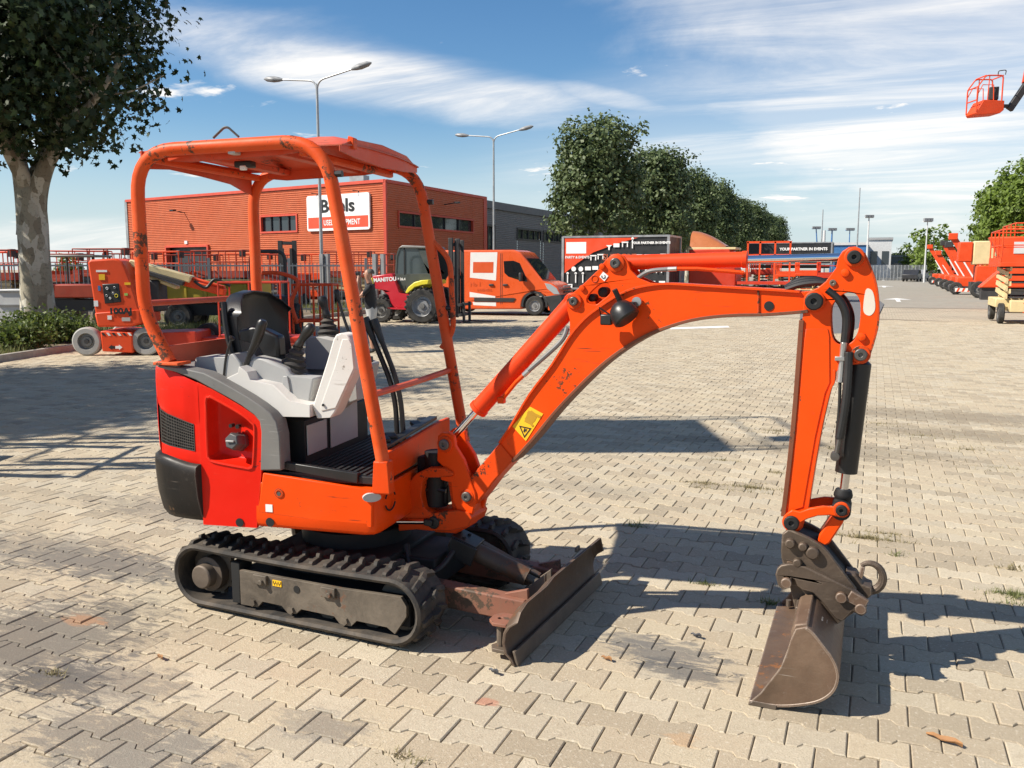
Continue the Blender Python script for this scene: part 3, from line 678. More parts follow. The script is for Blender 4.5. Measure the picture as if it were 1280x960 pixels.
# lower orange skirt, near side and the front that tapers to the boom mount
def skirt():
    z0, z1 = .462, .715
    b = MB()
    ptsT = [(-.235, -.50), (.30, -.50), (.338, -.485), (.352, -.45), (.358, -.30), (.36, -.16), (.36, .16), (.358, .30), (.352, .45), (.30, .50), (-.235, .50)]
    rows = []
    for z, g in ((z0, -.02), (z0 + .012, -.003), (z0 + .045, .004), (z0 + .10, .0), (.60, -.003), (.672, 0.0)):
        r = []
        for (x, y) in ptsT:
            r.append(W(x + (g if x > .2 else 0), y - g if y < -.4 else (y + g if y > .4 else y), z - (.0 if x < .2 else 0)))
        rows.append(r)
    b.strip(rows)
    k = len(ptsT)
    b.f += [tuple(range(k))[::-1], tuple(range(5 * k, 6 * k))]
    sk = b.build('side_skirt', 'orange_paint', exc, bevel=.006, angle=30)
    # raised near edge of the skirt beside the floor
    e = MB(); e.prism([outB([(328.7, 591), (322.5, 640), (466, 660), (466, 613)], NW)], side(NW), -.003, .02); e.build('skirt_panel', 'orange_paint', sk, bevel=.006)
    e = MB(); o2 = UB(484, 622, -.5)
    mc = W(.330, -.503, .640); mu = (EF * .86 + EL * .5).normalized(); mn = (-EL * .86 + EF * .5).normalized()
    e.prism([[(.040 * math.cos(R(a)), .020 * math.sin(R(a))) for a in range(0, 360, 18)]], lambda u, v, d: mc + mu * u + Vector((0, 0, v)) + mn * d, -.012, .006); sl = e.build('marker_lamp', 'paper_white', sk, bevel=.003)
    u = UB(349.5, 616, NW); e = MB(); e.lathe([(.001, 0), (.018, .001), (.022, .005), (.012, .006), (.012, .003), (.001, .003)], W(u[0], NW - .002, u[1]), -EL, 18); e.build('boss', 'orange_worn', sk)
    u = UB(349.5, 617, NW); e = MB(); e.cyl(W(u[0], NW - .003, u[1]), W(u[0], NW - .008, u[1]), .010, n=10); e.build('bolt', 'pin_steel', sk)
    u = UB(337, 635, NW); e = MB(); e.box(W(u[0], NW - .004, u[1]), (.034, .003, .034), Matrix.Rotation(SLEW, 3, 'Z')); e.build('white_sticker', 'label_white', sk)
    u = UB(338, 652, NW); e = MB(); e.prism([circ2(u[0], u[1] - .002, .021, 14)], side(NW), -.005, -.003); e.build('tie_down_hole', 'interior_dark', sk)
    # round recycling-style decal ring on the front face
    c = W(.362, -.385, .60); nrm = (EF * .99 - EL * .1).normalized(); ux = nrm.cross(Vector((0, 0, 1))).normalized()
    for a0 in (20, 200):
        e = MB(); e.tube([c + nrm * .003 + (ux * math.cos(R(a0 + t)) + Vector((0, 0, 1)) * math.sin(R(a0 + t))) * .045 for t in range(0, 141, 14)], .004, 5); e.build('decal_ring', 'interior_dark', sk)
    return sk
skirt()
# red rear hood: plan outline from the near front edge round the tail to the far side
HOOD = [(-.235, -.50), (-.36, -.50), (-.50, -.497), (-.545, -.493)]
XJ = UB(251.5, 600, NW)[0]
TAIL = [(XJ + .004, -.499), ((XJ - .62) / 2, -.497), (-.62, -.491), (-.69, -.478), (-.745, -.45), (-.79, -.40), (-.828, -.31), (-.852, -.18), (-.86, 0)]
TAIL = TAIL + [(x, -y) for x, y in TAIL[-2::-1]]
def top_z(bx, by):
    # upper edge of the hood falls from the tail to the front
    e = [(-.85, 1.178), (-.72, 1.172), (-.62, 1.150), (-.50, 1.105), (-.40, 1.050), (-.30, .985), (-.235, .93)]
    for (x0, z0), (x1, z1) in zip(e, e[1:]):
        if bx <= x1: return z0 + (z1 - z0) * max(0, (bx - x0)) / (x1 - x0)
    return e[-1][1]
def hood():
    # near side panel: flat, with the moulded pocket round the filler cap cut through it
    edge = [(196, 459.5), (220, 466), (245, 476), (265, 486.5), (285, 498), (302, 508), (318, 519), (325, 527), (327, 540)]
    red = [UB(*p, NW) for p in edge if p[0] > 250]
    outl = [(XJ, UB(251, 655.5, NW)[1]), UB(321, 660, NW), UB(326.5, 592, NW)] + [q for q in red[::-1] if q[0] > XJ + .01] + [(XJ, top_z(XJ, 0))]
    pocket = spline([UB(*p, NW) + (0,) for p in [(258.5, 505), (262, 498.5), (268.5, 500), (300, 518), (313.5, 529), (317, 537), (315.5, 577), (312, 583.5), (304, 583), (270, 576.5), (262.5, 572), (260.5, 563)]], 4, True)
    pocket = [(p.x, p.y) for p in pocket]
    b = MB(); b.prism([outl, pocket], side(NW), 0, .018); hd = b.build('rear_hood', 'red_paint', exc, bevel=.004)
    # pocket walls and floor
    cx = sum(p[0] for p in pocket) / len(pocket); cz = sum(p[1] for p in pocket) / len(pocket)
    rows = []
    for d, s in ((.0, 1.0), (.02, .97), (.055, .86), (.062, .80)):
        rows.append([W(cx + (p[0] - cx) * s, NW + .003 + d, cz + .0 + (p[1] - cz) * s) for p in pocket])
    b = MB(); b.strip(rows, closed=True); k = len(pocket); b.f.append(tuple(3 * k + i for i in range(k)))
    b.build('filler_pocket', 'red_paint', hd, recalc=False, angle=60)
    lip = MB(); lip.tube([W(cx + (p[0] - cx) * 1.04, NW - .001, cz + (p[1] - cz) * 1.04) for p in pocket], .006, 6, closed=True); lip.build('pocket_rim', 'red_paint', hd)
    c = UB(291.5, 556, NW - .01); p = W(c[0], NW + .06, c[1]); ax = -EL + Vector((0, 0, .22)) - EF * .12
    b = MB(); b.lathe([(.001, 0), (.044, .0), (.044, .022), (.041, .024), (.041, .066), (.034, .075), (.001, .076)], p, ax, 6); fc = b.build('fuel_cap', 'cap_plastic', hd, bevel=.004)
    b = MB(); b.bar(p + ax.normalized() * .082 - EF * .02, p + ax.normalized() * .082 + EF * .02, .009, .008); b.build('cap_grip', 'grey_plastic', fc, bevel=.002)
    c2 = UB(286, 534, NW - .01); b = MB(); b.cyl(W(c2[0] - .012, NW + .045, c2[1]), W(c2[0] - .012, NW + .02, c2[1]), .009, n=10); b.cyl(W(c2[0] + .016, NW + .05, c2[1] - .004), W(c2[0] + .016, NW + .03, c2[1] - .004), .010, n=10); b.build('key_lock', 'black_plastic', hd)
    c3 = UB(300, 653, NW); b = MB(); b.prism([circ2(c3[0], c3[1], .020, 14)], side(NW), -.004, -.001); b.build('step_hole', 'interior_dark', hd)
    # tail: above and below the air grille
    def band(name, ring, zf0, zf1, mtl, out=0.0, bev=.004):
        rows = []
        for ri, (x, y) in enumerate(ring):
            n2 = Vector((x + .30, y)).normalized() if y != 0 else Vector((-1, 0))
            if x > XJ - .03: n2 = Vector((.12, -.2 if y < 0 else .2))
            z0, z1 = zf0(x, y), zf1(x, y)
            rows.append([W(x + n2.x * out * bul, y + n2.y * out * bul, z0 + (z1 - z0) * t) for t, bul in ((0, .0), (.12, .8), (.35, 1), (.65, 1), (.9, .8), (1, .15))])
        b = MB(); b.strip(rows); return b.build(name, mtl, hd, angle=50)
    fine = [TAIL[0]] + [((a[0] + b2[0]) / 2, (a[1] + b2[1]) / 2) if t else a for a, b2 in zip(TAIL, TAIL[1:]) for t in (0, 1)][1:] + [TAIL[-1]]
    G0 = lambda x, y: .822 - .10 * max(0, x + .80) ; G1 = lambda x, y: .985 - .26 * max(0, x + .80)
    near = [p for p in fine if p[1] < -.38]; grill = [p for p in near if p[0] < -.552]
    rest_ = [p for p in fine if p[1] >= -.43]
    band('tail_panel', near, lambda x, y: G1(x, y), lambda x, y: top_z(x, y), 'red_paint', .012)
    band('tail_panel', near, lambda x, y: .735, lambda x, y: G0(x, y), 'red_paint', .004)
    band('tail_panel', near[:2], lambda x, y: G0(x, y) - .01, lambda x, y: G1(x, y) + .01, 'red_paint', .004)
    band('tail_panel', rest_, lambda x, y: .735, lambda x, y: top_z(x, y), 'red_paint', .012)
    # far side wall
    b = MB(); b.prism([[(-.545, .46), (-.235, .46), (-.235, .93), (-.30, .985), (-.40, 1.05), (-.545, 1.12)]], side(.482), 0, .018); b.build('far_side_panel', 'red_paint', hd, bevel=.004)
    # grille: dark backing and wires
    bk = MB(); bk.strip([[W(x * .985, y * .985 + .012, G0(x, y) - .01), W(x * .985, y * .985 + .012, G1(x, y) + .01)] for x, y in near]); gr = bk.build('air_grille', 'interior_dark', hd, recalc=False)
    ng = 10
    for k in range(ng + 1):
        w_ = MB(); w_.tube([W(x - .002, y - .002, G0(x, y) + (G1(x, y) - G0(x, y)) * k / ng) for x, y in near[1:]], .0023, 4); w_.build('grille_wire', 'pin_steel', gr)
    nn = len(near)
    for k in range(0, 22):
        t = 1 + k / 21 * (nn - 2); i = min(int(t), nn - 2); f = t - i
        x = near[i][0] * (1 - f) + near[i + 1][0] * f; y = near[i][1] * (1 - f) + near[i + 1][1] * f
        w_ = MB(); w_.cyl(W(x - .002, y - .002, G0(x, y)), W(x - .002, y - .002, G1(x, y)), .0018, n=4); w_.build('grille_wire', 'pin_steel', gr)
    # counterweight
    cr = list(fine)
    rows = []
    for (x, y) in cr:
        n2 = Vector((x + .30, y)).normalized()
        zt = .735 + .03 * min(1, max(0, -x - .55) / .15)
        prof = [(.462, -.035), (.468, -.012), (.50, .010), (.58, .026), (.66, .032), (zt - .045, .034), (zt - .012, .030), (zt, .014), (zt + .002, -.03)]
        rows.append([W(x + n2.x * o, y + n2.y * o, z) for z, o in prof])
    b = MB(); b.strip(rows)
    for r0 in (0, len(rows) - 1): b.f.append(tuple(len(b.v) - len(rows) * 9 + r0 * 9 + i for i in range(9)))
    b.build('counterweight', 'counterweight_paint', exc, angle=50)
    # grey trim that arches over the hood and drops beside the floor
    up = [(197.5, 456.5), (228, 460), (255, 466), (275, 476), (293, 486), (310, 496), (325, 506), (338, 516), (346, 527), (350, 545), (352, 588)]
    lo = [(326, 588), (327, 540), (325, 527), (318, 518.5), (302, 507), (285, 497), (265, 486), (245, 475), (220, 465), (198, 459.5)]
    b = MB(); b.prism([outB(up + lo, NW)], side(NW), -.004, .085); b.build('hood_trim', 'dark_trim', exc, bevel=.008)
    b = MB(); b.prism([[(-.72, 1.17), (-.50, 1.125), (-.30, 1.02), (-.19, .94), (-.16, .85), (-.155, .74), (-.235, .74), (-.24, .93), (-.42, 1.06), (-.60, 1.145)]], side(.42), 0, .085); b.build('hood_trim', 'dark_trim', exc, bevel=.008)
    # deck over the engine
    b = MB(); b.strip([[W(x * .99, y * .985, 1.155 if x < -.55 else top_z(x, y)) for x, y in [q for q in fine if q[0] < -.54 and q[1] < .01]], [W(x * .99, -y * .985, 1.155 if x < -.55 else top_z(x, y)) for x, y in [q for q in fine if q[0] < -.54 and q[1] < .01]]])
    b.build('engine_deck', 'dark_trim', exc)
    b = MB(); b.prism([[(-.56, 1.13), (-.30, .99), (-.20, .90), (-.20, .50), (-.62, .50), (-.62, 1.13)]], side(0), -.40, .40); b.build('engine_bay', 'interior_dark', exc)
    # rim moulding round the top of the tail
    b = MB(); b.tube([W(x * .995, y * .99, 1.176) for x, y in fine if x < -.60], .014, 6); b.build('deck_rim', 'dark_trim', exc)
hood()
# --- operator's place
def cab():
    b = MB(); b.box(W(.075, -.01, .700), (.56, .90, .035), Matrix.Rotation(SLEW, 3, 'Z')); fl = b.build('floor_plate', 'black_plastic', exc, bevel=.004)
    for k in range(15):
        r_ = MB(); x = -.16 + k * .033; r_.bar(W(x, -.44, .7205), W(x, .43, .7205), .016, .008); r_.build('floor_rib', 'floor_mat', fl, bevel=.002, seg=1)
    e = MB(); e.prism([outB([(352, 586), (447, 604), (447, 592), (352, 577)], -.472)], side(-.472), 0, .03); e.build('floor_edge', 'black_plastic', fl, bevel=.004)
    # front panel, and the dark pedals along its top
    b = MB(); b.prism([[(-.44, .69), (-.44, .800), (-.40, .812), (.30, .838), (.44, .835), (.44, .69)]], lambda u, v, d: W(.345 + d, u, v), -.012, .012); fp = b.build('front_panel', 'orange_worn', exc, bevel=.005)
    b = MB(); b.bar(W(.315, -.34, .828), W(.315, .30, .856), .045, .018); b.build('panel_cap', 'black_plastic', fp, bevel=.004)
    for y in (-.30, -.22, .1, .2):
        b = MB(); b.bar(W(.31, y, .845), W(.27, y + .05, .855), .05, .02); b.build('foot_pedal', 'black_plastic', exc, bevel=.005)
    # seat pedestal: dark box with pale service plates on its front
    b = MB(); b.prism([[(-.22, .715), (-.07, .715), (-.07, .93), (-.22, .95)]], side(0), -.34, .34); sb = b.build('seat_box', 'interior_dark', exc, bevel=.005)
    b = MB(); b.prism([outB([(375, 521), (407, 521), (407, 549), (375, 556)], -.30)], side(-.30), 0, .006)
    for (y0, y1, z0, z1) in ((-.33, -.14, .765, .905), (-.10, .20, .755, .945)):
        pz = MB(); pz.box(W(-.065, (y0 + y1) / 2, (z0 + z1) / 2), (.006, y1 - y0, z1 - z0), Matrix.Rotation(SLEW, 3, 'Z')); pz.build('service_plate', 'paper_white', sb, bevel=.002)
    # consoles: profile from the side, real width
    lw = outB([(265, 466), (277, 477), (302.5, 465), (304, 457), (314, 464), (318, 474), (347, 480), (367, 500), (392, 505), (392.5, 520), (342, 519), (326, 503), (300, 488), (268, 471)], -.40)
    b = MB(); b.prism([lw], side(-.40), -.035, .07); cs = b.build('seat_console', 'light_plastic', exc, bevel=.008)
    bn = outB([(319, 451), (326, 444), (342, 448), (365, 458), (372, 468), (400, 471), (396, 502), (370, 502), (347, 481), (322, 476)], -.30)
    b = MB(); b.prism([bn], side(-.30), -.06, .05); b.build('console_tray', 'grey_plastic', cs, bevel=.010)
    tb = outB([(355, 470), (360, 470), (364, 491), (361, 491), (354, 480)], -.36); b = MB(); b.prism([tb], side(-.36), -.008, .0); b.build('tray_tab', 'grey_plastic', cs, bevel=.002)
    bk = outB([(252, 452), (254, 445), (288, 445), (300, 440), (310, 452), (312, 470), (300, 476), (252, 470)], -.30)
    b = MB(); b.prism([bk], side(-.30), -.06, .10); b.build('rear_console', 'grey_plastic', cs, bevel=.008)
    cs2 = MB(); cs2.prism([outB([(319, 451), (342, 448), (372, 462), (400, 471), (392, 505), (347, 481)], -.30)], side(.30), -.05, .08); cs2.build('far_console', 'grey_plastic', exc, bevel=.01)
    # lift-up lever box in front of the near armrest
    bx = outB([(423.5, 418), (428, 416), (438, 418), (444, 427), (447.5, 462), (440, 476), (423, 514), (418, 521), (400, 522), (394, 508), (412, 452), (420, 424)], -.38)
    b = MB(); b.prism([bx], side(-.38), -.03, .07); lb = b.build('lever_box', 'light_plastic', exc, bevel=.014)
    cv = outB([(428, 424), (436, 424), (440, 430), (443, 460), (420, 510), (402, 514), (401, 508), (418, 460)], -.41)
    b = MB(); b.prism([cv], side(-.41), -.004, .002); b.build('box_cover', 'light_plastic', lb, bevel=.004)
    u = UB(405, 506, -.41); b = MB(); b.cyl(W(u[0], -.416, u[1]), W(u[0], -.421, u[1]), .006, n=8); b.build('screw', 'interior_dark', lb)
    b = MB(); b.prism([outB([(440, 478), (447, 470), (449, 500), (436, 505), (428, 512)], -.20)], side(-.20), -.02, .05); b.build('lever_hinge', 'grey_plastic', lb, bevel=.006)
    # seat
    prof = [(-.43, 1.00), (-.49, 1.10), (-.515, 1.24), (-.535, 1.40), (-.53, 1.485), (-.505, 1.51)]   # hollow front face of the backrest
    rows = []
    ys = [-.235, -.225, -.19, -.12, 0, .12, .19, .225, .235]
    for k, y in enumerate(ys):
        wing = .075 * (abs(y) / .235) ** 2.5; hgt = 1 - .20 * (abs(y) / .235) ** 3
        rows.append([W(x + wing, y, 1.00 + (z - 1.00) * hgt) for x, z in prof])
    b = MB(); b.sheet(rows, .075, -EF); seat = b.build('seat_back', 'seat_vinyl', exc, bevel=.022, angle=50, seg=3)
    b = MB(); b.prism([[(-.56, .96), (-.54, 1.07), (-.44, 1.10), (-.26, 1.10), (-.10, 1.11), (-.03, 1.09), (.0, 1.03), (-.03, .95)]], side(.02), -.20, .22); b.build('seat_cushion', 'seat_vinyl', exc, bevel=.025, seg=3)
    b = MB(); b.lathe([(.001, 0), (.055, .002), (.066, .02), (.066, .05), (.001, .06)], W(-.36, -.20, 1.13), -EL, 18); b.build('recliner_cover', 'black_plastic', seat, bevel=.01)
    b = MB(); b.tube(spline([W(-.53, -.24, 1.46), W(-.515, -.25, 1.34), W(-.49, -.25, 1.22), W(-.47, -.245, 1.12)], 4), .014, 6); b.build('seat_piping', 'black_plastic', seat)
    b = MB(); b.prism([outB([(300, 412), (316, 408), (332, 411), (350, 420), (352, 446), (331, 446), (322, 430), (300, 425)], -.26)], side(-.26), -.02, .05); b.build('seat_bolster', 'seat_vinyl', seat, bevel=.02, seg=3)
    # levers
    def lever(name, pts, by, r0, grip_from, rg, bys=None, m='black_plastic'):
        P = [W(*[(UB(px, py, (bys[i] if bys else by)))[0], (bys[i] if bys else by), (UB(px, py, (bys[i] if bys else by)))[1]]) for i, (px, py) in enumerate(pts)]
        b = MB(); b.tube(spline(P, 5), r0, 8); lv = b.build(name, m, exc)
        g0, g1 = P[grip_from], P[-1]
        sp = spline(P[grip_from:], 6); n = len(sp)
        b = MB(); b.tube(sp, [rg * (.62 + .48 * min(1, 1.6 * i / max(1, n - 1)) - (.35 if i == n - 1 else 0)) for i in range(n)], 12); b.build('lever_grip', m, lv)
        return lv
    lever('control_lever', [(299, 500), (304, 470), (312, 444), (321, 425), (329, 400)], -.36, .012, 2, .021)
    lever('control_lever', [(280, 470), (283, 445), (289, 425), (291, 421)], -.36, .006, 2, .014)
    for (base, top, by) in (((366, 452), (391, 406), -.27), ((411, 413), (402, 370), .27)):
        u0, u1 = UB(*base, by), UB(*top, by); p, q = W(u0[0], by, u0[1] - .02), W(u1[0], by, u1[1]); d = (q - p)
        b = MB(); pr = []
        for k in range(9): pr.append(((.070 - .0056 * k) if k % 2 == 0 else (.058 - .0056 * k), k * .0135))
        b.lathe([(.001, -.001)] + pr + [(.001, .101)], p - Vector((0, 0, .012)), d.normalized() + Vector((0, 0, .9)), 18); js = b.build('joystick_boot', 'rubber', exc, angle=60)
        if by > 0:
            fb = MB(); fb.prism([[(u0[0] - .12, .88), (u0[0] + .14, .88), (u0[0] + .12, u0[1] - .045), (u0[0] + .02, u0[1] - .025), (u0[0] - .10, u0[1] - .035)]], side(by), -.075, .075); fb.build('far_armrest', 'grey_plastic', exc, bevel=.015)
        st = p + (d.normalized() + Vector((0, 0, .9))).normalized() * .085
        b = MB(); sp = spline([st, st * .6 + q * .4 + Vector((0, 0, .006)), q], 6); b.tube(sp, [.017, .019, .021, .021, .019, .018, .019, .021, .024, .026, .025, .022, .012][:len(sp)], 12); b.build('joystick_grip', 'black_plastic', js)
    # tall travel levers
    for bt, md, tp in (((497, 556), (494, 490), (457, 400)), ((505, 552), (500, 485), (468, 402))):
        by = .02
        P = [W(UB(*p, by)[0], by, UB(*p, by)[1]) for p in (bt, md, tp)]
        b = MB(); b.tube(fillet(P, .12, 6), .013, 8); tl = b.build('travel_lever', 'black_plastic', exc)
        dd = (P[2] - P[1]).normalized(); b = MB(); b.tube([P[2] - dd * .10, P[2] - dd * .06, P[2] - dd * .02, P[2] + dd * .012], [.015, .017, .023, .021], 10); b.build('lever_grip', 'black_plastic', tl)
    u = UB(458, 450, 0); b = MB(); b.box(W(u[0], 0.02, u[1]), (.03, .05, .03)); b.build('lever_clip', 'black_plastic', exc, bevel=.004)
    lever('control_lever', [(438, 420), (430, 398), (424, 378), (420, 362)], .30, .008, 2, .014)
cab()
# --- canopy
def canopy():
    hw = .475; rr = .0295
    def loop(by, s):
        k = .022 * (1 + s * -1) * .9
        P = [(-.665, 1.195), (-.788, 1.415), (-.790, 2.135), (.135 + k, 2.150), (.388 + k, .70)]
        Q = [W(x, by, z) for x, z in P]
        b = MB(); b.tube(fillet(Q, [0, .12, .20, .19, 0], 8), rr, 14); return b
    fr = loop(-hw, 1).build('canopy_frame', 'orange_frame', exc)
    loop(hw, -1).build('canopy_post', 'orange_frame', fr)
    for yy in (-hw, hw):
        b = MB(); b.box(W(-.655, yy, 1.192), (.13, .10, .014), Matrix.Rotation(SLEW, 3, 'Z')); b.build('post_foot', 'orange_frame', fr, bevel=.003)
    b = MB(); b.prism([[(.33, .655), (.415, .655), (.405, .80), (.34, .80)]], side(-hw), -.03, .03); b.build('post_foot', 'orange_worn', fr, bevel=.006)
    # rail behind the seat, low rear panel
    b = MB(); b.cyl(W(-.788, -hw, 1.46), W(-.788, hw, 1.46), .015, n=10); b.build('rear_rail', 'roof_paint', fr)
    b = MB(); b.box(W(-.69, 0, 1.225), (.014, .93, .085), Matrix.Rotation(SLEW, 3, 'Z')); b.build('rear_panel', 'roof_paint', fr, bevel=.003)
    # roof: crowned sheet with turned-down edges, notched corners
    xs = [-.80, -.76, -.66, -.45, -.2, .02, .14, .20]
    ys = [-.44, -.40, -.30, -.15, 0, .15, .30, .40, .44]
    rows = []
    for x in xs:
        r = []
        for y in ys:
            t = 1 - (abs(y) / .44) ** 3; e = 1 - max(0, (abs(x + .32) - .38) / .12) ** 2
            r.append(W(x, y, 2.137 + .060 * t * max(0, e) + .02 * t * (x > 0)))
        rows.append(r)
    b = MB(); b.sheet(rows, .006, (0, 0, -1)); rf = b.build('roof', 'roof_paint', fr, angle=50)
    for y in (-.425, .425):
        e = MB(); e.prism([[(-.66, 2.14), (.02, 2.15), (.02, 2.115), (-.10, 2.10), (-.55, 2.085), (-.66, 2.095)]], side(y), -.003, .003); e.build('roof_flange', 'roof_paint', rf, bevel=.001)
    e = MB(); e.prism([[(-.44, 2.146), (-.30, 2.19), (0, 2.204), (.30, 2.19), (.44, 2.146), (.44, 2.122), (.30, 2.11), (.0, 2.10), (-.30, 2.11), (-.44, 2.122)]], lambda u, v, d: W(.185 + d, u, v - .015), 0, .006); e.build('roof_front_flange', 'roof_paint', rf, bevel=.001)
    e = MB(); e.prism([[(-.45, 2.14), (.45, 2.14), (.45, 2.015), (.40, 2.02), (.25, 2.055), (0, 2.07), (-.25, 2.078), (-.45, 2.06)]], lambda u, v, d: W(-.785 + d, u, v), 0, .008); e.build('roof_rear_flange', 'roof_paint', rf, bevel=.001)
    for x in (-.55, -.15):
        e = MB(); e.bar(W(x, -.42, 2.125), W(x, .42, 2.125), .05, .03); e.build('roof_rib', 'roof_paint', rf, bevel=.004)
    e = MB(); e.bar(W(.03, -hw, 2.105), W(.03, hw, 2.105), .035, .035); e.build('cross_tube', 'orange_frame', fr, bevel=.010)
    e = MB(); e.bar(W(-.74, -hw, 2.105), W(-.74, hw, 2.105), .035, .035); e.build('cross_tube', 'orange_frame', fr, bevel=.010)
    e = MB(); e.tube(fillet([W(-.40, -.462, 2.18), W(-.345, -.462, 2.222), W(-.325, -.462, 2.222), W(-.275, -.462, 2.18)], .02, 4), .0055, 6); e.build('lifting_eye', 'pin_steel', fr)
    e = MB(); e.box(W(-.35, -.30, 2.083), (.085, .05, .03), Matrix.Rotation(SLEW, 3, 'Z')); rl = e.build('roof_lamp', 'black_plastic', rf, bevel=.006)
    e = MB(); e.box(W(-.345, -.322, 2.066), (.03, .02, .02), Matrix.Rotation(SLEW, 3, 'Z')); e.build('lamp_lens', 'label_white', rl, bevel=.004)
    e = MB(); e.box(W(-.30, -.462, 2.128), (.035, .05, .045), Matrix.Rotation(SLEW, 3, 'Z')); e.build('roof_clip', 'paper_white', fr, bevel=.004)
    e = MB(); e.prism([[(.165, 2.13), (.205, 2.13), (.205, 2.175), (.18, 2.185)]], side(-.32), -.02, .02); e.build('roof_bracket', 'orange_frame', rf, bevel=.003)
    # cross rail between the front posts, grab handle outside the far post
    e = MB(); e.tube(spline([W(.305, -hw + .03, 1.075), W(.335, 0, 1.078), W(.352, hw - .01, 1.085)], 8), .016, 8); e.build('front_rail', 'roof_paint', fr)
    def post_x(z): return .135 + (.388 - .135) * (2.150 - z) / (2.150 - .70)
    e = MB(); e.tube(fillet([W(post_x(1.80) + .02, hw, 1.80), W(post_x(1.78) + .155, hw, 1.665), W(post_x(1.4) + .105, hw, 1.29), W(post_x(1.20) + .0, hw, 1.20)], .06, 5), .015, 8); e.build('grab_handle', 'orange_frame', fr)
    for (z, by) in ((2.01, -hw), (1.96, hw), (1.41, hw)):
        x = post_x(z) + (.04 if by > 0 else 0); e = MB(); e.cyl(W(x, by, z), W(x + .055, by, z), .014, n=10); e.build('rubber_stop', 'hose_rubber', fr)
canopy()
# --- swing bracket
YC = 3.65
def pin(parent, px, py, y, r, ln=.03, m='pin_steel', collar=None, seg=18):
    u = UY(px, py, y); p = v3(u, y)
    if collar:
        b = MB(); b.lathe([(.001, 0), (r * collar, .001), (r * collar, ln * .45), (r * collar * .9, ln * .55), (.001, ln * .56)], p + Vector((0, .004, 0)), (0, -1, 0), 24); b.build('pin_boss', 'orange_worn', parent, bevel=.002)
    b = MB(); b.lathe([(.001, 0), (r, .001), (r, ln - .004), (r * .85, ln), (r * .35, ln), (r * .3, ln - .008), (.001, ln - .008)], p + Vector((0, .004, 0)), (0, -1, 0), seg); return b.build('pin', m, parent, bevel=.001)
def bracket():
    yn = 3.575
    o1 = outY([(547, 545), (552, 541), (562, 541.5), (567, 546), (568.5, 558), (579, 575), (586, 595), (590, 606), (594, 615), (595, 626), (589.5, 646), (583, 639.5), (571, 637.5), (565, 624), (563, 603), (551, 600), (550, 596), (566, 595), (563, 590), (553, 583), (546, 576)], yn)
    b = MB()
    b.prism([o1], pl(yn), 0, .03); b.prism([o1], pl(yn), .12, .15)
    sb = b.build('swing_bracket', 'orange_paint', exc, bevel=.005)
    # body of the casting between the cheeks, and the king-post housing behind
    o2 = outY([(556, 560), (575, 575), (594, 605), (598, 640), (592, 655), (575, 664), (548, 662), (553, 640), (571, 637), (565, 600)], 3.65)
    b = MB(); b.prism([o2], pl(3.65), -.045, .045); b.build('bracket_web', 'orange_worn', sb, bevel=.006)
    # curved nose of the main frame with the opening
    ou = outY([(497, 618), (520, 592), (535, 585), (556, 585), (566, 591), (566, 594.5), (548, 597), (533, 597), (528, 603), (526, 620), (530, 635), (540, 642), (552, 640), (571, 637.5), (586, 641), (590, 648), (586, 658), (560, 664), (540, 664), (520, 662), (498, 664)], 3.56)
    b = MB(); b.prism([ou], pl(3.56), 0, .18); b.build('nose_frame', 'orange_worn', sb, bevel=.008)
    b = MB(); b.cyl((-1.885, 3.65, .50), (-1.885, 3.65, .76), .055, n=20); b.build('king_post', 'interior_dark', sb)
    b = MB(); b.box((-1.90, 3.68, .62), (.16, .1, .22)); b.build('hose_guide', 'interior_dark', sb, bevel=.01)
    for k in range(4):
        b = MB(); b.tube(spline([(-1.96, 3.62 + .03 * k, .56 + .025 * k), (-1.90, 3.61 + .03 * k, .585 + .03 * k), (-1.82, 3.62 + .02 * k, .58 + .03 * k)], 5), .012, 8); b.build('hydraulic_hose', 'hose_rubber', sb)
    pin(sb, 557, 555, yn, .026, .03, collar=1.5)
    # swing cylinder
    p, q = onY(494, 652, 3.545), onY(531, 652, 3.545)
    b = MB(); b.cyl(p, q, .0135, n=12); b.build('swing_cylinder_rod', 'chrome', exc)
    e = onY(541, 654, 3.55); b = MB(); b.lathe([(.001, 0), (.03, .001), (.03, .05), (.001, .051)], e, (0, 1, 0), 14); b.bar(q, e, .03, .03); b.build('rod_eye', 'hose_rubber', exc, bevel=.004)
bracket()
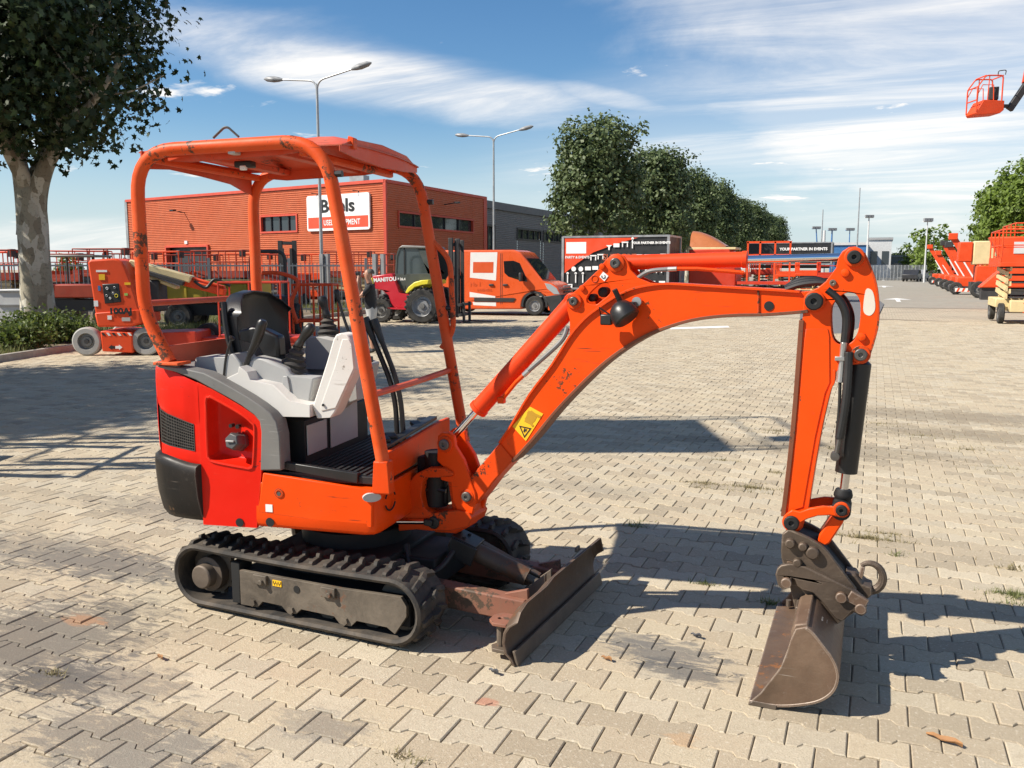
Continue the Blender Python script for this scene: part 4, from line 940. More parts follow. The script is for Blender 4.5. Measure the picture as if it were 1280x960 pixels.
# --- boom
BH = .062; YN = YC - BH
BT = [(581, 612), (586, 600), (592, 592), (603, 580), (614, 566), (624, 554), (640, 530), (662, 493), (690, 456), (712, 421), (730, 399.5), (747, 386), (767, 372.5), (787, 362.5), (810, 357), (835, 355), (880, 357.5), (954, 362), (1000, 365), (1014, 364)]
BB = [(1022, 388), (1010, 389), (990, 391), (954, 393.5), (922, 394), (893, 396), (866, 400), (840, 407), (812, 417.5), (788, 430.5), (765, 446), (744, 463.5), (716, 491), (691, 518), (664, 551), (640, 577), (618, 600), (604, 619), (596, 629), (588, 632), (581, 627), (578, 619)]
def boom():
    o = outY(BT, YN) + [UY(1026, 366, YN), UY(1030, 376, YN)] + outY(BB, YN)
    b = MB(); b.prism([o], pl(YN), .006, 2 * BH - .006); bm = b.build('boom', 'orange_paint', exc, bevel=.003)
    def flange(pts, name, w, th, m, sgn):
        P = [v3(UY(*p, YN), YC) for p in pts]
        P = spline(P, 3)
        rows = []
        for i, p in enumerate(P):
            t = (P[min(i + 1, len(P) - 1)] - P[max(i - 1, 0)]).normalized(); n = Vector((-t.z, 0, t.x)) * sgn
            rows.append([p + n * a + Vector((0, c, 0)) for a, c in ((-th * .5, -w), (th * .5, -w), (th * .5, w), (-th * .5, w))])
        b = MB(); b.strip(rows, closed=True); k = len(b.v); b.f += [(0, 1, 2, 3), (k - 4, k - 1, k - 2, k - 3)]
        return b.build(name, m, bm, bevel=.0015, seg=1)
    flange(BT[5:-1], 'top_flange', BH + .006, .010, 'orange_paint', 1)
    flange(BB[1:-6], 'bottom_flange', BH + .004, .013, 'flange_dirt_shade', -1)
    # foot casting
    b = MB(); b.prism([outY([(580, 608), (592, 592), (612, 569), (625, 554), (642, 575), (618, 601), (604, 620), (596, 630), (587, 632), (579, 626)], YN)], pl(YN), -.004, 2 * BH + .004); b.build('boom_foot', 'orange_worn', bm, bevel=.005)
    pin(bm, 585, 620, YN - .004, .024, .03, collar=1.45)
    # cheek plates over the bend carrying both cylinder pins
    ck = outY([(712, 421), (712, 400), (709, 388), (710, 376), (716, 366), (727, 357), (748, 337), (757, 325), (764, 319), (772, 317), (780, 320), (785, 328), (788, 337), (797, 347), (812, 353.5), (835, 355), (810, 358), (787, 364), (767, 374), (747, 388), (730, 401)], YN)
    slot = [(p.x, p.y) for p in spline([UY(*p, YN) + (0,) for p in [(734, 378), (735, 370), (743, 361), (752, 354.5), (759, 354), (763, 359), (762, 367), (753, 375), (744, 381)]], 3, True)]
    for d0, d1 in ((.0, .018), (2 * BH - .018, 2 * BH)):
        b = MB(); b.prism([ck, slot], pl(YN), d0, d1); b.build('cheek_plate', 'orange_paint', bm, bevel=.003)
    for (px, py) in ((753, 333), (728, 360)):
        u = UY(px, py, YN); b = MB(); b.lathe([(.001, 0), (.013, .001), (.012, .011), (.001, .014)], v3(u, YN), (0, -1, 0), 12); b.build('bolt_cap', 'orange_paint', bm)
    u = UY(743.5, 348.5, YN); b = MB(); b.tube([v3((u[0] + .014 * math.cos(R(a)), u[1] + .014 * math.sin(R(a))), YN - .001) for a in range(0, 360, 24)], .0022, 5, closed=True); b.build('hole_rim', 'orange_worn', bm)
    pin(bm, 770, 329, YN, .022, .026, collar=1.75); pin(bm, 718, 376.5, YN, .020, .026, collar=1.75)
    # hydraulic couplings inside the slot
    for (px, py, r) in ((756, 365, .022), (742, 372, .017)):
        u = UY(px, py, YC); b = MB(); b.lathe([(.001, 0), (r, .001), (r, .05), (r * .6, .055), (.001, .056)], v3(u, YC + .02), (0, -1, 0), 14); b.build('hose_coupling', 'interior_dark', bm)
    b = MB(); b.prism([outY([(716, 392), (728, 364), (768, 334), (790, 356), (760, 376), (730, 398)], YC)], pl(YC), .03, .04); b.build('cheek_inner_plate', 'orange_worn', bm)  # thin worn orange plate between the cheeks, behind the slot
    s = outY([(749.5, 346), (754, 339.5), (760.5, 345), (755.5, 351.5)], YN - .002); b = MB(); b.prism([s], pl(YN - .002), -.001, .001); sk = b.build('hook_sticker', 'label_white', bm)
    uc = UY(754.5, 345, YN); b = MB(); b.tube([v3((uc[0] + .0075 * math.cos(R(a)), uc[1] - .002 + .0075 * math.sin(R(a))), YN - .004) for a in range(150, 420, 20)], .0018, 5); b.build('hook_sign', 'label_black', sk)
    # weld step, lifting hole near the tip
    u0, u1 = UY(948, 361, YN), UY(948, 394, YN); b = MB(); b.cyl(v3(u0, YN + .004), v3(u1, YN + .004), .005, n=8); b.build('weld_bead', 'orange_worn', bm)
    u = UY(961, 382.5, YN); b = MB(); b.lathe([(.001, 0), (.019, .0005), (.019, .003), (.001, .0035)], v3(u, YN + .006), (0, -1, 0), 18); b.build('tube_hole', 'interior_dark', bm)
    pin(bm, 1018, 376.5, YN - .002, .034, .040, m='interior_dark', collar=1.2, seg=12)
    # yellow pinch-point label
    q = outY([(640, 533), (662, 508.5), (678.5, 517.5), (657, 551.5)], YN); b = MB(); b.prism([q], pl(YN), .0035, .006); wl = b.build('warning_label', 'label_yellow', bm)
    c = [UY(*p, YN) for p in ((648.5, 532), (664, 535.5), (655, 547.5))]
    cc = (sum(p[0] for p in c) / 3, sum(p[1] for p in c) / 3)
    b = MB(); b.prism([c, [(cc[0] + (p[0] - cc[0]) * .72, cc[1] + (p[1] - cc[1]) * .72) for p in c]], pl(YN), .002, .0034); b.build('warning_triangle', 'label_black', wl)
    b = MB(); b.prism([[(cc[0] + dx, cc[1] + dz) for dx, dz in ((-.008, -.004), (-.002, .012), (.004, .006), (.010, .008), (.006, -.004), (.002, -.001), (-.001, -.010))]], pl(YN), .002, .0034); b.build('hand_sign', 'label_black', wl)
    for k, pts in enumerate([[(655, 527), (659, 516), (664, 513), (672, 519), (668, 527), (663, 531)], [(658.5, 516), (660.5, 513), (676, 520), (675, 523)], [(655.5, 523), (657.5, 521), (667, 532), (665, 534)]]):
        b = MB(); b.prism([outY(pts, YN)], pl(YN), .0025 - .0004 * k, .0034); b.build('machine_sign', 'label_dim', wl)
    # work light on its stalk
    u = UY(780, 391, 3.53); c = v3(u, 3.515); b = MB()
    b.lathe([(.001, -.052), (.022, -.048), (.042, -.034), (.054, -.012), (.058, .01), (.058, .030), (.050, .036), (.001, .037)], c, (.52, -.15, -.62), 26); wl2 = b.build('work_light', 'black_plastic', bm)
    b = MB(); b.tube(spline([c + Vector((-.015, .03, .03)), c + Vector((-.028, .02, .065)), c + Vector((-.040, .01, .095))], 4), .012, 8); b.build('light_cable', 'hose_rubber', wl2)
    b = MB(); b.box(c + Vector((-.075, .02, -.03)), (.05, .03, .045)); b.box(c + Vector((.03, .05, .03)), (.03, .08, .03)); b.build('light_bracket', 'black_plastic', wl2, bevel=.006)
    b = MB(); b.tube([c + Vector((-.06, .02, -.01)), c + Vector((-.105, .01, .02)), c + Vector((-.10, .02, -.015)), c + Vector((-.07, .02, -.035))], .004, 6); b.build('light_wire', 'hose_rubber', wl2)
    u = UY(797, 377, YN); b = MB(); b.lathe([(.001, 0), (.020, .001), (.020, .02), (.001, .021)], v3(u, YN), (0, -1, 0), 12); b.build('light_mount', 'fitting_steel', wl2)
mat('fitting_grey', (.16,.155,.15), .45, var=.2)
mat('label_dim', (.45, .24, .01), .5, var=.05)
boom()
def cylinder(name, a, b_, r, rod_r, frac, m, y=YC, parent=None, gland=None):
    p, q = v3(UY(*a, y), y), v3(UY(*b_, y), y); d = (q - p)
    s = MB(); s.lathe([(r * .5, 0), (r, .012), (r, d.length * frac - .02), (r * 1.10, d.length * frac - .018), (r * 1.10, d.length * frac), (rod_r, d.length * frac + .004), (rod_r, d.length * frac + .0045)], p, d, 26)
    c = s.build(name, m, exc, angle=30)
    s = MB(); s.cyl(p + d * (frac - .05), q, rod_r, n=16); s.build('cylinder_rod', 'chrome', c)
    s = MB(); s.cyl(q + Vector((0, -.032, 0)), q + Vector((0, .032, 0)), rod_r * 1.9, n=18); s.cyl(q - d.normalized() * .045, q, rod_r * 1.5, n=14); s.build('rod_eye', 'orange_worn', c, bevel=.003)
    s = MB(); s.cyl(p + Vector((0, -.034, 0)), p + Vector((0, .034, 0)), r * .95, n=18); s.build('barrel_eye', m, c, bevel=.003)
    return c, p, q, d.normalized()
bc, p, q, d = cylinder('boom_cylinder', (718, 377), (559, 555), .042, .0165, .745, 'cylinder_paint')
s = MB(); pa, pb = v3(UY(700, 428, 3.585), 3.585), v3(UY(661, 463, 3.585), 3.585); s.tube(spline([v3(UY(709, 410, 3.60), 3.60), pa, pb], 6), .011, 8); s.build('hydraulic_hose', 'fitting_grey', bc) if 'fitting_grey' in M else s.build('hydraulic_hose', 'hose_rubber', bc)
s = MB(); pc = v3(UY(645, 478, 3.585), 3.585); s.cyl(pb, pb * .6 + pc * .4, .012, n=8); s.build('hose_fitting', 'fitting_steel', bc)
s = MB(); pd = v3(UY(627, 500, 3.60), 3.60); s.tube([pb * .6 + pc * .4, pc, pd], .010, 8); s.box(pd, (.03, .03, .03)); s.build('oil_pipe', 'orange_paint', bc, bevel=.002)
ac, p, q, d = cylinder('arm_cylinder', (770, 328.5), (1068, 321), .0315, .0155, .575, 'cylinder_paint')
s = MB(); s.tube(spline([v3(UY(798, 347, 3.60), 3.60), v3(UY(812, 339, 3.59), 3.59), v3(UY(835, 336.5, 3.59), 3.59)], 6), .009, 8); s.build('hydraulic_hose', 'fitting_grey' if 'fitting_grey' in M else 'hose_rubber', ac)
s = MB(); s.cyl(v3(UY(835, 336.5, 3.59), 3.59), v3(UY(846, 336, 3.59), 3.59), .010, n=8); s.build('hose_fitting', 'fitting_steel', ac)
s = MB(); s.tube([v3(UY(846, 336, 3.59), 3.59), v3(UY(872, 336, 3.60), 3.60), v3(UY(930, 341, 3.62), 3.62)], .008, 8); s.build('oil_pipe', 'orange_paint', ac)
for k in range(3):
    s = MB(); s.tube(spline([v3(UY(982, 362 - 1 * k, 3.62 + .03 * k), 3.62 + .03 * k), v3(UY(1000, 356 - 3 * k, 3.62 + .03 * k), 3.62 + .03 * k), v3(UY(1022, 353.5 - 2 * k, 3.62 + .03 * k), 3.62 + .03 * k), v3(UY(1040, 356, 3.62 + .03 * k), 3.62 + .03 * k)], 6), .012, 8); s.build('hydraulic_hose', 'hose_rubber', ac)
# --- arm
def arm():
    yn = YC - .058
    goose = outY([(1032, 352), (1045, 335), (1048, 322), (1053, 314), (1061, 309), (1069, 308), (1077, 311.5), (1082, 319), (1089, 336), (1094, 352), (1097.5, 370), (1098.5, 386), (1097.5, 404), (1093.5, 422), (1088, 440), (1083.5, 450), (1076, 455), (1064, 456), (1050, 458), (1043, 470), (1041.5, 479), (1037.5, 487), (1024, 545), (1009, 632), (1007, 648), (1003, 660), (995, 667), (985, 666), (979, 657), (979.5, 640), (991, 540), (1000, 440), (1003.5, 395), (1004, 376), (1012, 364), (1022, 360)], yn)
    hole = [(p.x, p.y) for p in spline([UY(*p, yn) + (0,) for p in [(1040, 384), (1046, 375), (1054, 368), (1062, 365.5), (1070, 368), (1075, 377), (1075.5, 393), (1073.5, 410), (1070, 421), (1064, 428), (1056, 431), (1047, 429.5), (1041, 421), (1039, 402)]], 3, True)]
    b = MB(); b.prism([goose, hole], pl(yn), .0, .016); b.prism([goose, hole], pl(yn), .100, .116); a = b.build('arm', 'orange_paint', exc, bevel=.003)
    def flange(pts, name, w, th, m, par=a, yc=YC):
        P = spline([v3(UY(*p, yn), yc) for p in pts], 3); rows = []
        for i, p in enumerate(P):
            t = (P[min(i + 1, len(P) - 1)] - P[max(i - 1, 0)]).normalized(); n = Vector((-t.z, 0, t.x))
            rows.append([p + n * a_ + Vector((0, c, 0)) for a_, c in ((-th * .5, -w), (th * .5, -w), (th * .5, w), (-th * .5, w))])
        b = MB(); b.strip(rows, closed=True); k = len(b.v); b.f += [(0, 1, 2, 3), (k - 4, k - 1, k - 2, k - 3)]
        return b.build(name, m, par, bevel=.0015, seg=1)
    flange([(1002, 400), (999, 440), (991, 540), (979, 645)], 'inner_flange', .066, .018, 'flange_dirt_shade')
    flange([(1043, 462), (1042, 478), (1037, 489), (1024, 546), (1009, 636)], 'outer_flange', .064, .010, 'orange_paint')
    flange([(1080, 316), (1089, 337), (1095, 355), (1098, 378), (1097.5, 404), (1093, 424), (1087, 443)], 'goose_rim', .058, .008, 'orange_worn')
    # side plate of the box section stands proud below the gooseneck
    b = MB(); b.prism([outY([(1007, 411), (1035, 411), (1037, 420), (1037.5, 478), (1032, 490), (1019, 548), (1004, 634), (985, 640), (996, 540), (1004, 440)], yn)], pl(yn), -.004, .002); b.build('side_plate', 'orange_paint', a, bevel=.002)
    # worn patches where the paint of the white decal remains
    u = [UY(*p, yn) for p in [(1082, 363), (1087, 361), (1091.5, 366), (1094, 380), (1093, 389), (1087.5, 394.5), (1081, 392), (1079, 384)]]; sp = [(p.x, p.y) for p in spline([x + (0,) for x in u], 3, True)]
    b = MB(); b.prism([sp], pl(yn), -.0015, .0005); b.build('reflector_decal', 'label_pale', a)
    pin(a, 1068, 321.5, yn, .026, .034, m='interior_dark', collar=1.45); pin(a, 1076, 443, yn, .024, .03, collar=1.5)
    for (px, py) in ((1056.5, 341), (1077, 421)):
        u = UY(px, py, yn); b = MB(); b.lathe([(.001, 0), (.017, .001), (.015, .012), (.001, .016)], v3(u, yn), (0, -1, 0), 14); b.build('bolt_cap', 'orange_paint', a)
    u = UY(1041, 353.5, yn); b = MB(); b.lathe([(.001, 0), (.013, .001), (.012, .008), (.006, .009), (.001, .004)], v3(u, yn), (0, -1, 0), 12); b.build('grease_nipple', 'coupler_steel', a)
    pin(a, 990, 652, yn - .006, .030, .036, m='interior_dark', collar=1.25)
    # hoses through the gooseneck and down the back of the arm
    for k, (yy, r) in enumerate(((3.60, .016), (3.64, .016))):
        s = MB(); s.tube(spline([v3(UY(1034 + 6 * k, 362, yy), yy), v3(UY(1050 + 5 * k, 376, yy), yy), v3(UY(1058 + 5 * k, 397, yy), yy), v3(UY(1056 + 4 * k, 428, yy), yy)], 8), r, 10); s.build('hydraulic_hose', 'hose_rubber', a)
        for j in range(9):
            t = j / 8; pp = UY(1050 + 5 * k + 6 * t, 380 + 44 * t, yy)
    s = MB(); pth = [v3(UY(1055, 428, 3.585), 3.585), v3(UY(1053, 445, 3.585), 3.585), v3(UY(1050, 478, 3.585), 3.585)]; s.tube(pth, [.013, .011, .014], 10); s.box(pth[1] + Vector((-.004, 0, -.01)), (.045, .03, .016)); s.build('hose_fitting', 'fitting_steel', a, bevel=.002)
    s = MB(); s.tube(spline([v3(UY(1050, 478, 3.585), 3.585), v3(UY(1049, 510, 3.585), 3.585), v3(UY(1046, 545, 3.585), 3.585), v3(UY(1046, 565, 3.585), 3.585)], 6), .006, 8); s.build('oil_pipe', 'hose_rubber', a)
    s = MB(); hp = spline([v3(UY(1061, 440, 3.575), 3.575), v3(UY(1059, 480, 3.57), 3.57), v3(UY(1055, 515, 3.57), 3.57), v3(UY(1049, 548, 3.57), 3.57)], 12); s.tube(hp, [.0155 + .0014 * (i % 2) for i in range(len(hp))], 10); s.build('hose_sleeve', 'hose_rubber', a)
    s = MB(); s.tube([v3(UY(1049, 548, 3.57), 3.57), v3(UY(1045, 568, 3.57), 3.57)], .009, 8); s.lathe([(.001, 0), (.017, .001), (.017, .04), (.001, .041)], v3(UY(1043.5, 571, 3.56), 3.56), (0, 1, 0), 12); s.build('hose_fitting', 'pin_steel', a)
    # bucket cylinder
    p, q = v3(UY(1076.5, 443, YC), YC), v3(UY(1052, 634, YC), YC); d = q - p; r = .042
    s = MB(); s.lathe([(r * .6, .02), (r, .035), (r, d.length * .765), (r * .5, d.length * .768)], p, d, 26); cy = s.build('bucket_cylinder', 'black_plastic', exc)
    s = MB(); s.cyl(p + d * .74, q, .0175, n=16); s.build('cylinder_rod', 'chrome', cy)
    s = MB(); s.lathe([(.030, 0), (.036, .02), (.036, .03), (.030, .04), (.036, .055), (.03, .07)], q - d.normalized() * .075, d, 16); s.cyl(q + Vector((0, -.07, 0)), q + Vector((0, .07, 0)), .037, n=18); s.build('rod_eye', 'interior_dark', cy, bevel=.003)
    s = MB(); s.cyl(p + Vector((0, -.038, 0)), p + Vector((0, .038, 0)), .034, n=16); s.build('barrel_eye', 'black_plastic', cy)
    # bucket linkage
    for yy in (YC - .085, YC + .067):
        o = outY([(981, 652), (982, 643), (990, 637.5), (1000, 640), (1012, 635.5), (1028, 633), (1042, 634), (1049, 629), (1058, 631), (1060, 640), (1054, 648), (1046, 646), (1036, 644.5), (1022, 645), (1009, 649), (1000, 654), (998, 662), (989, 667), (982, 662)], YC - .085)
        b = MB(); b.prism([o], pl(yy), 0, .018); lk = b.build('swing_link', 'orange_paint', exc, bevel=.004)
    pin(lk, 1052, 637, YC - .085, .022, .026, m='interior_dark', collar=1.4)
    o = outY([(1041, 644), (1050, 632), (1060, 640), (1053, 655), (1037, 679), (1032, 682), (1022, 676), (1024, 668)], YC - .05)
    b = MB(); b.prism([o], pl(YC - .055), 0, .11); b.build('bucket_link', 'orange_paint', exc, bevel=.006)
mat('label_pale', (.66, .60, .50), .6, var=.1, chips=.5, cscale=18, chip_col=(.5, .3, .18))
arm()
# --- quick coupler and bucket
def coupler():
    yn = YC - .105
    up = outY([(977.5, 668), (984, 663), (991, 663.5), (1010, 672), (1026, 681), (1035, 690), (1071, 737.5), (1066, 742), (1030, 722), (1010, 710), (992, 703), (978, 700), (976, 690)], yn)
    b = MB(); b.prism([up], pl(yn), 0, .022); c = b.build('quick_coupler', 'coupler_steel', exc, bevel=.004)
    b = MB(); b.prism([up], pl(yn), .188, .21); b.build('coupler_cheek', 'coupler_steel', c, bevel=.004)
    lo = outY([(970, 716), (972, 709), (977, 704.5), (986, 702.5), (998, 704), (1012, 708), (1030, 717), (1048, 726), (1071, 737), (1084, 748), (1083, 764), (1077, 768), (1066, 762), (1056, 772), (1051, 773.5), (1044, 770), (1030, 752), (1016, 738), (1003, 735), (997, 730), (994, 722), (990, 719.5), (991, 727), (986, 733), (979, 735), (973, 729)], yn)
    b = MB(); b.prism([lo], pl(yn), -.024, .0); b.build('hook_plate', 'coupler_steel', c, bevel=.004)
    b = MB(); b.prism([lo], pl(yn), .21, .234); b.build('hook_plate', 'coupler_steel', c, bevel=.004)
    b = MB(); b.prism([outY([(985, 668), (1020, 682), (1066, 740), (1040, 728), (992, 704)], yn)], pl(yn), .03, .18); b.build('coupler_body', 'interior_dark', c, bevel=.004)
    for (px, py, r) in ((988, 678, .020), (1004, 682, .018), (1016, 690, .026), (997, 702, .018), (1033, 746 - 1, .02)):
        if py > 730: continue
        u = UY(px, py, yn); b = MB(); b.lathe([(.001, 0), (r, .001), (r, .020), (r * .8, .026), (.001, .027)], v3(u, yn), (0, -1, 0), 14); b.build('pin_head', 'coupler_steel', c, bevel=.002)
    for (px, py) in ((984, 725), (1052, 743), (1076, 757)):
        u = UY(px, py, yn); b = MB(); b.cyl(v3(u, yn - .045), v3(u, yn + .26), .021, n=14); b.build('bucket_pin', 'rusty_steel', c, bevel=.003)
    u = UY(1066, 744, yn); b = MB(); b.bar(v3(u, yn - .03) + Vector((-.015, 0, .008)), v3(u, yn - .03) + Vector((.05, 0, -.022)), .014, .045); b.build('lock_plate', 'rusty_steel', c, bevel=.003)
    # lifting hook on the back
    yh = YC + .02; o = UY(1087, 721, yh); ro = .052
    pts = [v3((o[0] + ro * math.cos(R(a)) * .95, o[1] + ro * 1.08 * math.sin(R(a))), yh) for a in range(-120, 146, 14)]
    b = MB(); b.tube(pts, [.018 - .009 * (i / (len(pts) - 1)) ** 2 for i in range(len(pts))], 10); lh = b.build('lifting_hook', 'coupler_steel', c)
    b = MB(); b.prism([outY([(1057, 712), (1070, 714), (1078, 726), (1090, 730), (1091, 738), (1084, 744), (1074, 736), (1060, 724)], yh)], pl(yh), -.05, .05); b.build('hook_base', 'coupler_steel', lh, bevel=.005)
    b = MB(); q0 = UY(1076, 714, yh); b.bar(v3(q0, yh) + Vector((0, 0, -.03)), v3(q0, yh) + Vector((.008, 0, .022)), .02, .016); b.build('hook_latch', 'rusty_steel', lh, bevel=.003)
coupler()
def bucket():
    y0, y1 = 3.215, 4.262
    side_o = outY([(936, 882), (970, 884), (1000, 883), (1025, 878), (1042, 866.5), (1049, 850), (1047, 834), (1040, 820), (1034, 812), (1017.5, 791), (1008, 784), (994, 786.5), (988.5, 799), (984, 813), (976, 834), (965, 848), (950, 867)], y0)
    side_o = [(x, max(z, .006)) for x, z in side_o]
    b = MB(); b.prism([side_o], pl(y0), 0, .012); bk = b.build('bucket', 'rusty_steel', exc, bevel=.003)
    b = MB(); b.prism([side_o], pl(y1 - .012), 0, .012); b.build('side_plate', 'rusty_steel', bk, bevel=.003)
    # shell: floor, heel and back rolled from one plate
    sh = [(x, z) for x, z in side_o[:11]]
    sh = [(p.x, p.y) for p in spline([q + (0,) for q in sh], 4)]
    rows = []
    for i, (x, z) in enumerate(sh):
        a, c = sh[max(0, i - 1)], sh[min(len(sh) - 1, i + 1)]; t = Vector((c[0] - a[0], c[1] - a[1])).normalized(); n = Vector((-t.y, t.x))
        rows.append([Vector((x, y0 - .002, z)), Vector((x, y1 + .002, z)), Vector((x + n.x * .011, y1 + .002, z + n.y * .011)), Vector((x + n.x * .011, y0 - .002, z + n.y * .011))])
    b = MB(); b.strip(rows, closed=True); k = len(b.v); b.f += [(0, 1, 2, 3), (k - 4, k - 1, k - 2, k - 3)]
    b.build('bucket_shell', 'rusty_steel', bk, bevel=.002, seg=1)
    x0 = side_o[0][0]; b = MB(); b.prism([[(x0 - .004, .0), (x0 + .10, .0), (x0 + .10, .015), (x0 + .01, .016)]], pl(y0 - .006), 0, y1 - y0 + .012); b.build('cutting_lip', 'steel_dirty', bk, bevel=.003)
    # top tube and the ears that take the coupler pins
    tx, tz = side_o[10]; ux, uz = side_o[11]
    b = MB(); b.prism([[(tx + .012, tz - .03), (tx + .004, tz + .010), (ux - .004, uz + .012), (ux - .016, uz - .02), (ux - .006, uz - .07), (tx + .01, tz - .08)]], pl(y0 + .0), .013, y1 - y0 - .013); b.build('top_beam', 'rusty_steel', bk, bevel=.006)
    b = MB(); b.prism([[(ux - .018, uz - .005), (ux - .02, uz - .10), (ux + .05, uz - .12), (ux + .06, uz)]], pl(YC), -.20, .20); b.build('wear_plate', 'coupler_steel', bk, bevel=.004)
    for yy in (YC - .092, YC + .092):
        o = outY([(983, 728), (992, 722), (1010, 735), (1052, 738), (1079, 752), (1078, 766), (1056, 780), (1030, 800), (1008, 790), (996, 786)], YC - .16)
        b = MB(); b.prism([[(x, z) for x, z in o]], pl(yy), -.008, .008); b.build('hanger_ear', 'coupler_steel', bk, bevel=.003)
    # weld-on number on the back, near side
    for k, (dx, dz) in enumerate(((0, 0), (.012, -.02), (.024, -.045))):
        b = MB(); b.box((tx + .042 + dx * 1.2, y0 + .20 + .03 * k, tz - .045 + dz), (.006, .035, .02), Matrix.Rotation(.5, 3, 'Y')); b.build('weld_mark', 'fitting_steel', bk, bevel=.001)
    b = MB(); b.cyl((x0 + .055, y1 - .06, .03), (x0 + .055, y1 - .06, .06), .012, n=8); b.build('bolt', 'steel_dirty', bk)
bucket()
# ------------------------------------------------------------------ buildings
mat('clad_orange', (.50, .125, .052), .5, spec=.3, var=.08, dust=.25, dust_col=(.58, .24, .14), dscale=.5)
mat('clad_trim', (.55, .07, .035), .5, var=.06)
mat('clad_grey', (.165, .165, .17), .5, var=.08, dust=.2, dust_col=(.23, .23, .22), dscale=.4)
mat('roof_trim_grey', (.10, .10, .105), .5, var=.08)
mat('frame_dark', (.03, .03, .032), .4, var=.1)
mat('sign_white', (.80, .79, .77), .4, var=.03)
mat('sign_red', (.70, .075, .03), .4, var=.04)
mat('concrete_base', (.30, .29, .27), .85, var=.15)
mat('galvanised', (.36, .37, .37), .5, metal=.5, var=.15)
mat('roof_grey', (.30, .30, .30), .8, var=.1)
glass('window_glass', (.030, .038, .045), .06)
glass('dark_glass', (.012, .014, .016), .05)
def plane_hit(px, py, P, d):
    n = Vector((-d.y, d.x, 0)); p = hit(px, py, P, n); return ((p - P).dot(d), p.z)
def cladding(root, P, d, out, rects, mtl, pitch=.115, depth=.034):
    # horizontal trapezoid ribs; rects are (u0,u1,z0,z1)
    b = MB()
    for (u0, u1, z0, z1) in rects:
        rows = []; n = max(1, round((z1 - z0) / pitch)); h = (z1 - z0) / n
        for k in range(n):
            z = z0 + k * h
            for f, o in ((0, 0), (.18, depth), (.62, depth), (.80, 0)):
                rows.append([P + d * u + out * o + Vector((0, 0, z + f * h)) for u in (u0, u1)])
        rows.append([P + d * u + Vector((0, 0, z1)) for u in (u0, u1)])
        b.strip(rows)
    return b.build('cladding', mtl, root, smooth=False, recalc=False)
def around(U0, U1, Z0, Z1, holes):
    # split a facade into rectangles that leave the openings free (openings do not overlap in u)
    out = []; u = U0
    for (a, b, z0, z1) in sorted(holes):
        if a > u: out.append((u, a, Z0, Z1))
        if z0 > Z0: out.append((a, b, Z0, z0))
        if z1 < Z1: out.append((a, b, z1, Z1))
        u = b
    if u < U1: out.append((u, U1, Z0, Z1))
    return out
def window(root, P, d, out, r, n, fr='clad_trim', gl='window_glass', transom=False):
    u0, u1, z0, z1 = r; c = lambda u, z, o: P + d * u + out * o + Vector((0, 0, z))
    b = MB(); b.bar(c(u0, z0 - .05, .01), c(u1, z0 - .05, .01), .16, .10); b.bar(c(u0, z1 + .05, .01), c(u1, z1 + .05, .01), .16, .10)
    b.bar(c(u0 - .05, z0 - .1, .01), c(u0 - .05, z1 + .1, .01), .10, .16, out); b.bar(c(u1 + .05, z0 - .1, .01), c(u1 + .05, z1 + .1, .01), .10, .16, out)
    w = b.build('window', fr, root, smooth=False)
    for k in range(n):
        a, e = u0 + (u1 - u0) * k / n, u0 + (u1 - u0) * (k + 1) / n
        g = MB(); g.add([c(a, z0, -.09), c(e, z0, -.09), c(e, z1, -.09), c(a, z1, -.09)], [(0, 1, 2, 3)]); g.build('pane', gl, w, smooth=False)
        if k:
            g = MB(); g.bar(c(a, z0, -.05), c(a, z1, -.05), .08, .08, out); g.build('mullion', 'frame_dark', w, smooth=False)
    return w
HT = 6.14
BC = at_range(481, 225, 47.0); BC.z = 0
BP1 = gnd(158, 250.5, HT); BP1.z = 0
dL = (BP1 - BC).normalized(); lenL = (BP1 - BC).length
dR = Vector((0.012, 1, 0)).normalized()
oL = Vector((dL.y, -dL.x, 0)); oL = oL if oL.y < 0 else -oL
oR = Vector((1, -.012, 0)).normalized()
lenR = plane_hit(606, 300, BC, dR)[0]
ware = thing('orange_warehouse', 'orange ribbed metal warehouse with flat roof behind the fence', 'building', BC)
def rect_on(P, d, x0, y0, x1, y1):
    a, b = plane_hit(x0, y1, P, d), plane_hit(x1, y0, P, d); e, f = plane_hit(x0, y0, P, d), plane_hit(x1, y1, P, d)
    u0, u1 = sorted((a[0], b[0])); return (u0, u1, (a[1] + f[1]) / 2, (b[1] + e[1]) / 2)
wl = rect_on(BC, dL, 328, 270.5, 371, 289)
dl = rect_on(BC, dL, 212, 309, 261, 345); dl = (dl[0], dl[1], .0, dl[3])
wr = rect_on(BC, dR, 498, 267, 590, 288); wr = (wr[0], wr[1], plane_hit(545, 286, BC, dR)[1], plane_hit(545, 271, BC, dR)[1])
cladding(ware, BC, dL, oL, around(0.12, lenL, .3, HT - .12, [wl, dl]), 'clad_orange')
cladding(ware, BC, dR, oR, around(0.12, lenR, .3, HT - .12, [wr]), 'clad_orange')
b = MB()
for P, d, ln, o in ((BC, dL, lenL, oL), (BC, dR, lenR, oR)):
    b.bar(P + Vector((0, 0, HT - .04)) - d * .05 * 0 + o * .0, P + d * ln + Vector((0, 0, HT - .04)) + o * .0, .20, .16)
b.build('roof_trim', 'clad_trim', ware, smooth=False)
b = MB(); b.bar(BC + Vector((0, 0, .0)), BC + Vector((0, 0, HT)), .16, .16); b.build('corner_trim', 'clad_trim', ware, smooth=False)
b = MB(); b.bar(BP1 + Vector((0, 0, 0)), BP1 + Vector((0, 0, HT)), .2, .2); b.build('corner_trim', 'galvanised', ware, smooth=False)
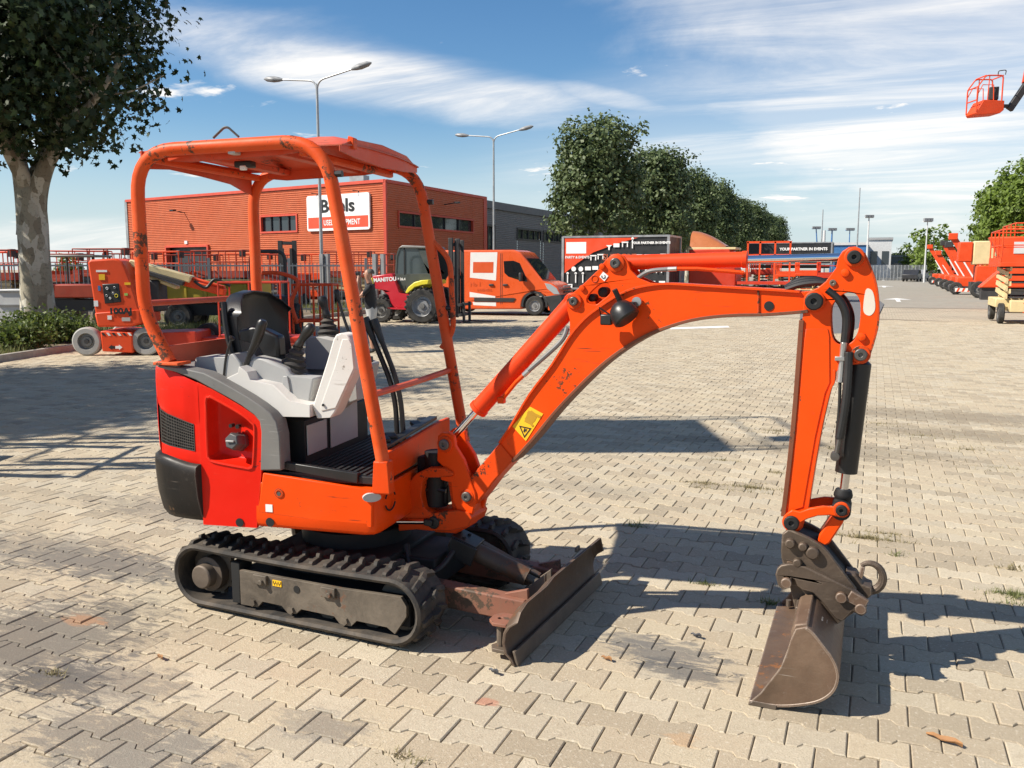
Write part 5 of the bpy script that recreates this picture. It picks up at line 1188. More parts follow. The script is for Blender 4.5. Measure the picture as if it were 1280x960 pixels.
b = MB(); e_ = BC + dR * lenR; b.bar(e_, e_ + Vector((0, 0, HT + .05)), .5, .12); b.build('downpipe_trim', 'clad_trim', ware, smooth=False)
b = MB(); A, B_, C_, D_ = BC, BC + dL * lenL, BC + dL * lenL + dR * lenR, BC + dR * lenR
b.add([p - oL * .15 - oR * .15 + Vector((0, 0, HT - .10)) for p in (A, B_, C_, D_)], [(0, 1, 2, 3)]); b.build('roof', 'roof_grey', ware, smooth=False)
b = MB(); b.add([B_, C_, D_] + [p + Vector((0, 0, HT - .1)) for p in (B_, C_, D_)], [(0, 1, 4, 3), (1, 2, 5, 4)]); b.build('rear_wall', 'clad_orange', ware, smooth=False)
b = MB(); b.bar(BC + Vector((0, 0, .15)) - oL * .02, BC + dL * lenL + Vector((0, 0, .15)) - oL * .02, .1, .3); b.bar(BC + Vector((0, 0, .15)) - oR * .02, BC + dR * lenR + Vector((0, 0, .15)) - oR * .02, .1, .3); b.build('plinth', 'concrete_base', ware, smooth=False)
window(ware, BC, dL, oL, wl, 4); window(ware, BC, dR, oR, wr, 5)
c_ = lambda u, z, o: BC + dL * u + oL * o + Vector((0, 0, z))
b = MB(); b.add([c_(dl[0], 0, -.25), c_(dl[1], 0, -.25), c_(dl[1], dl[3], -.25), c_(dl[0], dl[3], -.25)], [(0, 1, 2, 3)]); dr = b.build('roller_door', 'frame_dark', ware, smooth=False)
b = MB(); b.bar(c_(dl[0], dl[3] + .06, .02), c_(dl[1], dl[3] + .06, .02), .3, .12); b.bar(c_(dl[0] - .06, 0, .02), c_(dl[0] - .06, dl[3] + .1, .02), .12, .3, oL); b.bar(c_(dl[1] + .06, 0, .02), c_(dl[1] + .06, dl[3] + .1, .02), .12, .3, oL); b.build('door_frame', 'clad_trim', dr, smooth=False)
u, z = plane_hit(234, 303, BC, dL); b = MB(); b.box(c_(u, z, .06), (.22, .12, .2)); b.build('wall_lamp', 'sign_white', ware, smooth=False)
# bracket lights high on the walls
for (px, py, P, d, o) in ((231, 266, BC, dL, oL), (555, 256, BC, dR, oR)):
    u, z = plane_hit(px, py, P, d); p = P + d * u + Vector((0, 0, z)); b = MB()
    b.cyl(p, p + o * .75 + Vector((0, 0, .1)), .03, n=6); b.box(p + o * .85 + Vector((0, 0, .1)), (.28, .28, .10)); b.build('wall_floodlight', 'frame_dark', ware, smooth=False)
u, z = plane_hit(429, 223, BC, dL); b = MB(); b.box(BC + dL * u - oL * 1.2 + Vector((0, 0, HT + .18)), (.9, .6, .62)); b.build('roof_unit', 'galvanised', ware, smooth=False)
u, z = plane_hit(472, 334, BC, dL); b = MB(); b.box(c_(u, z, .08), (.30, .14, .12)); b.build('door_lamp', 'sign_white', ware, smooth=False)
# wall sign
sg = rect_on(BC, dL, 387, 241.5, 464, 288.5)
S0 = c_((sg[0] + sg[1]) / 2, (plane_hit(425, 243, BC, dL)[1] + plane_hit(425, 288, BC, dL)[1]) / 2, .16)
sw = sg[1] - sg[0]; sh_ = plane_hit(425, 243, BC, dL)[1] - plane_hit(425, 288, BC, dL)[1]
sign = thing('wall_sign', 'white and red company sign board with black lettering on orange warehouse wall', 'sign', S0)
rx = -dL; up_ = Vector((0, 0, 1))
def rrect(w, h, r, n=5):
    P = []
    for cx, cy, a0 in ((w / 2 - r, h / 2 - r, 0), (-w / 2 + r, h / 2 - r, 90), (-w / 2 + r, -h / 2 + r, 180), (w / 2 - r, -h / 2 + r, 270)):
        P += [(cx + r * math.cos(R(a0 + 90 * k / n)), cy + r * math.sin(R(a0 + 90 * k / n))) for k in range(n + 1)]
    return P
fs = lambda u, v, d: S0 + rx * u + up_ * v + oL * d
b = MB(); b.prism([rrect(sw, sh_, .14)], fs, -.10, 0); b.build('board', 'sign_white', sign, smooth=False)
b = MB(); b.prism([[(-sw / 2 + .10, -sh_ * .115), (sw / 2 - .10, -sh_ * .115), (sw / 2 - .10, -sh_ / 2 + .14), (-sw / 2 + .10, -sh_ / 2 + .14)]], fs, 0, .012); b.build('red_field', 'sign_red', sign, smooth=False)
Ms = lambda v, du=0: Matrix.Translation(-Vector(S0)) @ frame4(S0 + up_ * v + oL * .02 + rx * du, rx, up_)
text_mesh('lettering', 'Boels', 'label_black', sign, Ms(sh_ * .175), sh_ * .50, .005, sh_ * .012, 1.28)
text_mesh('lettering', 'USED EQUIPMENT', 'sign_white', sign, Ms(-sh_ * .285, sw * .07), sh_ * .22, .005, .004, .82)
for du in (-.33, .33):
    b = MB(); b.cyl(fs(sw * du, sh_ / 2, -.05), fs(sw * du, sh_ / 2 + .10, -.05), .03, n=6); b.cyl(fs(sw * du, sh_ / 2 + .1, -.05), fs(sw * du - .15, sh_ / 2 + .12, .25), .02, n=6); b.build('sign_lamp_arm', 'frame_dark', sign)
# grey hall next door
GC = BC + dR * (lenR + .06) + Vector((-.35, 0, 0)); GH = HT - .12; GL = 78.0
grey = thing('grey_warehouse', 'long dark grey ribbed warehouse with a band of windows behind the trees', 'building', GC)
gz1, gz0 = plane_hit(660, 288, GC, dR)[1], plane_hit(660, 299, GC, dR)[1]
holes = []; u = 1.1
nwin = 14
gw = [(1.0 + k * 5.2, 1.0 + k * 5.2 + 4.6, gz0, gz1) for k in range(nwin)]
gw[0] = (.4, 2.2, .4, gz1)
cladding(grey, GC, dR, oR, around(0, GL, .3, GH - .5, gw), 'clad_grey', pitch=.125)
for r in gw: window(grey, GC, dR, oR, r, 4 if r[1] - r[0] > 3 else 2, 'frame_dark')
b = MB(); b.bar(GC + Vector((0, 0, GH - .25)) + oR * .08, GC + dR * GL + Vector((0, 0, GH - .25)) + oR * .08, .22, .5); b.build('fascia', 'roof_trim_grey', grey, smooth=False)
b = MB(); b.bar(GC + Vector((0, 0, .15)), GC + dR * GL + Vector((0, 0, .15)), .1, .3); b.build('plinth', 'concrete_base', grey, smooth=False)
b = MB(); b.add([GC + Vector((0, 0, GH - .02)), GC + dR * GL + Vector((0, 0, GH - .02)), GC + dR * GL - oR * 25 + Vector((0, 0, GH - .02)), GC - oR * 25 + Vector((0, 0, GH - .02))], [(0, 1, 2, 3)]); b.build('roof', 'roof_grey', grey, smooth=False)
b = MB(); b.add([GC + dR * GL, GC + dR * GL - oR * 25, GC + dR * GL - oR * 25 + Vector((0, 0, GH)), GC + dR * GL + Vector((0, 0, GH))], [(0, 1, 2, 3)]); b.build('end_wall', 'clad_grey', grey, smooth=False)
# ------------------------------------------------------------------ street lamps
def lamp_post(px, py, h, label, arms=(1.75, -1.75), rise=.28):
    p = gnd(px, py); t = thing('street_lamp', label, 'street lamp', p, 0, 'galvanised street lamps')
    b = MB(); b.tube([p, p + Vector((0, 0, 1.2)), p + Vector((0, 0, 1.21)), p + Vector((0, 0, h - .1))], [.085, .085, .065, .045], 12); b.build('post', 'galvanised', t)
    for a in arms:
        s = 1 if a > 0 else -1
        b = MB(); pts = fillet([p + Vector((0, 0, h - .6)), p + Vector((.03 * s, 0, h)), p + Vector((a * .85, 0, h + rise * (1 if s > 0 else .55)))], .3, 6); b.tube(pts, .032, 8); ar = b.build('arm', 'galvanised', t)
        q = pts[-1]; d = (pts[-1] - pts[-2]).normalized()
        b = MB(); b.tube([q - d * .06, q + d * .1, q + d * .3, q + d * .58, q + d * .72], [.045, .085, .11, .09, .03], 10)
        for v in b.v: v.z = q.z + (v.z - q.z) * 1.0
        b.build('lamp_head', 'frame_grey', ar)
    return t
mat('frame_grey', (.22, .225, .23), .5, var=.1)
lamp_post(404, 392, 8.05, 'two-armed galvanised street lamp rising behind the canopy before the orange warehouse')
lamp_post(617.5, 373.5, 8.35, 'two-armed galvanised street lamp in front of the grey warehouse')
lamp_post(1281, 352, 8.3, 'single-armed street lamp before the tall trees on the right', arms=(-2.6,), rise=.15)
# ------------------------------------------------------------------ trees
def leaf_mat(name, c0, c1, trans=.35):
    m = bpy.data.materials.new(name); m.use_nodes = True; nt = m.node_tree; L = nt.links.new
    b = nt.nodes['Principled BSDF']; out = nt.nodes['Material Output']
    at = N(nt, 'ShaderNodeAttribute', attribute_name='tone')
    r = N(nt, 'ShaderNodeValToRGB'); e = r.color_ramp.elements; e[0].color = (*c0, 1); e[1].color = (*c1, 1); L(at.outputs['Fac'], r.inputs[0])
    L(r.outputs[0], b.inputs['Base Color']); b.inputs['Roughness'].default_value = .55; b.inputs['Specular IOR Level'].default_value = .35
    tr = N(nt, 'ShaderNodeBsdfTranslucent'); hs = N(nt, 'ShaderNodeHueSaturation', i_Value=1.3, i_Saturation=1.1); L(r.outputs[0], hs.inputs['Color']); L(hs.outputs[0], tr.inputs['Color'])
    mx = N(nt, 'ShaderNodeMixShader', i_Fac=trans); L(b.outputs[0], mx.inputs[1]); L(tr.outputs[0], mx.inputs[2]); L(mx.outputs[0], out.inputs['Surface'])
    M[name] = m
leaf_mat('leaf_plane', (.016, .030, .010), (.045, .070, .022), .18)
leaf_mat('leaf_row', (.050, .080, .028), (.135, .170, .068), .22)
leaf_mat('leaf_far', (.085, .13, .022), (.19, .26, .05), .35)
leaf_mat('leaf_shrub', (.055, .085, .022), (.14, .18, .05), .3)
leaf_mat('grass_blade', (.11, .14, .045), (.22, .22, .09), .3)
leaf_mat('dry_grass', (.20, .17, .085), (.32, .27, .15), .2)
def bark_mat():
    m = bpy.data.materials.new('plane_bark'); m.use_nodes = True; nt = m.node_tree; L = nt.links.new; b = nt.nodes['Principled BSDF']
    pos = N(nt, 'ShaderNodeTexCoord').outputs['Object']; mp = N(nt, 'ShaderNodeMapping'); mp.inputs['Scale'].default_value = (3.2, 3.2, 1.7); L(pos, mp.inputs[0])
    n0 = N(nt, 'ShaderNodeTexNoise', i_Scale=2.5, i_Detail=4.0); L(mp.outputs[0], n0.inputs['Vector'])
    ad = N(nt, 'ShaderNodeMix', data_type='VECTOR'); ad.inputs['Factor'].default_value = .25; L(mp.outputs[0], ad.inputs['A']); L(n0.outputs['Color'], ad.inputs['B'])
    v = N(nt, 'ShaderNodeTexVoronoi', i_Scale=2.6); L(ad.outputs['Result'], v.inputs['Vector'])
    r = N(nt, 'ShaderNodeValToRGB'); r.color_ramp.interpolation = 'CONSTANT'; e = r.color_ramp.elements
    e[0].color = (.30, .27, .20, 1); e[1].position = .35; e[1].color = (.42, .39, .31, 1); x = e.new(.55); x.color = (.50, .47, .385, 1); x = e.new(.8); x.color = (.22, .19, .135, 1)
    sp = N(nt, 'ShaderNodeSeparateColor'); L(v.outputs['Color'], sp.inputs[0]); L(sp.outputs[0], r.inputs[0])
    n = N(nt, 'ShaderNodeTexNoise', i_Scale=14.0, i_Detail=6.0, i_Roughness=.7); L(pos, n.inputs['Vector'])
    mr = N(nt, 'ShaderNodeMapRange'); mr.inputs['From Min'].default_value = .54; mr.inputs['From Max'].default_value = .70; mr.inputs['To Max'].default_value = .75; L(n.outputs['Fac'], mr.inputs['Value'])
    mx = N(nt, 'ShaderNodeMix', data_type='RGBA'); L(mr.outputs[0], mx.inputs['Factor']); L(r.outputs[0], mx.inputs['A']); mx.inputs['B'].default_value = (.075, .06, .04, 1)
    L(mx.outputs['Result'], b.inputs['Base Color']); b.inputs['Roughness'].default_value = .85
    bp = N(nt, 'ShaderNodeBump', i_Strength=.5, i_Distance=.03); L(n.outputs['Fac'], bp.inputs['Height']); L(bp.outputs[0], b.inputs['Normal'])
    M['plane_bark'] = m
bark_mat()
PLANE_LEAF = np.array([(0, -.42, 0), (.16, -.30, .0), (.46, -.34, -.06), (.30, -.05, .02), (.50, .16, -.08), (.20, .16, .02), (0, .55, -.05), (-.20, .16, .02), (-.50, .16, -.08), (-.30, -.05, .02), (-.46, -.34, -.06), (-.16, -.30, 0)])
SIMPLE_LEAF = np.array([(0, -.5, 0), (.36, -.05, -.08), (0, .5, 0), (-.36, -.05, -.08)])
BLADE = np.array([(-.5, 0, 0), (.5, 0, 0), (.12, 1, 0), (-.12, 1, .0)])
def leaf_cloud(name, cent, nrm, size, shape, matn, rs, tone=None):
    # one mesh of many separate leaves: centres, facing, size
    n = len(cent); k = len(shape)
    nrm = nrm / np.linalg.norm(nrm, axis=1, keepdims=True)
    a = rs.normal(size=(n, 3)); a -= nrm * (a * nrm).sum(1, keepdims=True); a /= np.linalg.norm(a, axis=1, keepdims=True)
    bb = np.cross(nrm, a)
    s = size[:, None, None]
    v = cent[:, None, :] + s * (shape[None, :, 0:1] * a[:, None, :] + shape[None, :, 1:2] * bb[:, None, :] + shape[None, :, 2:3] * nrm[:, None, :])
    me = bpy.data.meshes.new(name); me.vertices.add(n * k); me.vertices.foreach_set('co', v.ravel().astype(np.float32))
    me.loops.add(n * k); me.loops.foreach_set('vertex_index', np.arange(n * k, dtype=np.int32))
    me.polygons.add(n); me.polygons.foreach_set('loop_start', np.arange(0, n * k, k, dtype=np.int32))
    me.update(calc_edges=True); me.validate()
    at = me.attributes.new('tone', 'FLOAT', 'POINT'); t = rs.rand(n) if tone is None else tone
    at.data.foreach_set('value', np.repeat(t, k).astype(np.float32)); me.materials.append(M[matn])
    return me
def crown_points(rs, blobs, n_clump, per, spread, shell=.55):
    # leaves gathered in clumps through the volume of several lobes
    C, Nn = [], []
    w = np.array([b[3] * b[4] * b[5] for b in blobs]); w = w / w.sum()
    for i in rs.choice(len(blobs), n_clump, p=w):
        cx, cy, cz, ax, ay, az = blobs[i]; d = rs.normal(size=3); d /= np.linalg.norm(d); r = shell + (1 - shell) * rs.rand() ** .6
        c = np.array((cx, cy, cz)) + d * r * np.array((ax, ay, az)); m = max(3, int(per * rs.uniform(.5, 1.5)))
        sp = spread * rs.uniform(.6, 1.3)
        o = rs.normal(size=(m, 3)) * sp * np.array((1, 1, .75))
        C.append(c + o); nn = d * .8 + np.array((0, 0, .55)) + rs.normal(size=(m, 3)) * .65 + o / max(sp, .01) * .25; Nn.append(nn)
    return np.vstack(C), np.vstack(Nn)
def limb(b, pts, r0, r1, n=10, wob=.0):
    P = spline(pts, 6); m = len(P)
    b.tube(P, [r0 + (r1 - r0) * (i / (m - 1)) ** .8 for i in range(m)], n)
def plane_tree_big(name, label, loc, rz, seed):
    rs = np.random.RandomState(seed); t = thing(name, label, 'tree', loc, rz, local=True)
    b = MB(); P = [(0, 0, -.1), (0, 0, .15), (.0, .02, .7), (.02, 0, 1.6), (.0, .02, 2.8), (-.02, 0, 3.5)]
    b.tube(spline(P, 4), [.52, .49, .46, .42, .39, .365, .355, .35, .345, .34, .335, .33, .33, .325, .325, .32, .31, .30, .28, .25, .20][:21], 22)
    for v in b.v:
        a = math.atan2(v.y, v.x); v.x += .02 * math.sin(3 * a + v.z * 1.7) + .012 * math.sin(7 * a - v.z * 2.3); v.y += .02 * math.cos(2 * a + v.z * 1.3)
    tr = b.build('trunk', 'plane_bark', t, angle=80)
    limbs = [[(-.06, 0, 2.3), (-.12, 0, 3.2), (-.28, .05, 4.3), (-.45, .1, 5.6), (-.5, .1, 7.5)], [(.06, 0, 2.3), (.16, 0, 3.1), (.5, -.1, 3.8), (1.0, -.1, 4.6), (1.5, 0, 6.2), (1.8, .1, 8.0)], [(0, .1, 3.4), (.1, .7, 4.4), (.3, 1.4, 6), (.3, 1.8, 8)], [(0, -.1, 3.4), (-.1, -.8, 4.5), (-.2, -1.5, 6.0), (-.2, -1.9, 7.5)], [(-.2, 0, 4.6), (-1.2, .2, 5.4), (-2.2, .2, 6.4)], [(.9, -.1, 4.5), (1.9, -.5, 5.1), (2.6, -.7, 5.8)]]
    for i, l in enumerate(limbs):
        b = MB(); limb(b, l, .285 if i < 2 else .19 if i < 4 else .10, .05, 14); b.build('limb', 'plane_bark', t, angle=80)
    for k in range(26):
        i = rs.randint(0, 6); l = limbs[i]; p = Vector(l[-1]) * rs.uniform(.55, 1) + Vector(l[-2]) * .0
        p = Vector(l[-2]).lerp(Vector(l[-1]), rs.rand()); d = Vector(rs.normal(size=3)); d.z = abs(d.z) * .5; d.normalize()
        b = MB(); limb(b, [p, p + d * .7, p + d * 1.5 + Vector((0, 0, .3))], .035, .01, 6); b.build('branch', 'plane_bark', t)
    blobs = [(-.9, 0, 8.3, 2.9, 3.0, 3.0), (1.1, 0, 6.9, 1.9, 2.4, 2.2), (-2.1, 0, 6.6, 2.3, 2.6, 2.2), (.2, 2.0, 6.6, 2.2, 1.9, 2.2), (.2, -2.0, 6.4, 2.3, 1.9, 2.3), (1.75, -.4, 5.4, 1.15, 1.6, 1.15), (-2.2, -.6, 5.2, 1.6, 1.8, 1.2), (0, .4, 10.2, 2.2, 2.2, 1.8), (.8, -.9, 4.7, 1.2, 1.3, .9), (-.6, -1.2, 4.8, 1.4, 1.3, 1.0), (-1.6, -.9, 4.4, 1.3, 1.2, .8), (-2.9, -.4, 4.9, 1.3, 1.4, 1.1), (.45, -.95, 4.25, .8, .7, .5), (1.3, -.6, 4.5, .9, .8, .6)]
    c, n = crown_points(rs, blobs, 900, 34, .38, .42)
    keep = c[:, 2] > 3.55 + .15 * rs.rand(len(c)); c, n = c[keep], n[keep]
    me = leaf_cloud('crown', c, n, rs.uniform(.11, .21, len(c)), PLANE_LEAF, 'leaf_plane', rs)
    o = bpy.data.objects.new('crown', me); col.objects.link(o); o.parent = t; tag(o, kind='stuff')
    return t
TB = gnd(50, 425)
plane_tree_big('plane_tree', 'large plane tree with mottled pale trunk and dark leaves beside the kerb', (TB.x, TB.y, .07), R(18), 11)
plane_tree_big('plane_tree', 'large plane tree standing further along the kerb, next to the first one', (-16.8, 4.0, .07), R(130), 12)
# row of plane trees beside the road
def row_tree_parts(seed):
    rs = np.random.RandomState(seed)
    blobs = [(0, 0, 6.4, 2.1, 2.2, 2.2), (0, 0, 7.7, 1.9, 2.0, 1.7), (-.6, .6, 4.7, 1.8, 1.8, 1.5), (.7, -.5, 4.6, 1.7, 1.8, 1.6), (-.7, .5, 8.4, 1.1, 1.1, .9), (.8, -.4, 8.5, 1.1, 1.1, .9), (-1.3, -.3, 6.0, 1.4, 1.5, 1.5), (1.2, .3, 6.6, 1.3, 1.5, 1.4)]
    for _ in range(12):
        a = rs.uniform(0, 6.28); q = rs.uniform(1.5, 2.25); blobs.append((q * math.cos(a), q * math.sin(a), rs.uniform(3.9, 8.6), .65, .65, .65))
    c, n = crown_points(rs, blobs, 900, 20, .26, .60)
    keep = c[:, 2] > 3.0; c, n = c[keep], n[keep]
    crown = leaf_cloud('crown', c, n, rs.uniform(.15, .29, len(c)), SIMPLE_LEAF, 'leaf_row', rs)
    b = MB(); b.tube(spline([(0, 0, -.05), (.02, 0, 1.2), (-.03, .02, 2.6), (0, 0, 4.2), (.03, 0, 6.5)], 4), [.26] + [.22 - .008 * i for i in range(16)], 12)
    for d in ((1.1, .2), (-1.0, .5), (.2, -1.2), (-.3, 1.1)): limb(b, [(0, 0, 3.4 + abs(d[0]) * .5), (d[0] * .6, d[1] * .6, 4.8), (d[0] * 1.2, d[1] * 1.2, 6.4)], .10, .03, 7)
    return b.mesh('trunk', 'plane_bark', angle=80), crown
ROW = [row_tree_parts(s) for s in (21, 22, 23)]
names_ = ['nearest the support box trailer', 'second from the support box trailer', 'third from the support box trailer', 'fourth from the support box trailer', 'fifth from the support box trailer', 'sixth from the support box trailer', 'seventh from the support box trailer', 'last of the row, furthest down the road']
RX = -12.6
for i, y in enumerate((41.8, 53.0, 64.0, 75.0, 86.5, 98, 110, 122)):
    t = thing('plane_tree', 'clipped bushy plane tree in the roadside row, ' + names_[i], 'tree', (RX + random.uniform(-.3, .3), y, 0), random.uniform(0, 6.28), 'plane trees in a row along the road', local=True)
    s = (.93, .93, .92, .94, .9, .92, .88, .9)[i]; t.scale = (s, s, s)
    tm, cm = ROW[i % 3]
    o = bpy.data.objects.new('trunk', tm); col.objects.link(o); o.parent = t
    o = bpy.data.objects.new('crown', cm); col.objects.link(o); o.parent = t; tag(o, kind='stuff')
# tall trees on the right and far trees down the road
def broad_tree(label, loc, h, rx_, ry_, n, ls, seed, matn='leaf_far', low=.12, name='poplar_tree', group=None):
    rs = np.random.RandomState(seed); t = thing(name, label, 'tree', loc, 0, group, local=True)
    blobs = [(0, 0, h * .55, rx_ * .8, ry_ * .8, h * .38)] + [(rs.uniform(-.6, .6) * rx_, rs.uniform(-.6, .6) * ry_, rs.uniform(low + .14, .86) * h, rx_ * .5, ry_ * .5, h * .14) for _ in range(12)]
    c, nn = crown_points(rs, blobs, n // 12, 12, rx_ * .11, .72); keep = (c[:, 2] > h * low) & (c[:, 2] < h * 1.01); c, nn = c[keep], nn[keep]
    me = leaf_cloud('crown', c, nn, rs.uniform(.7, 1.3, len(c)) * ls, SIMPLE_LEAF, matn, rs)
    o = bpy.data.objects.new('crown', me); col.objects.link(o); o.parent = t; tag(o, kind='stuff')
    b = MB(); b.tube([(0, 0, -.1), (0, 0, h * .3), (0, 0, h * .8)], [h * .028, h * .022, h * .008], 8); b.build('trunk', 'plane_bark', t)
for k, (px, d, h, lab) in enumerate(((1237, 80, 8.6, 'tall bright green tree at the left end of the clump behind the orange lifts'), (1256, 76, 9.6, 'tall bright green tree in the middle of the clump behind the orange lifts'), (1282, 73, 10.6, 'tallest bright green tree of the clump behind the orange lifts'), (1312, 72, 11.2, 'bright green tree at the right end of the clump behind the orange lifts'))):
    p = at_range(px, 335, d); broad_tree(lab, (p.x, p.y, 0), h, 2.0, 2.4, 5200, .30, 40 + k, group='tall trees on the right')
for k, (px, d, h, w, lab, mt) in enumerate(((1165, 150, 8.3, 3.6, 'rounded green tree beside the far floodlight mast', 'leaf_far'), (1148, 175, 7.2, 3.2, 'smaller rounded green tree next to the far fence end', 'leaf_far'), (1127, 190, 4.6, 2.6, 'small dark tree above the far fence', 'leaf_plane'), (1196, 160, 5.4, 3.4, 'low dark tree behind the leaning booms', 'leaf_plane'), (1216, 150, 5.6, 3.2, 'low dark tree behind the cream machine hood', 'leaf_plane'), (88, 95, 3.0, 1.4, 'small pale tree far behind the fence beside the big trunk', 'leaf_far'))):
    p = at_range(px, 335, d); broad_tree(lab, (p.x, p.y, 0), h, w, w, 1500, .55 if d > 100 else .3, 60 + k, mt, .02, 'round_tree')
# shrub at the foot of the big tree, grass and weeds
def shrub(px, py, w, h, n, seed, label):
    p = gnd(px, py, .07); rs = np.random.RandomState(seed); t = thing('shrub', label, 'shrub', (p.x, p.y, .07), 0, local=True)
    blobs = [(rs.uniform(-w, w) * .6, rs.uniform(-.5, .5) * .6, h * rs.uniform(.3, .6), w * .35, .45, h * .45) for _ in range(9)]
    c, nn = crown_points(rs, blobs, n // 10, 10, .10, .5); c = c[c[:, 2] > 0.0]; nn = nn[:len(c)]
    me = leaf_cloud('foliage', c, nn, rs.uniform(.05, .11, len(c)), SIMPLE_LEAF, 'leaf_shrub', rs); o = bpy.data.objects.new('foliage', me); col.objects.link(o); o.parent = t; tag(o, kind='stuff')
    b = MB()
    for k in range(7):
        a = rs.uniform(0, 6.28); b.tube([(0, 0, 0), (math.cos(a) * w * .25, math.sin(a) * .2, h * .4), (math.cos(a) * w * .45, math.sin(a) * .35, h * .7)], [.02, .014, .006], 5)
    b.build('stems', 'plane_bark', t)
    t.rotation_euler = (0, 0, R(20))
shrub(60, 428, 1.15, .66, 5200, 5, 'dense green shrub growing round the foot of the big plane tree')
shrub(12, 437, .8, .5, 2600, 6, 'low green shrub beside the kerb left of the big trunk')
def blades(name, pts, hgt, wid, matn, seed, lean=.5):
    rs = np.random.RandomState(seed); c = np.array(pts); n = len(c)
    up = np.stack([rs.normal(0, lean, n), rs.normal(0, lean, n), np.ones(n)], 1); up /= np.linalg.norm(up, axis=1, keepdims=True)
    sd = rs.normal(size=(n, 3)); sd[:, 2] = 0; sd /= np.linalg.norm(sd, axis=1, keepdims=True)
    h = hgt * rs.uniform(.4, 1.2, n); w = wid * rs.uniform(.6, 1.3, n)
    v = np.stack([c - sd * w[:, None] * .5, c + sd * w[:, None] * .5, c + up * h[:, None] + np.array((0, 0, -.15)) * h[:, None] * np.abs(up[:, 0:1])], 1)
    me = bpy.data.meshes.new(name); me.vertices.add(n * 3); me.vertices.foreach_set('co', v.ravel().astype(np.float32)); me.loops.add(n * 3); me.loops.foreach_set('vertex_index', np.arange(n * 3, dtype=np.int32))
    me.polygons.add(n); me.polygons.foreach_set('loop_start', np.arange(0, n * 3, 3, dtype=np.int32)); me.update(calc_edges=True); me.validate()
    at = me.attributes.new('tone', 'FLOAT', 'POINT'); at.data.foreach_set('value', np.repeat(rs.rand(n), 3).astype(np.float32)); me.materials.append(M[matn])
    o = bpy.data.objects.new(name, me); col.objects.link(o); return o
rs = np.random.RandomState(9)
pts = []
for _ in range(30000):
    y = rs.uniform(8.5, 34); x = bed_x(y) - .15 - abs(rs.normal(0, 2.2))
    if mnoise.noise(Vector((x * .5, y * .5, 3))) > -.15 + (.25 if y < 13 else 0): pts.append((x, y, .07))
tag(blades('verge_grass', pts, .22, .02, 'grass_blade', 3), 'patchy green grass on the verge between kerb and fence', 'grass', kind='stuff')
weeds = [(936, 610, .28, 340, 1), (880, 606, .17, 200, 1), (1086, 672, .22, 420, 1), (1112, 671, .10, 90, 1), (970, 592, .10, 60, 1), (1270, 748, .13, 260, 0), (796, 655, .08, 70, 0), (881, 729, .07, 60, 0), (962, 755, .06, 60, 0), (1210, 562, .3, 90, 1), (1265, 708, .1, 60, 1), (905, 575, .22, 80, 1), (1040, 560, .3, 120, 1), (1150, 545, .5, 140, 1), (1100, 530, .5, 140, 1), (640, 552, .1, 40, 1), (970, 540, .25, 160, 1), (60, 845, .06, 50, 1), (500, 955, .10, 50, 1), (1120, 692, .05, 30, 0), (1250, 585, .3, 60, 1)]
for kind, nm in ((0, 'joint_weeds'), (1, 'dry_weeds')):
    pts = []
    for px, py, r, n, k in weeds:
        if k != kind: continue
        p = gnd(px, py)
        for _ in range(n * 2):
            a, q = rs.uniform(0, 6.28), abs(rs.normal(0, .5)) * r; wx, wy = p.x + math.cos(a) * q * 1.3, p.y + math.sin(a) * q * .55
            if rs.rand() < .75: wy = P0.y + (round((wy - P0.y) / PB - .5) + .5) * PB + rs.normal(0, .010)
            pts.append((wx, wy, -.006))
    if kind == 1:
        for _ in range(900):
            i = rs.randint(-60, 20); j = rs.randint(8, 60); y = P0.y + (j - .5) * PB
            if rs.rand() < .5: continue
            pts.append((rs.uniform(-8, 3.5), y + rs.normal(0, .01), -.006))
    tag(blades(nm, pts, .045 if kind == 0 else .040, .007, 'grass_blade' if kind == 0 else 'dry_grass', 14 + kind, 1.1), 'small green weeds sprouting from the paving joints' if kind == 0 else 'dry straw coloured weeds and litter along the paving joints', 'weeds', kind='stuff')
# fallen leaves
mat('dead_leaf', (.30, .15, .06), .8, var=.25, vscale=20)
mat('dark_scrap', (.05, .052, .06), .6, var=.2)
lab = {(1180, 928): 'curled brown dead leaf lying on the paving below the bucket shadow', (870, 797): 'small dark scrap on the paving between blade and bucket', (758, 826): 'thin reddish twig on the paving beside the blade shadow', (200, 824): 'small pale dead leaf on the paving below the track', (617, 842): 'small dark curled leaf on the paving in front of the blade'}
for (px, py), l in lab.items():
    p = gnd(px, py); b = MB(); w = .055 if px == 1180 else .026
    rows = []
    for i in range(6):
        t = i / 5 - .5; wd = w * .32 * math.cos(t * 2.6)
        rows.append([p + Vector((t * w * 2, s * wd - t * w * .9, .006 + .012 * abs(s) * (1 + t) + .004 * math.sin(i * 2.1))) for s in (-1, -.3, .3, 1)])
    b.sheet(rows, .0012, (0, 0, -1)); o = b.build('scrap' if px == 870 else 'twig' if px == 758 else 'dead_leaf', 'dark_scrap' if px in (870, 617) else 'dead_leaf', origin=p); tag(o, l, 'scrap' if px == 870 else 'twig' if px == 758 else 'leaf')
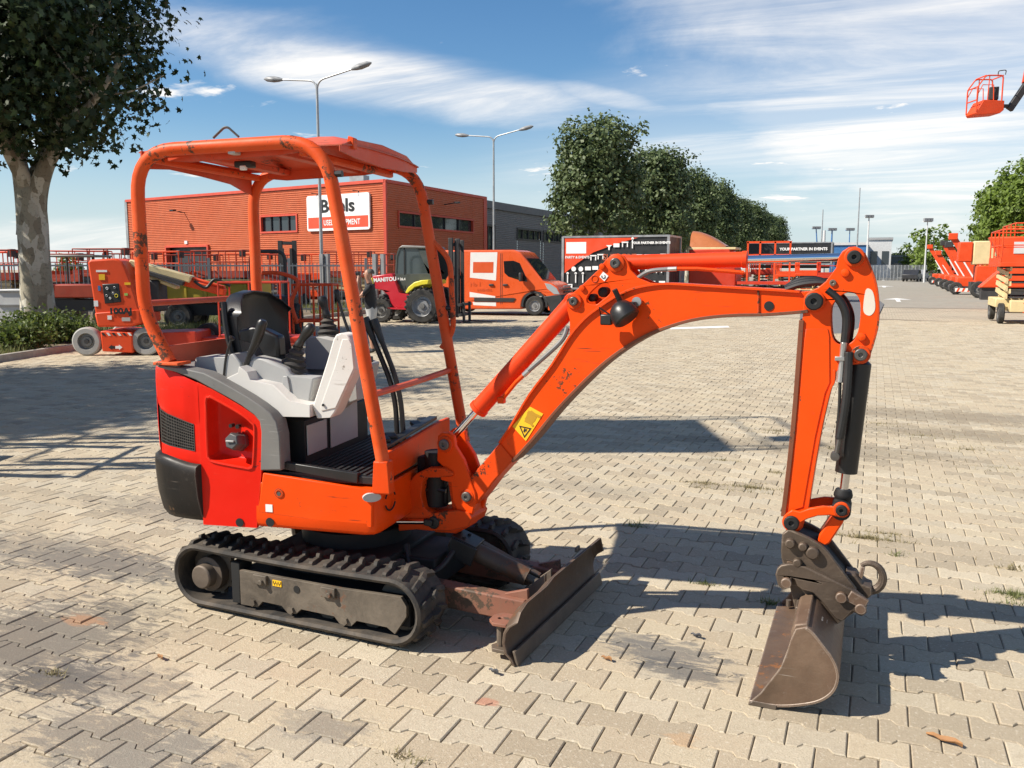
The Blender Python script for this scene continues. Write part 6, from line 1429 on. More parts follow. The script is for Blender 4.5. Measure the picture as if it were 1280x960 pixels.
# ------------------------------------------------------------------ machines, vehicles, fence
mat('van_orange', (.70, .10, .022), .32, var=.03, coat=.3)
mat('van_white', (.74, .72, .69), .35, var=.03)
mat('van_print', (.62, .09, .02), .4, var=.05)
mat('bumper_black', (.028, .028, .029), .55, var=.15)
mat('tyre', (.024, .023, .022), .85, var=.3, dust=.5, dust_col=(.10, .09, .075), dscale=6)
mat('tyre_pale', (.34, .33, .31), .8, var=.15)
mat('rim_steel', (.40, .40, .40), .4, metal=.6, var=.15)
mat('rim_grey', (.20, .195, .185), .5, metal=.3, var=.2)
mat('lift_orange', (.70, .065, .012), .48, spec=.3, var=.08, dust=.25, dust_col=(.6, .14, .06))
mat('lift_red', (.52, .038, .014), .48, spec=.3, var=.08, dust=.2, dust_col=(.5, .12, .08))
mat('lift_old', (.34, .045, .022), .55, spec=.3, var=.15, dust=.4, dust_col=(.20, .08, .05))
mat('lift_cream', (.66, .52, .27), .5, var=.08, dust=.25, dust_col=(.4, .32, .2))
mat('lift_dark', (.035, .033, .032), .6, var=.2)
mat('fork_red', (.52, .022, .035), .35, var=.05, coat=.2)
mat('fork_yellow', (.74, .62, .04), .4, var=.05)
mat('tipper_yellow', (.45, .32, .02), .55, var=.12, dust=.4, dust_col=(.2, .15, .06))
mat('tarp_black', (.020, .020, .021), .5, var=.1)
mat('hazard_white', (.75, .73, .68), .5)
mat('blue_paint', (.05, .16, .36), .5, var=.1)
mat('pale_panel', (.55, .55, .54), .6, var=.08)
mat('skin', (.42, .22, .145), .55, var=.06)
mat('cloth_black', (.014, .014, .016), .85, var=.15)
mat('cloth_grey', (.42, .42, .41), .85, var=.08)
mat('amber_dome', (.42, .14, .05), .3, var=.05)
glass('cab_glass', (.05, .065, .07), .05)
mat('frame_cab', (.06, .068, .062), .5, var=.1)
mat('van_print2', (.72, .07, .022), .4, var=.04); mat('label_print', (.45, .12, .06), .5); mat('fork_green', (.3, .5, .1), .5)
glass('headlight_glass', (.35, .37, .38), .08)
def wheel(parent, c, r, w, ax=(0, 1, 0), tyre='tyre', rim='rim_grey', lug=False, n=26):
    ax = Vector(ax).normalized(); c = Vector(c)
    wh = MB(); wh.lathe([(r * .60, -w / 2), (r * .90, -w / 2), (r, -w * .36), (r, w * .36), (r * .90, w / 2), (r * .60, w / 2), (r * .58, w * .3), (r * .58, -w * .3), (r * .60, -w / 2)], c, ax, n, caps=False)
    if lug:
        u = ax.orthogonal().normalized(); v = ax.cross(u)
        for k in range(20):
            a = 2 * math.pi * k / 20
            for s in (-1, 1):
                a2 = a + (.16 if s > 0 else 0); d = u * math.cos(a2) + v * math.sin(a2); t = ax.cross(d)
                wh.bar(c + d * r + ax * s * w * .10, c + d * (r * .99) + ax * s * w * .50 + t * r * .10, r * .11, r * .09, d)
    o = wh.build('wheel', tyre, parent)
    rm = MB(); rm.lathe([(.001, -w * .30), (r * .34, -w * .30), (r * .38, -w * .18), (r * .52, -w * .16), (r * .58, -w * .44), (r * .62, -w * .46), (r * .62, w * .46), (r * .52, w * .3), (r * .3, w * .3), (.001, w * .34)], c, ax, n); rm.build('rim', rim, o)
    hb = MB()
    u = ax.orthogonal().normalized(); v = ax.cross(u)
    for s in (-1, 1): hb.cyl(c + ax * s * w * .28, c + ax * s * w * .42, r * .16, n=10)
    hb.build('hub', 'rim_grey' if rim != 'rim_grey' else 'lift_dark', o)
    return o
def xz(y): return lambda u, v, d: Vector((u, y + d, v))
def pxs(px0, py0, s): return lambda px, py: ((px - px0) / s, (py0 - py) / s)
CAMR = PSI                      # heading of the picture's left-to-right line in the yard

# --- orange van
vp = gnd(668, 394.3); K = pxs(668, 394.3, 36.0)
van = thing('delivery_van', 'orange delivery van with white panel and dark bumper parked before the grey warehouse', 'van', (vp.x, vp.y, 0), CAMR - R(17), local=True)
VW = 1.94
prof = [K(528, 388), K(526, 322), K(528, 315.5), K(534, 313.6), K(640, 313.6), K(649, 316.5), K(655, 323), K(678.5, 351.5), K(690, 354.5), K(697, 359), K(701, 366), K(702, 384), K(697, 389), K(688, 388), K(652, 387)]
prof2 = prof[:-2] + [(.47, K(0, 388)[1])] + [(.46 * math.cos(R(a)), .36 + .46 * math.sin(R(a))) for a in range(0, 181, 15)] + [(-.47, K(0, 387)[1])]
b = MB(); b.prism([prof2], xz(0), 0, VW); body = b.build('body', 'van_orange', van, bevel=.07, seg=3)
b = MB(); b.box((-1.0, .97, .42), (4.8, 1.7, .3)); b.build('underbody', 'lift_dark', van)
for x in (0, -3.05):
    for y in (.11, VW - .11): wheel(van, (x, y, .335), .335, .21, rim='rim_steel')
for x in (0, ):
    b = MB(); b.prism([[(.47 * math.cos(R(a)), .36 + .47 * math.sin(R(a))) for a in range(-8, 189, 14)] + [(.40 * math.cos(R(a)), .36 + .40 * math.sin(R(a))) for a in range(188, -9, -14)]], xz(-.012), 0, .05); b.build('arch_trim', 'bumper_black', van)
win = [K(628, 327.5), K(641, 327), K(649, 330), K(658, 349), K(659, 353), K(652, 352), K(634, 346.5), K(629, 342)]
b = MB(); b.prism([win], xz(-.006), 0, .03); b.build('door_window', 'dark_glass', van, bevel=.006)
ws = [K(650.5, 325.2), K(668.5, 326), K(692.5, 350.5), K(676, 350)]
p0, p1 = K(656, 324.2), K(677.5, 350.3); nx = Vector((p1[1] - p0[1], 0, -(p1[0] - p0[0]))).normalized() * -1
b = MB(); b.add([Vector((p0[0], .16, p0[1])) + nx * .016, Vector((p0[0], VW - .16, p0[1])) + nx * .016, Vector((p1[0], VW - .06, p1[1])) + nx * .016, Vector((p1[0], .06, p1[1])) + nx * .016], [(0, 1, 2, 3)]); b.build('windscreen', 'window_glass', van)
b = MB(); b.prism([[K(681, 354.5), K(688, 355.5), K(696, 360.5), K(700.5, 368), K(693, 368), K(684, 361)]], xz(-.012), 0, .06); b.build('headlight', 'headlight_glass', van, bevel=.01)
b = MB(); b.prism([[K(678, 371), K(692, 369), K(702, 368.5), K(704, 372), K(704, 387), K(696, 391), K(688, 390), K(684, 378)]], xz(-.018), 0, VW + .036); b.build('bumper', 'bumper_black', van, bevel=.05, seg=3)
for z in (.62, .72, .82):
    b = MB(); b.box((.925, VW / 2, z + .18), (.05, 1.0, .05)); b.build('grille_bar', 'rim_steel' if z > .8 else 'bumper_black', van)
b = MB(); b.box((1.005, VW / 2, .42), (.03, .5, .11)); b.build('number_plate', 'fork_yellow', van)
b = MB(); b.prism([[K(589, 373), K(642, 373), K(644, 374), K(641, 378), K(589, 378)]], xz(-.022), 0, .03); b.build('side_moulding', 'bumper_black', van, bevel=.006)
for m_, pts in (('van_white', [K(584.5, 316.5), K(620, 316.5), K(618, 351.5), K(583.5, 348)]), ('van_white', [K(583, 366), K(617, 371), K(617, 373), K(583, 372.5)]), ('van_white', [K(587, 378.6), K(618, 378.6), K(618, 383.5), K(588, 382.5)])):
    b = MB(); b.prism([pts], xz(-.004), 0, .006); b.build('white_graphic', m_, van)
b = MB(); b.prism([[K(588, 328.5), K(615, 328.5), K(614.5, 342), K(587.5, 342)]], xz(-.007), 0, .004); b.build('orange_graphic', 'van_print', van)
text_mesh('lettering', 'No 1', 'van_print', van, frame4((K(591, 356)[0], -.006, K(591, 356.5)[1]), (1, 0, 0), (0, 0, 1)), .19, .002, .006)
text_mesh('lettering', 'IN RENTAL', 'van_print', van, frame4((K(603, 364)[0], -.006, K(603, 363.5)[1]), (1, 0, 0), (0, 0, 1)), .11, .002, .004)
for px in (612, 630.5):
    b = MB(); x, z = K(px, 357); b.box((x, -.02, z), (.17, .05, .07)); b.build('door_handle', 'bumper_black', van, bevel=.015)
for px in (624, 626):
    b = MB(); x = K(px, 0)[0]; b.box((x, -.002, 1.25), (.012, .01, 1.75)); b.build('door_gap', 'lift_dark', van)
x, z = K(652, 347); b = MB(); b.box((x, -.15, z), (.10, .22, .30)); b.bar((x, 0, z - .1), (x, -.1, z - .1), .06, .06); b.build('side_mirror', 'bumper_black', van, bevel=.03)
# --- rough terrain forklift
fp_ = gnd(530, 404.2); K = pxs(530, 404.2, 42.0)
fk = thing('rough_terrain_forklift', 'red and black rough terrain forklift with yellow mudguards and tall mast', 'forklift', (fp_.x, fp_.y, 0), CAMR - R(15), local=True)
wheel(fk, (0, .0, .52), .52, .40, lug=True, rim='rim_steel'); wheel(fk, (0, 1.45, .52), .52, .40, lug=True, rim='rim_steel')
wheel(fk, (-1.38, .12, .37), .37, .28, lug=True); wheel(fk, (-1.38, 1.3, .37), .37, .28, lug=True)
b = MB(); b.prism([[K(461, 346), K(488, 343), K(497, 367), K(511, 369.5), K(508, 386), K(487, 385), K(482, 370), K(474, 364), K(463, 362)]], xz(.05), 0, 1.36); b.build('hood', 'fork_red', fk, bevel=.05)
b = MB(); b.prism([[K(456, 350), K(461, 348), K(464, 357), K(459, 355)]], xz(.02), 0, 1.42); b.build('tail_guard', 'fork_yellow', fk, bevel=.02)
b = MB(); b.box((-.7, .72, .62), (1.7, .9, .42)); b.build('chassis', 'lift_dark', fk, bevel=.03)
b = MB(); b.prism([[K(482, 385), K(508, 385.5), K(508, 387.5), K(482, 387)]], xz(-.02), 0, .3); b.build('side_step', 'fork_red', fk)
# cab: pillars, roof, door with glass
cabo = [K(489.5, 344), K(491, 321), K(495, 311), K(500, 309.3), K(536, 310.5), K(540, 313), K(546, 343), K(540, 352), K(531, 352), K(520, 362), K(511, 367), K(503, 367), K(497, 362)]
glz = [K(491.5, 342), K(493, 322), K(497, 312.5), K(501, 311.3), K(519, 311.8), K(522, 316), K(533, 343), K(492, 343.5)]
for y in (.18, 1.22):
    b = MB(); b.prism([cabo, glz], xz(y), 0, .05); b.build('cab_side', 'frame_cab', fk, bevel=.012) if 'frame_cab' in M else b.build('cab_side', 'bumper_black', fk, bevel=.012)
    b = MB(); b.prism([glz], xz(y + .02), 0, .012); b.build('cab_glass', 'cab_glass', fk)
    b = MB(); b.prism([[K(501.5, 311), K(503, 311), K(502.8, 344), K(501.3, 344)]], xz(y - .008), 0, .04); b.build('door_pillar', 'bumper_black', fk)
b = MB(); b.prism([[K(495, 311.5), K(500, 308.2), K(538, 309.6), K(541, 312.6), K(500, 311.6)]], xz(.14), 0, 1.17); b.build('cab_roof', 'rim_grey', fk, bevel=.02)
b = MB(); b.box((K(513, 345)[0], .72, K(0, 345)[1]), (.5, .5, .14)); b.box((K(502, 335)[0], .72, K(0, 334)[1]), (.12, .48, .6)); b.build('driver_seat', 'seat_vinyl', fk, bevel=.04)
b = MB(); b.cyl((K(529, 338)[0], .72, K(0, 341)[1]), (K(531.5, 336)[0], .72, K(0, 336)[1]), .17, n=16); b.build('steering_wheel', 'bumper_black', fk)
for y in (.02, 1.22):
    b = MB(); b.prism([[K(509, 366), K(513, 359.5), K(521, 353.5), K(530, 351), K(540, 350.3), K(539, 356), K(531, 357), K(522, 359.5), K(515, 365), K(511, 367.5)]], xz(y), -.22, .18); b.build('mudguard', 'fork_yellow', fk, bevel=.02)
text_mesh('lettering', 'MANITOU', 'sign_white', fk, frame4((K(478, 350)[0], .046, K(478, 350.6)[1]), (math.cos(R(4)), 0, math.sin(R(4))), (-math.sin(R(4)), 0, math.cos(R(4)))), .16, .002, .006)
text_mesh('lettering', 'M 26.4', 'sign_white', fk, frame4((K(497.5, 350)[0], .176, K(497, 350)[1]), (1, 0, 0), (0, 0, 1)), .10, .002, .004)
for y in (.30, .95):
    x, z1 = K(561.5, 299.5); ml = MB(); ml.box((x + (.0 if y < .5 else .0), y, z1 / 2 + .1), (.13, .09, z1 - .2)); ml.build('mast_rail', 'lift_dark', fk, bevel=.01)
    ml = MB(); ml.box((x + .16, y + .06 if y < .5 else y - .06, z1 / 2 + .06), (.10, .08, z1 - .22)); ml.build('inner_mast_rail', 'lift_dark', fk, bevel=.01)
for z in (2.3, 1.35, .5):
    ml = MB(); ml.box((K(563, 0)[0] + .03, .62, z), (.07, .6, .10)); ml.build('mast_crossbar', 'lift_dark', fk)
ml = MB(); ml.cyl((K(561, 0)[0], .62, .35), (K(561, 0)[0], .62, 2.1), .045, n=10); ml.build('lift_cylinder', 'rim_grey', fk)
ml = MB(); ml.box((K(575, 0)[0], .62, .55), (.08, 1.1, .08)); ml.box((K(575, 0)[0], .62, .25), (.08, 1.1, .08)); ml.build('fork_carriage', 'lift_dark', fk)
for y in (.35, .9):
    ml = MB(); ml.prism([[(K(576, 0)[0], .02), (K(576, 0)[0] + .9, .02), (K(576, 0)[0] + .9, .035), (K(576, 0)[0] + .06, .07), (K(576, 0)[0] + .06, .62), (K(576, 0)[0], .62)]], xz(y), -.05, .05); ml.build('fork', 'lift_dark', fk, bevel=.006)
# --- person photographing, half hidden by the levers
def person():
    p = gnd(466, 441); t = thing('person', 'person in black t-shirt and pale shorts holding a camera up to the face', 'person', (p.x, p.y, 0), CAMR + R(180), local=True)
    # local +x is where the person looks
    J = {'pel': (0, 0, .84, .135, .105), 'bel': (.03, 0, .98, .155, .125), 'che': (.0, 0, 1.16, .165, .125), 'nk0': (.02, 0, 1.31, .075, .075), 'nk1': (.045, 0, 1.37, .056, .056), 'hd0': (.07, 0, 1.45, .078, .072), 'hd1': (.06, 0, 1.53, .088, .078), 'hd2': (.05, 0, 1.595, .055, .05)}
    E_ = [('pel', 'bel'), ('bel', 'che'), ('che', 'nk0'), ('nk0', 'nk1'), ('nk1', 'hd0'), ('hd0', 'hd1'), ('hd1', 'hd2')]
    for s, n in ((1, 'l'), (-1, 'r')):
        J.update({'sh' + n: (.0, .165 * s, 1.265, .062, .062), 'el' + n: (.19, .23 * s, 1.07, .043, .043), 'fo' + n: (.25, .13 * s, 1.28, .036, .036), 'wr' + n: (.235, .065 * s, 1.42, .028, .026), 'hn' + n: (.22, .045 * s, 1.49, .032, .022),
                  'hp' + n: (.0, .095 * s, .78, .095, .095), 'kn' + n: (.03, .10 * s, .44, .06, .06), 'an' + n: (-.02, .10 * s, .09, .04, .04), 'he' + n: (-.03, .10 * s, .045, .045, .04), 'to' + n: (.17, .11 * s, .035, .042, .032)})
        E_ += [('che', 'sh' + n), ('sh' + n, 'el' + n), ('el' + n, 'fo' + n), ('fo' + n, 'wr' + n), ('wr' + n, 'hn' + n), ('pel', 'hp' + n), ('hp' + n, 'kn' + n), ('kn' + n, 'an' + n), ('an' + n, 'he' + n), ('he' + n, 'to' + n)]
        for k in range(4):
            nm = 'f%d%s' % (k, n); J[nm] = (.245 + .008 * k, (.018 - .004 * k) * s, 1.53 - .022 * k, .011, .010); E_.append(('hn' + n, nm))
        J['th' + n] = (.20, .012 * s, 1.455, .012, .011); E_.append(('hn' + n, 'th' + n))
    ks = list(J); me = bpy.data.meshes.new('body'); me.from_pydata([J[k][:3] for k in ks], [(ks.index(a), ks.index(b_)) for a, b_ in E_], [])
    o = bpy.data.objects.new('body', me); col.objects.link(o)
    sk = o.modifiers.new('skin', 'SKIN'); sd = me.skin_vertices[0].data
    for i, k in enumerate(ks): sd[i].radius = J[k][3:5]
    sd[ks.index('pel')].use_root = True
    su = o.modifiers.new('sub', 'SUBSURF'); su.levels = su.render_levels = 2
    me2 = bpy.data.meshes.new_from_object(o.evaluated_get(bpy.context.evaluated_depsgraph_get())); bpy.data.objects.remove(o)
    me2.name = 'body'; me2.materials.clear()
    for k in ('skin', 'cloth_black', 'cloth_grey', 'bumper_black'): me2.materials.append(M[k])
    for f in me2.polygons:
        c = f.center; arm_ = math.hypot(c.x - .19, abs(c.y) - .23)
        mi = 0
        if c.z < .10: mi = 3
        elif .46 < c.z < .86 and abs(c.y) < .24: mi = 2
        elif .86 <= c.z < 1.33 and c.x < .165 and not (c.x > .13 and abs(c.y) > .14): mi = 1
        f.material_index = mi
    me2.shade_smooth(); o = bpy.data.objects.new('body', me2); col.objects.link(o); o.parent = t
    # face and short hair
    for s in (-1, 1):
        b = MB(); b.lathe([(.001, 0), (.018, .004), (.022, .012), (.001, .016)], (.055, .078 * s, 1.50), (0, s, 0), 10); b.build('ear', 'skin', o)
        b = MB(); b.lathe([(.001, -.009), (.009, -.004), (.009, .004), (.001, .009)], (.138, .030 * s, 1.515), (1, 0, 0), 10); b.build('eye', 'label_white', o)
    b = MB(); b.prism([[(.14, 1.52), (.172, 1.475), (.14, 1.468)]], xz(0), -.014, .014); b.build('nose', 'skin', o, bevel=.006)
    b = MB(); b.box((.138, 0, 1.445), (.014, .05, .010)); b.build('mouth', 'sign_red', o, bevel=.004)
    b = MB(); b.lathe([(.082, .0), (.080, .03), (.062, .06), (.035, .078), (.001, .084)], (.02, 0, 1.525), (-.25, 0, 1), 18); b.build('hair', 'hair_grey', o)
    cm = thing('camera', 'small dark camera held up to the face of the person in black', 'camera', (p.x, p.y, 0), CAMR + R(180), local=True)
    b = MB(); b.box((.235, 0, 1.51), (.05, .13, .085)); cb = b.build('camera_body', 'bumper_black', cm, bevel=.01)
    b = MB(); b.cyl((.26, 0, 1.51), (.32, 0, 1.51), .032, n=16); b.build('lens', 'label_black', cm)
mat('hair_grey', (.09, .075, .06), .8, var=.2)
person()
# --- scissor lifts
def scissor_lift(label, loc, rz, L=2.4, Wd=1.15, plat=1.25, deck='lift_orange', arms='lift_cream', chas='lift_cream', wr=.22, rail=1.05, group=None, stages=4, tall=False, name='scissor_lift'):
    t = thing(name, label, 'scissor lift', loc, rz, group, local=True)
    z0 = wr * 1.0
    b = MB(); b.box((0, 0, z0 + .22), (L * .98, Wd * .62, .34)); b.box((0, 0, z0 + .30), (L * .66, Wd, .26)); b.build('chassis', chas, t, bevel=.02)
    for x in (-L * .38, L * .38):
        for y in (-Wd * .42, Wd * .42): wheel(t, (x, y, wr), wr, .16, n=18)
    zb = z0 + .46; zt = plat - .08; n = stages; h = (zt - zb) / n
    for y in (-Wd * .34, Wd * .34):
        for k in range(n):
            for s in (1, -1):
                a = MB(); x = L * .42 if not tall else L * .36
                a.bar((-x * s, y + .04 * s, zb + h * k + .03), (x * s, y + .04 * s, zb + h * (k + 1) - .03), .05, min(.13, max(.07, h * .6))); a.build('scissor_arm', arms, t)
    for k in range(n + 1):
        for x in (-L * .40, L * .40):
            a = MB(); a.cyl((x, -Wd * .38, zb + h * k), (x, Wd * .38, zb + h * k), .025, n=8); a.build('pivot_bar', 'lift_dark', t)
    b = MB(); b.box((0, 0, plat), (L, Wd, .12)); b.build('platform', deck, t, bevel=.01)
    b = MB(); b.box((0, -Wd / 2 + .012, plat + .13), (L, .02, .15)); b.box((0, Wd / 2 - .012, plat + .13), (L, .02, .15)); b.box((L / 2 - .012, 0, plat + .13), (.02, Wd - .06, .15)); b.box((-L / 2 + .012, 0, plat + .13), (.02, Wd - .06, .15)); b.build('toe_board', deck, t)
    gr = MB(); gr.tube(fillet([(-L / 2 + .03, -Wd / 2 + .03, plat + rail), (L / 2 - .03, -Wd / 2 + .03, plat + rail), (L / 2 - .03, Wd / 2 - .03, plat + rail), (-L / 2 + .03, Wd / 2 - .03, plat + rail), (-L / 2 + .03, -Wd / 2 + .06, plat + rail)], .06, 3), .024, 6); top = gr.build('guard_rail', deck, t)
    gr = MB(); gr.tube([(-L / 2 + .03, -Wd / 2 + .03, plat + rail * .55), (L / 2 - .03, -Wd / 2 + .03, plat + rail * .55), (L / 2 - .03, Wd / 2 - .03, plat + rail * .55), (-L / 2 + .03, Wd / 2 - .03, plat + rail * .55), (-L / 2 + .03, -Wd / 2 + .06, plat + rail * .55)], .018, 6); gr.build('mid_rail', deck, top)
    for x in (-L / 2 + .03, -L / 6, L / 6, L / 2 - .03):
        for y in (-Wd / 2 + .03, Wd / 2 - .03):
            p_ = MB(); p_.cyl((x, y, plat), (x, y, plat + rail), .021, n=6); p_.build('rail_post', deck, top)
    b = MB(); b.box((L / 2 - .12, -Wd * .25, plat + rail - .1), (.18, .25, .28)); b.build('control_box', 'lift_dark', t, bevel=.02)
    for x in (-L / 2 - .03,):
        for k in range(3):
            b = MB(); b.cyl((x, -.22, .35 + .26 * k), (x, .22, .35 + .26 * k), .015, n=6); b.build('ladder_rung', deck, t)
    return t
# the raised lift outside the view on the left whose shadow crosses the yard
az = math.atan2(1.26, 3.05)
HPL = 6.6; cs_ = Vector((-3.35, 7.78, 0))
rl = scissor_lift('tall orange scissor lift raised high on its arms beside the kerb', (cs_.x - SHADOW.x * HPL, cs_.y - SHADOW.y * HPL, 0), az, L=3.9, Wd=1.65, plat=HPL, stages=5, wr=.32, tall=True)
# right side of the road
p_ = gnd(1237, 404.5); scissor_lift('orange scissor lift with cream scissor stack and grey wheels on the right', (p_.x + 1.02, p_.y + 1.25, 0), R(90), L=2.9, Wd=1.75, plat=1.72, wr=.30, rail=1.0)
p_ = at_range(1262, 335, 40.5); scissor_lift('large orange scissor lift with its deck raised behind the cream stacked one', (p_.x + .9, p_.y, 0), R(90), L=3.6, Wd=2.1, plat=2.15, wr=.36, rail=1.15, arms='lift_orange', chas='lift_orange')
b = MB(); p_ = at_range(1262, 335, 37.5)
pt = thing('machine_hood', 'orange engine hood with white plate standing among the lifts on the right', 'machine', (p_.x, p_.y, 0), R(0), local=True)
b.prism([[(-1.0, .9), (1.6, .9), (1.6, 2.75), (-.75, 2.75), (-.2, 1.7)]], xz(-.4), 0, .8); b.build('hood', 'lift_orange', pt, bevel=.05); b = MB(); b.box((.35, -.41, 2.35), (.62, .02, .42)); b.build('plate', 'pale_panel', pt); b = MB(); b.box((1.0, -.41, 2.1), (.5, .02, .7)); b.build('opening', 'lift_dark', pt)
for x in (.2, 1.4): wheel(pt, (x, .1, .3), .3, .3)
b = MB(); b.box((.3, 0, .7), (2.4, .6, .5)); b.build('chassis', 'lift_dark', pt)
# cream machine next to it
p_ = at_range(1226, 335, 56); t = thing('aerial_lift', 'folded aerial lift with cream rear cover and orange front behind the leaning booms', 'aerial lift', (p_.x, p_.y, 0), 0, local=True)
b = MB(); b.box((.1, 0, 2.45), (1.15, 1.2, 1.3)); b.build('cream_cover', 'lift_cream', t, bevel=.06); b = MB(); b.box((-.85, 0, 2.5), (.7, 1.2, 1.1)); b.build('orange_cover', 'lift_orange', t, bevel=.06)
b = MB(); b.box((.5, 0, 1.25), (1.6, 1.5, 1.0)); b.build('turntable', 'lift_orange', t, bevel=.05); b = MB(); b.box((.5, 0, .6), (2.0, 1.6, .5)); b.build('chassis', 'lift_dark', t)
for x in (-.1, 1.3): wheel(t, (x, -.8, .45), .45, .35)
# row of folded booms
def folded_boom(label, px, d, sc, lean, m='lift_orange'):
    p = at_range(px, 335, d); t = thing('boom_lift', label, 'boom lift', (p.x, p.y, 0), 0, 'folded boom lifts along the road', local=True)
    b = MB(); b.bar((.9 * sc, 0, .55), (-.75 * sc * lean, 0, 3.15 * sc), .24, .36); b.build('lower_boom', m, t, bevel=.02)
    b = MB(); b.bar((1.0 * sc, .5, .6), (-.3 * sc * lean, .5, 2.6 * sc), .2, .26); b.build('upper_boom', m, t, bevel=.02)
    b = MB(); b.cyl((.55 * sc, -.05, .75), (-.25 * sc * lean, -.05, 2.0 * sc), .055, n=10); b.build('lift_ram', 'sign_white', t)
    b = MB(); b.box((-.7 * sc * lean, 0, 3.1 * sc), (.5, .5, .4)); b.build('boom_head', 'lift_dark' if lean < 1 else m, t, bevel=.03)
    b = MB(); b.box((.5, .5, .75), (1.9, 1.3, .6)); b.build('turntable', m, t, bevel=.05)
    b = MB(); b.box((.3, .4, .35), (2.2, 1.5, .3)); b.build('chassis', 'lift_dark', t)
    for x in (-.5, 1.1): wheel(t, (x, -.4, .38), .38, .3)
    b = MB(); b.box((.2, -.62, .28), (1.5, .06, .22)); bp_ = b.build('bumper', 'hazard_white', t)
    for k in range(5):
        b = MB(); b.prism([[(-.5 + .3 * k, .17), (-.38 + .3 * k, .17), (-.28 + .3 * k, .39), (-.40 + .3 * k, .39)]], xz(-.655), 0, .006); b.build('hazard_stripe', m, bp_)
folded_boom('orange boom lift leaning up, nearest the cream machine cover', 1207, 62, 1.15, 1.0)
folded_boom('orange boom lift leaning up with dark boom head', 1190, 78, 1.15, .85)
folded_boom('orange boom lift leaning up, furthest down the road', 1173, 98, 1.2, 1.05)
folded_boom('orange boom lift leaning up, between the furthest one and the dark headed one', 1182, 88, .95, 1.0)
for k, (px, d, cl, lab_) in enumerate(((1200, 58, 'lift_orange', 'low orange scissor lift parked in front of the leaning booms'), (1176, 112, 'lift_red', 'low red scissor lift parked beyond the leaning booms'), (1214, 47, 'lift_orange', 'low orange scissor lift parked beside the cream machine cover'))):
    p = at_range(px, 335, d); scissor_lift(lab_, (p.x + 1.6, p.y, 0), R(90), L=2.4, Wd=1.2, plat=1.15, deck=cl, rail=1.0, group='low scissor lifts along the road')
folded_boom('orange boom lift leaning up, second from the cream machine cover', 1198, 70, 1.05, .95)
# raised work basket high above the right side
def raised_basket():
    d = 42.0; c = at_range(1231, 143, d); right = Vector((math.cos(PSI), math.sin(PSI), 0)); s = d / 1150.0
    base = Vector(at_range(1420, 335, d)); base.z = 0
    t = thing('boom_lift', 'raised boom lift with orange work basket high in the sky on the right', 'boom lift', base)
    fwd = Vector((-right.y, right.x, 0))
    F = lambda u, v, dd: c + right * u * s + Vector((0, 0, v * s)) + fwd * dd
    b = MB(); b.prism([[(-16, 0), (-14, -2.5), (11, -.5), (15, 3), (15, 13), (-8, 14)]], F, -.42, .42); bk = b.build('basket_floor', 'lift_orange', t, bevel=.02)
    for dd in (-.4, .4):
        b = MB(); b.tube(fillet([F(-15.5, 1, dd), F(-15.5, 28, dd), F(-7, 40, dd), F(12, 40, dd), F(12, 12, dd)], .12, 4), .028, 6); b.build('basket_rail', 'lift_orange', bk)
        b = MB(); b.tube([F(-15, 20, dd), F(-10, 30, dd), F(2, 30, dd), F(3, 12, dd)], .02, 6); b.tube([F(-3, 40, dd), F(-4, 10, dd)], .02, 6); b.build('basket_bar', 'lift_orange', bk)
    for u, v in ((-15.5, 28), (-7, 40), (12, 40), (-15.5, 14)):
        b = MB(); b.cyl(F(u, v, -.4), F(u, v, .4), .025, n=6); b.build('cross_rail', 'lift_orange', bk)
    b = MB(); b.box(F(8, 22, 0), (.35, .5, .5)); b.build('control_box', 'lift_dark', bk, bevel=.02)
    b = MB(); b.tube(fillet([F(9, 40, -.2), F(9, 46, -.2), F(18, 47, -.2), F(17, 42, -.2)], .08, 3), .02, 6); b.build('entry_bar', 'lift_dark', bk)
    b = MB(); b.bar(F(15, 9, 0), F(27, 9, 0), .12, .14); b.bar(F(27, 5, 0), F(52, 45, 0), .20, .26); b.build('jib', 'lift_dark', t, bevel=.02)
    b = MB(); b.bar(F(46, 34, 0), F(58, 130, 0), .34, .44); b.build('fly_boom', 'lift_orange', t, bevel=.02)
    b = MB(); b.bar(F(58, 130, 0), base + Vector((.4, 0, 2.0)), .36, .46); b.build('main_boom', 'lift_orange', t, bevel=.02)
    for k in range(5):
        b = MB(); b.bar(F(47 + 2.2 * k, 40 + 17 * k, -.25), F(44 + 2.5 * k, 48 + 17 * k, -.25), .05, .3); b.build('cable_carrier', 'lift_red', t)
    b = MB(); b.box(base + Vector((0, 0, 1.5)), (2.4, 1.6, 1.1)); b.build('turntable', 'lift_orange', t, bevel=.05)
    b = MB(); b.box(base + Vector((0, 0, .7)), (3.4, 2.0, .5)); b.build('chassis', 'lift_dark', t, bevel=.03)
    for x in (-1.3, 1.3):
        for y in (-1.0, 1.0): wheel(t, base + Vector((x, y, .5)), .5, .4)
raised_basket()
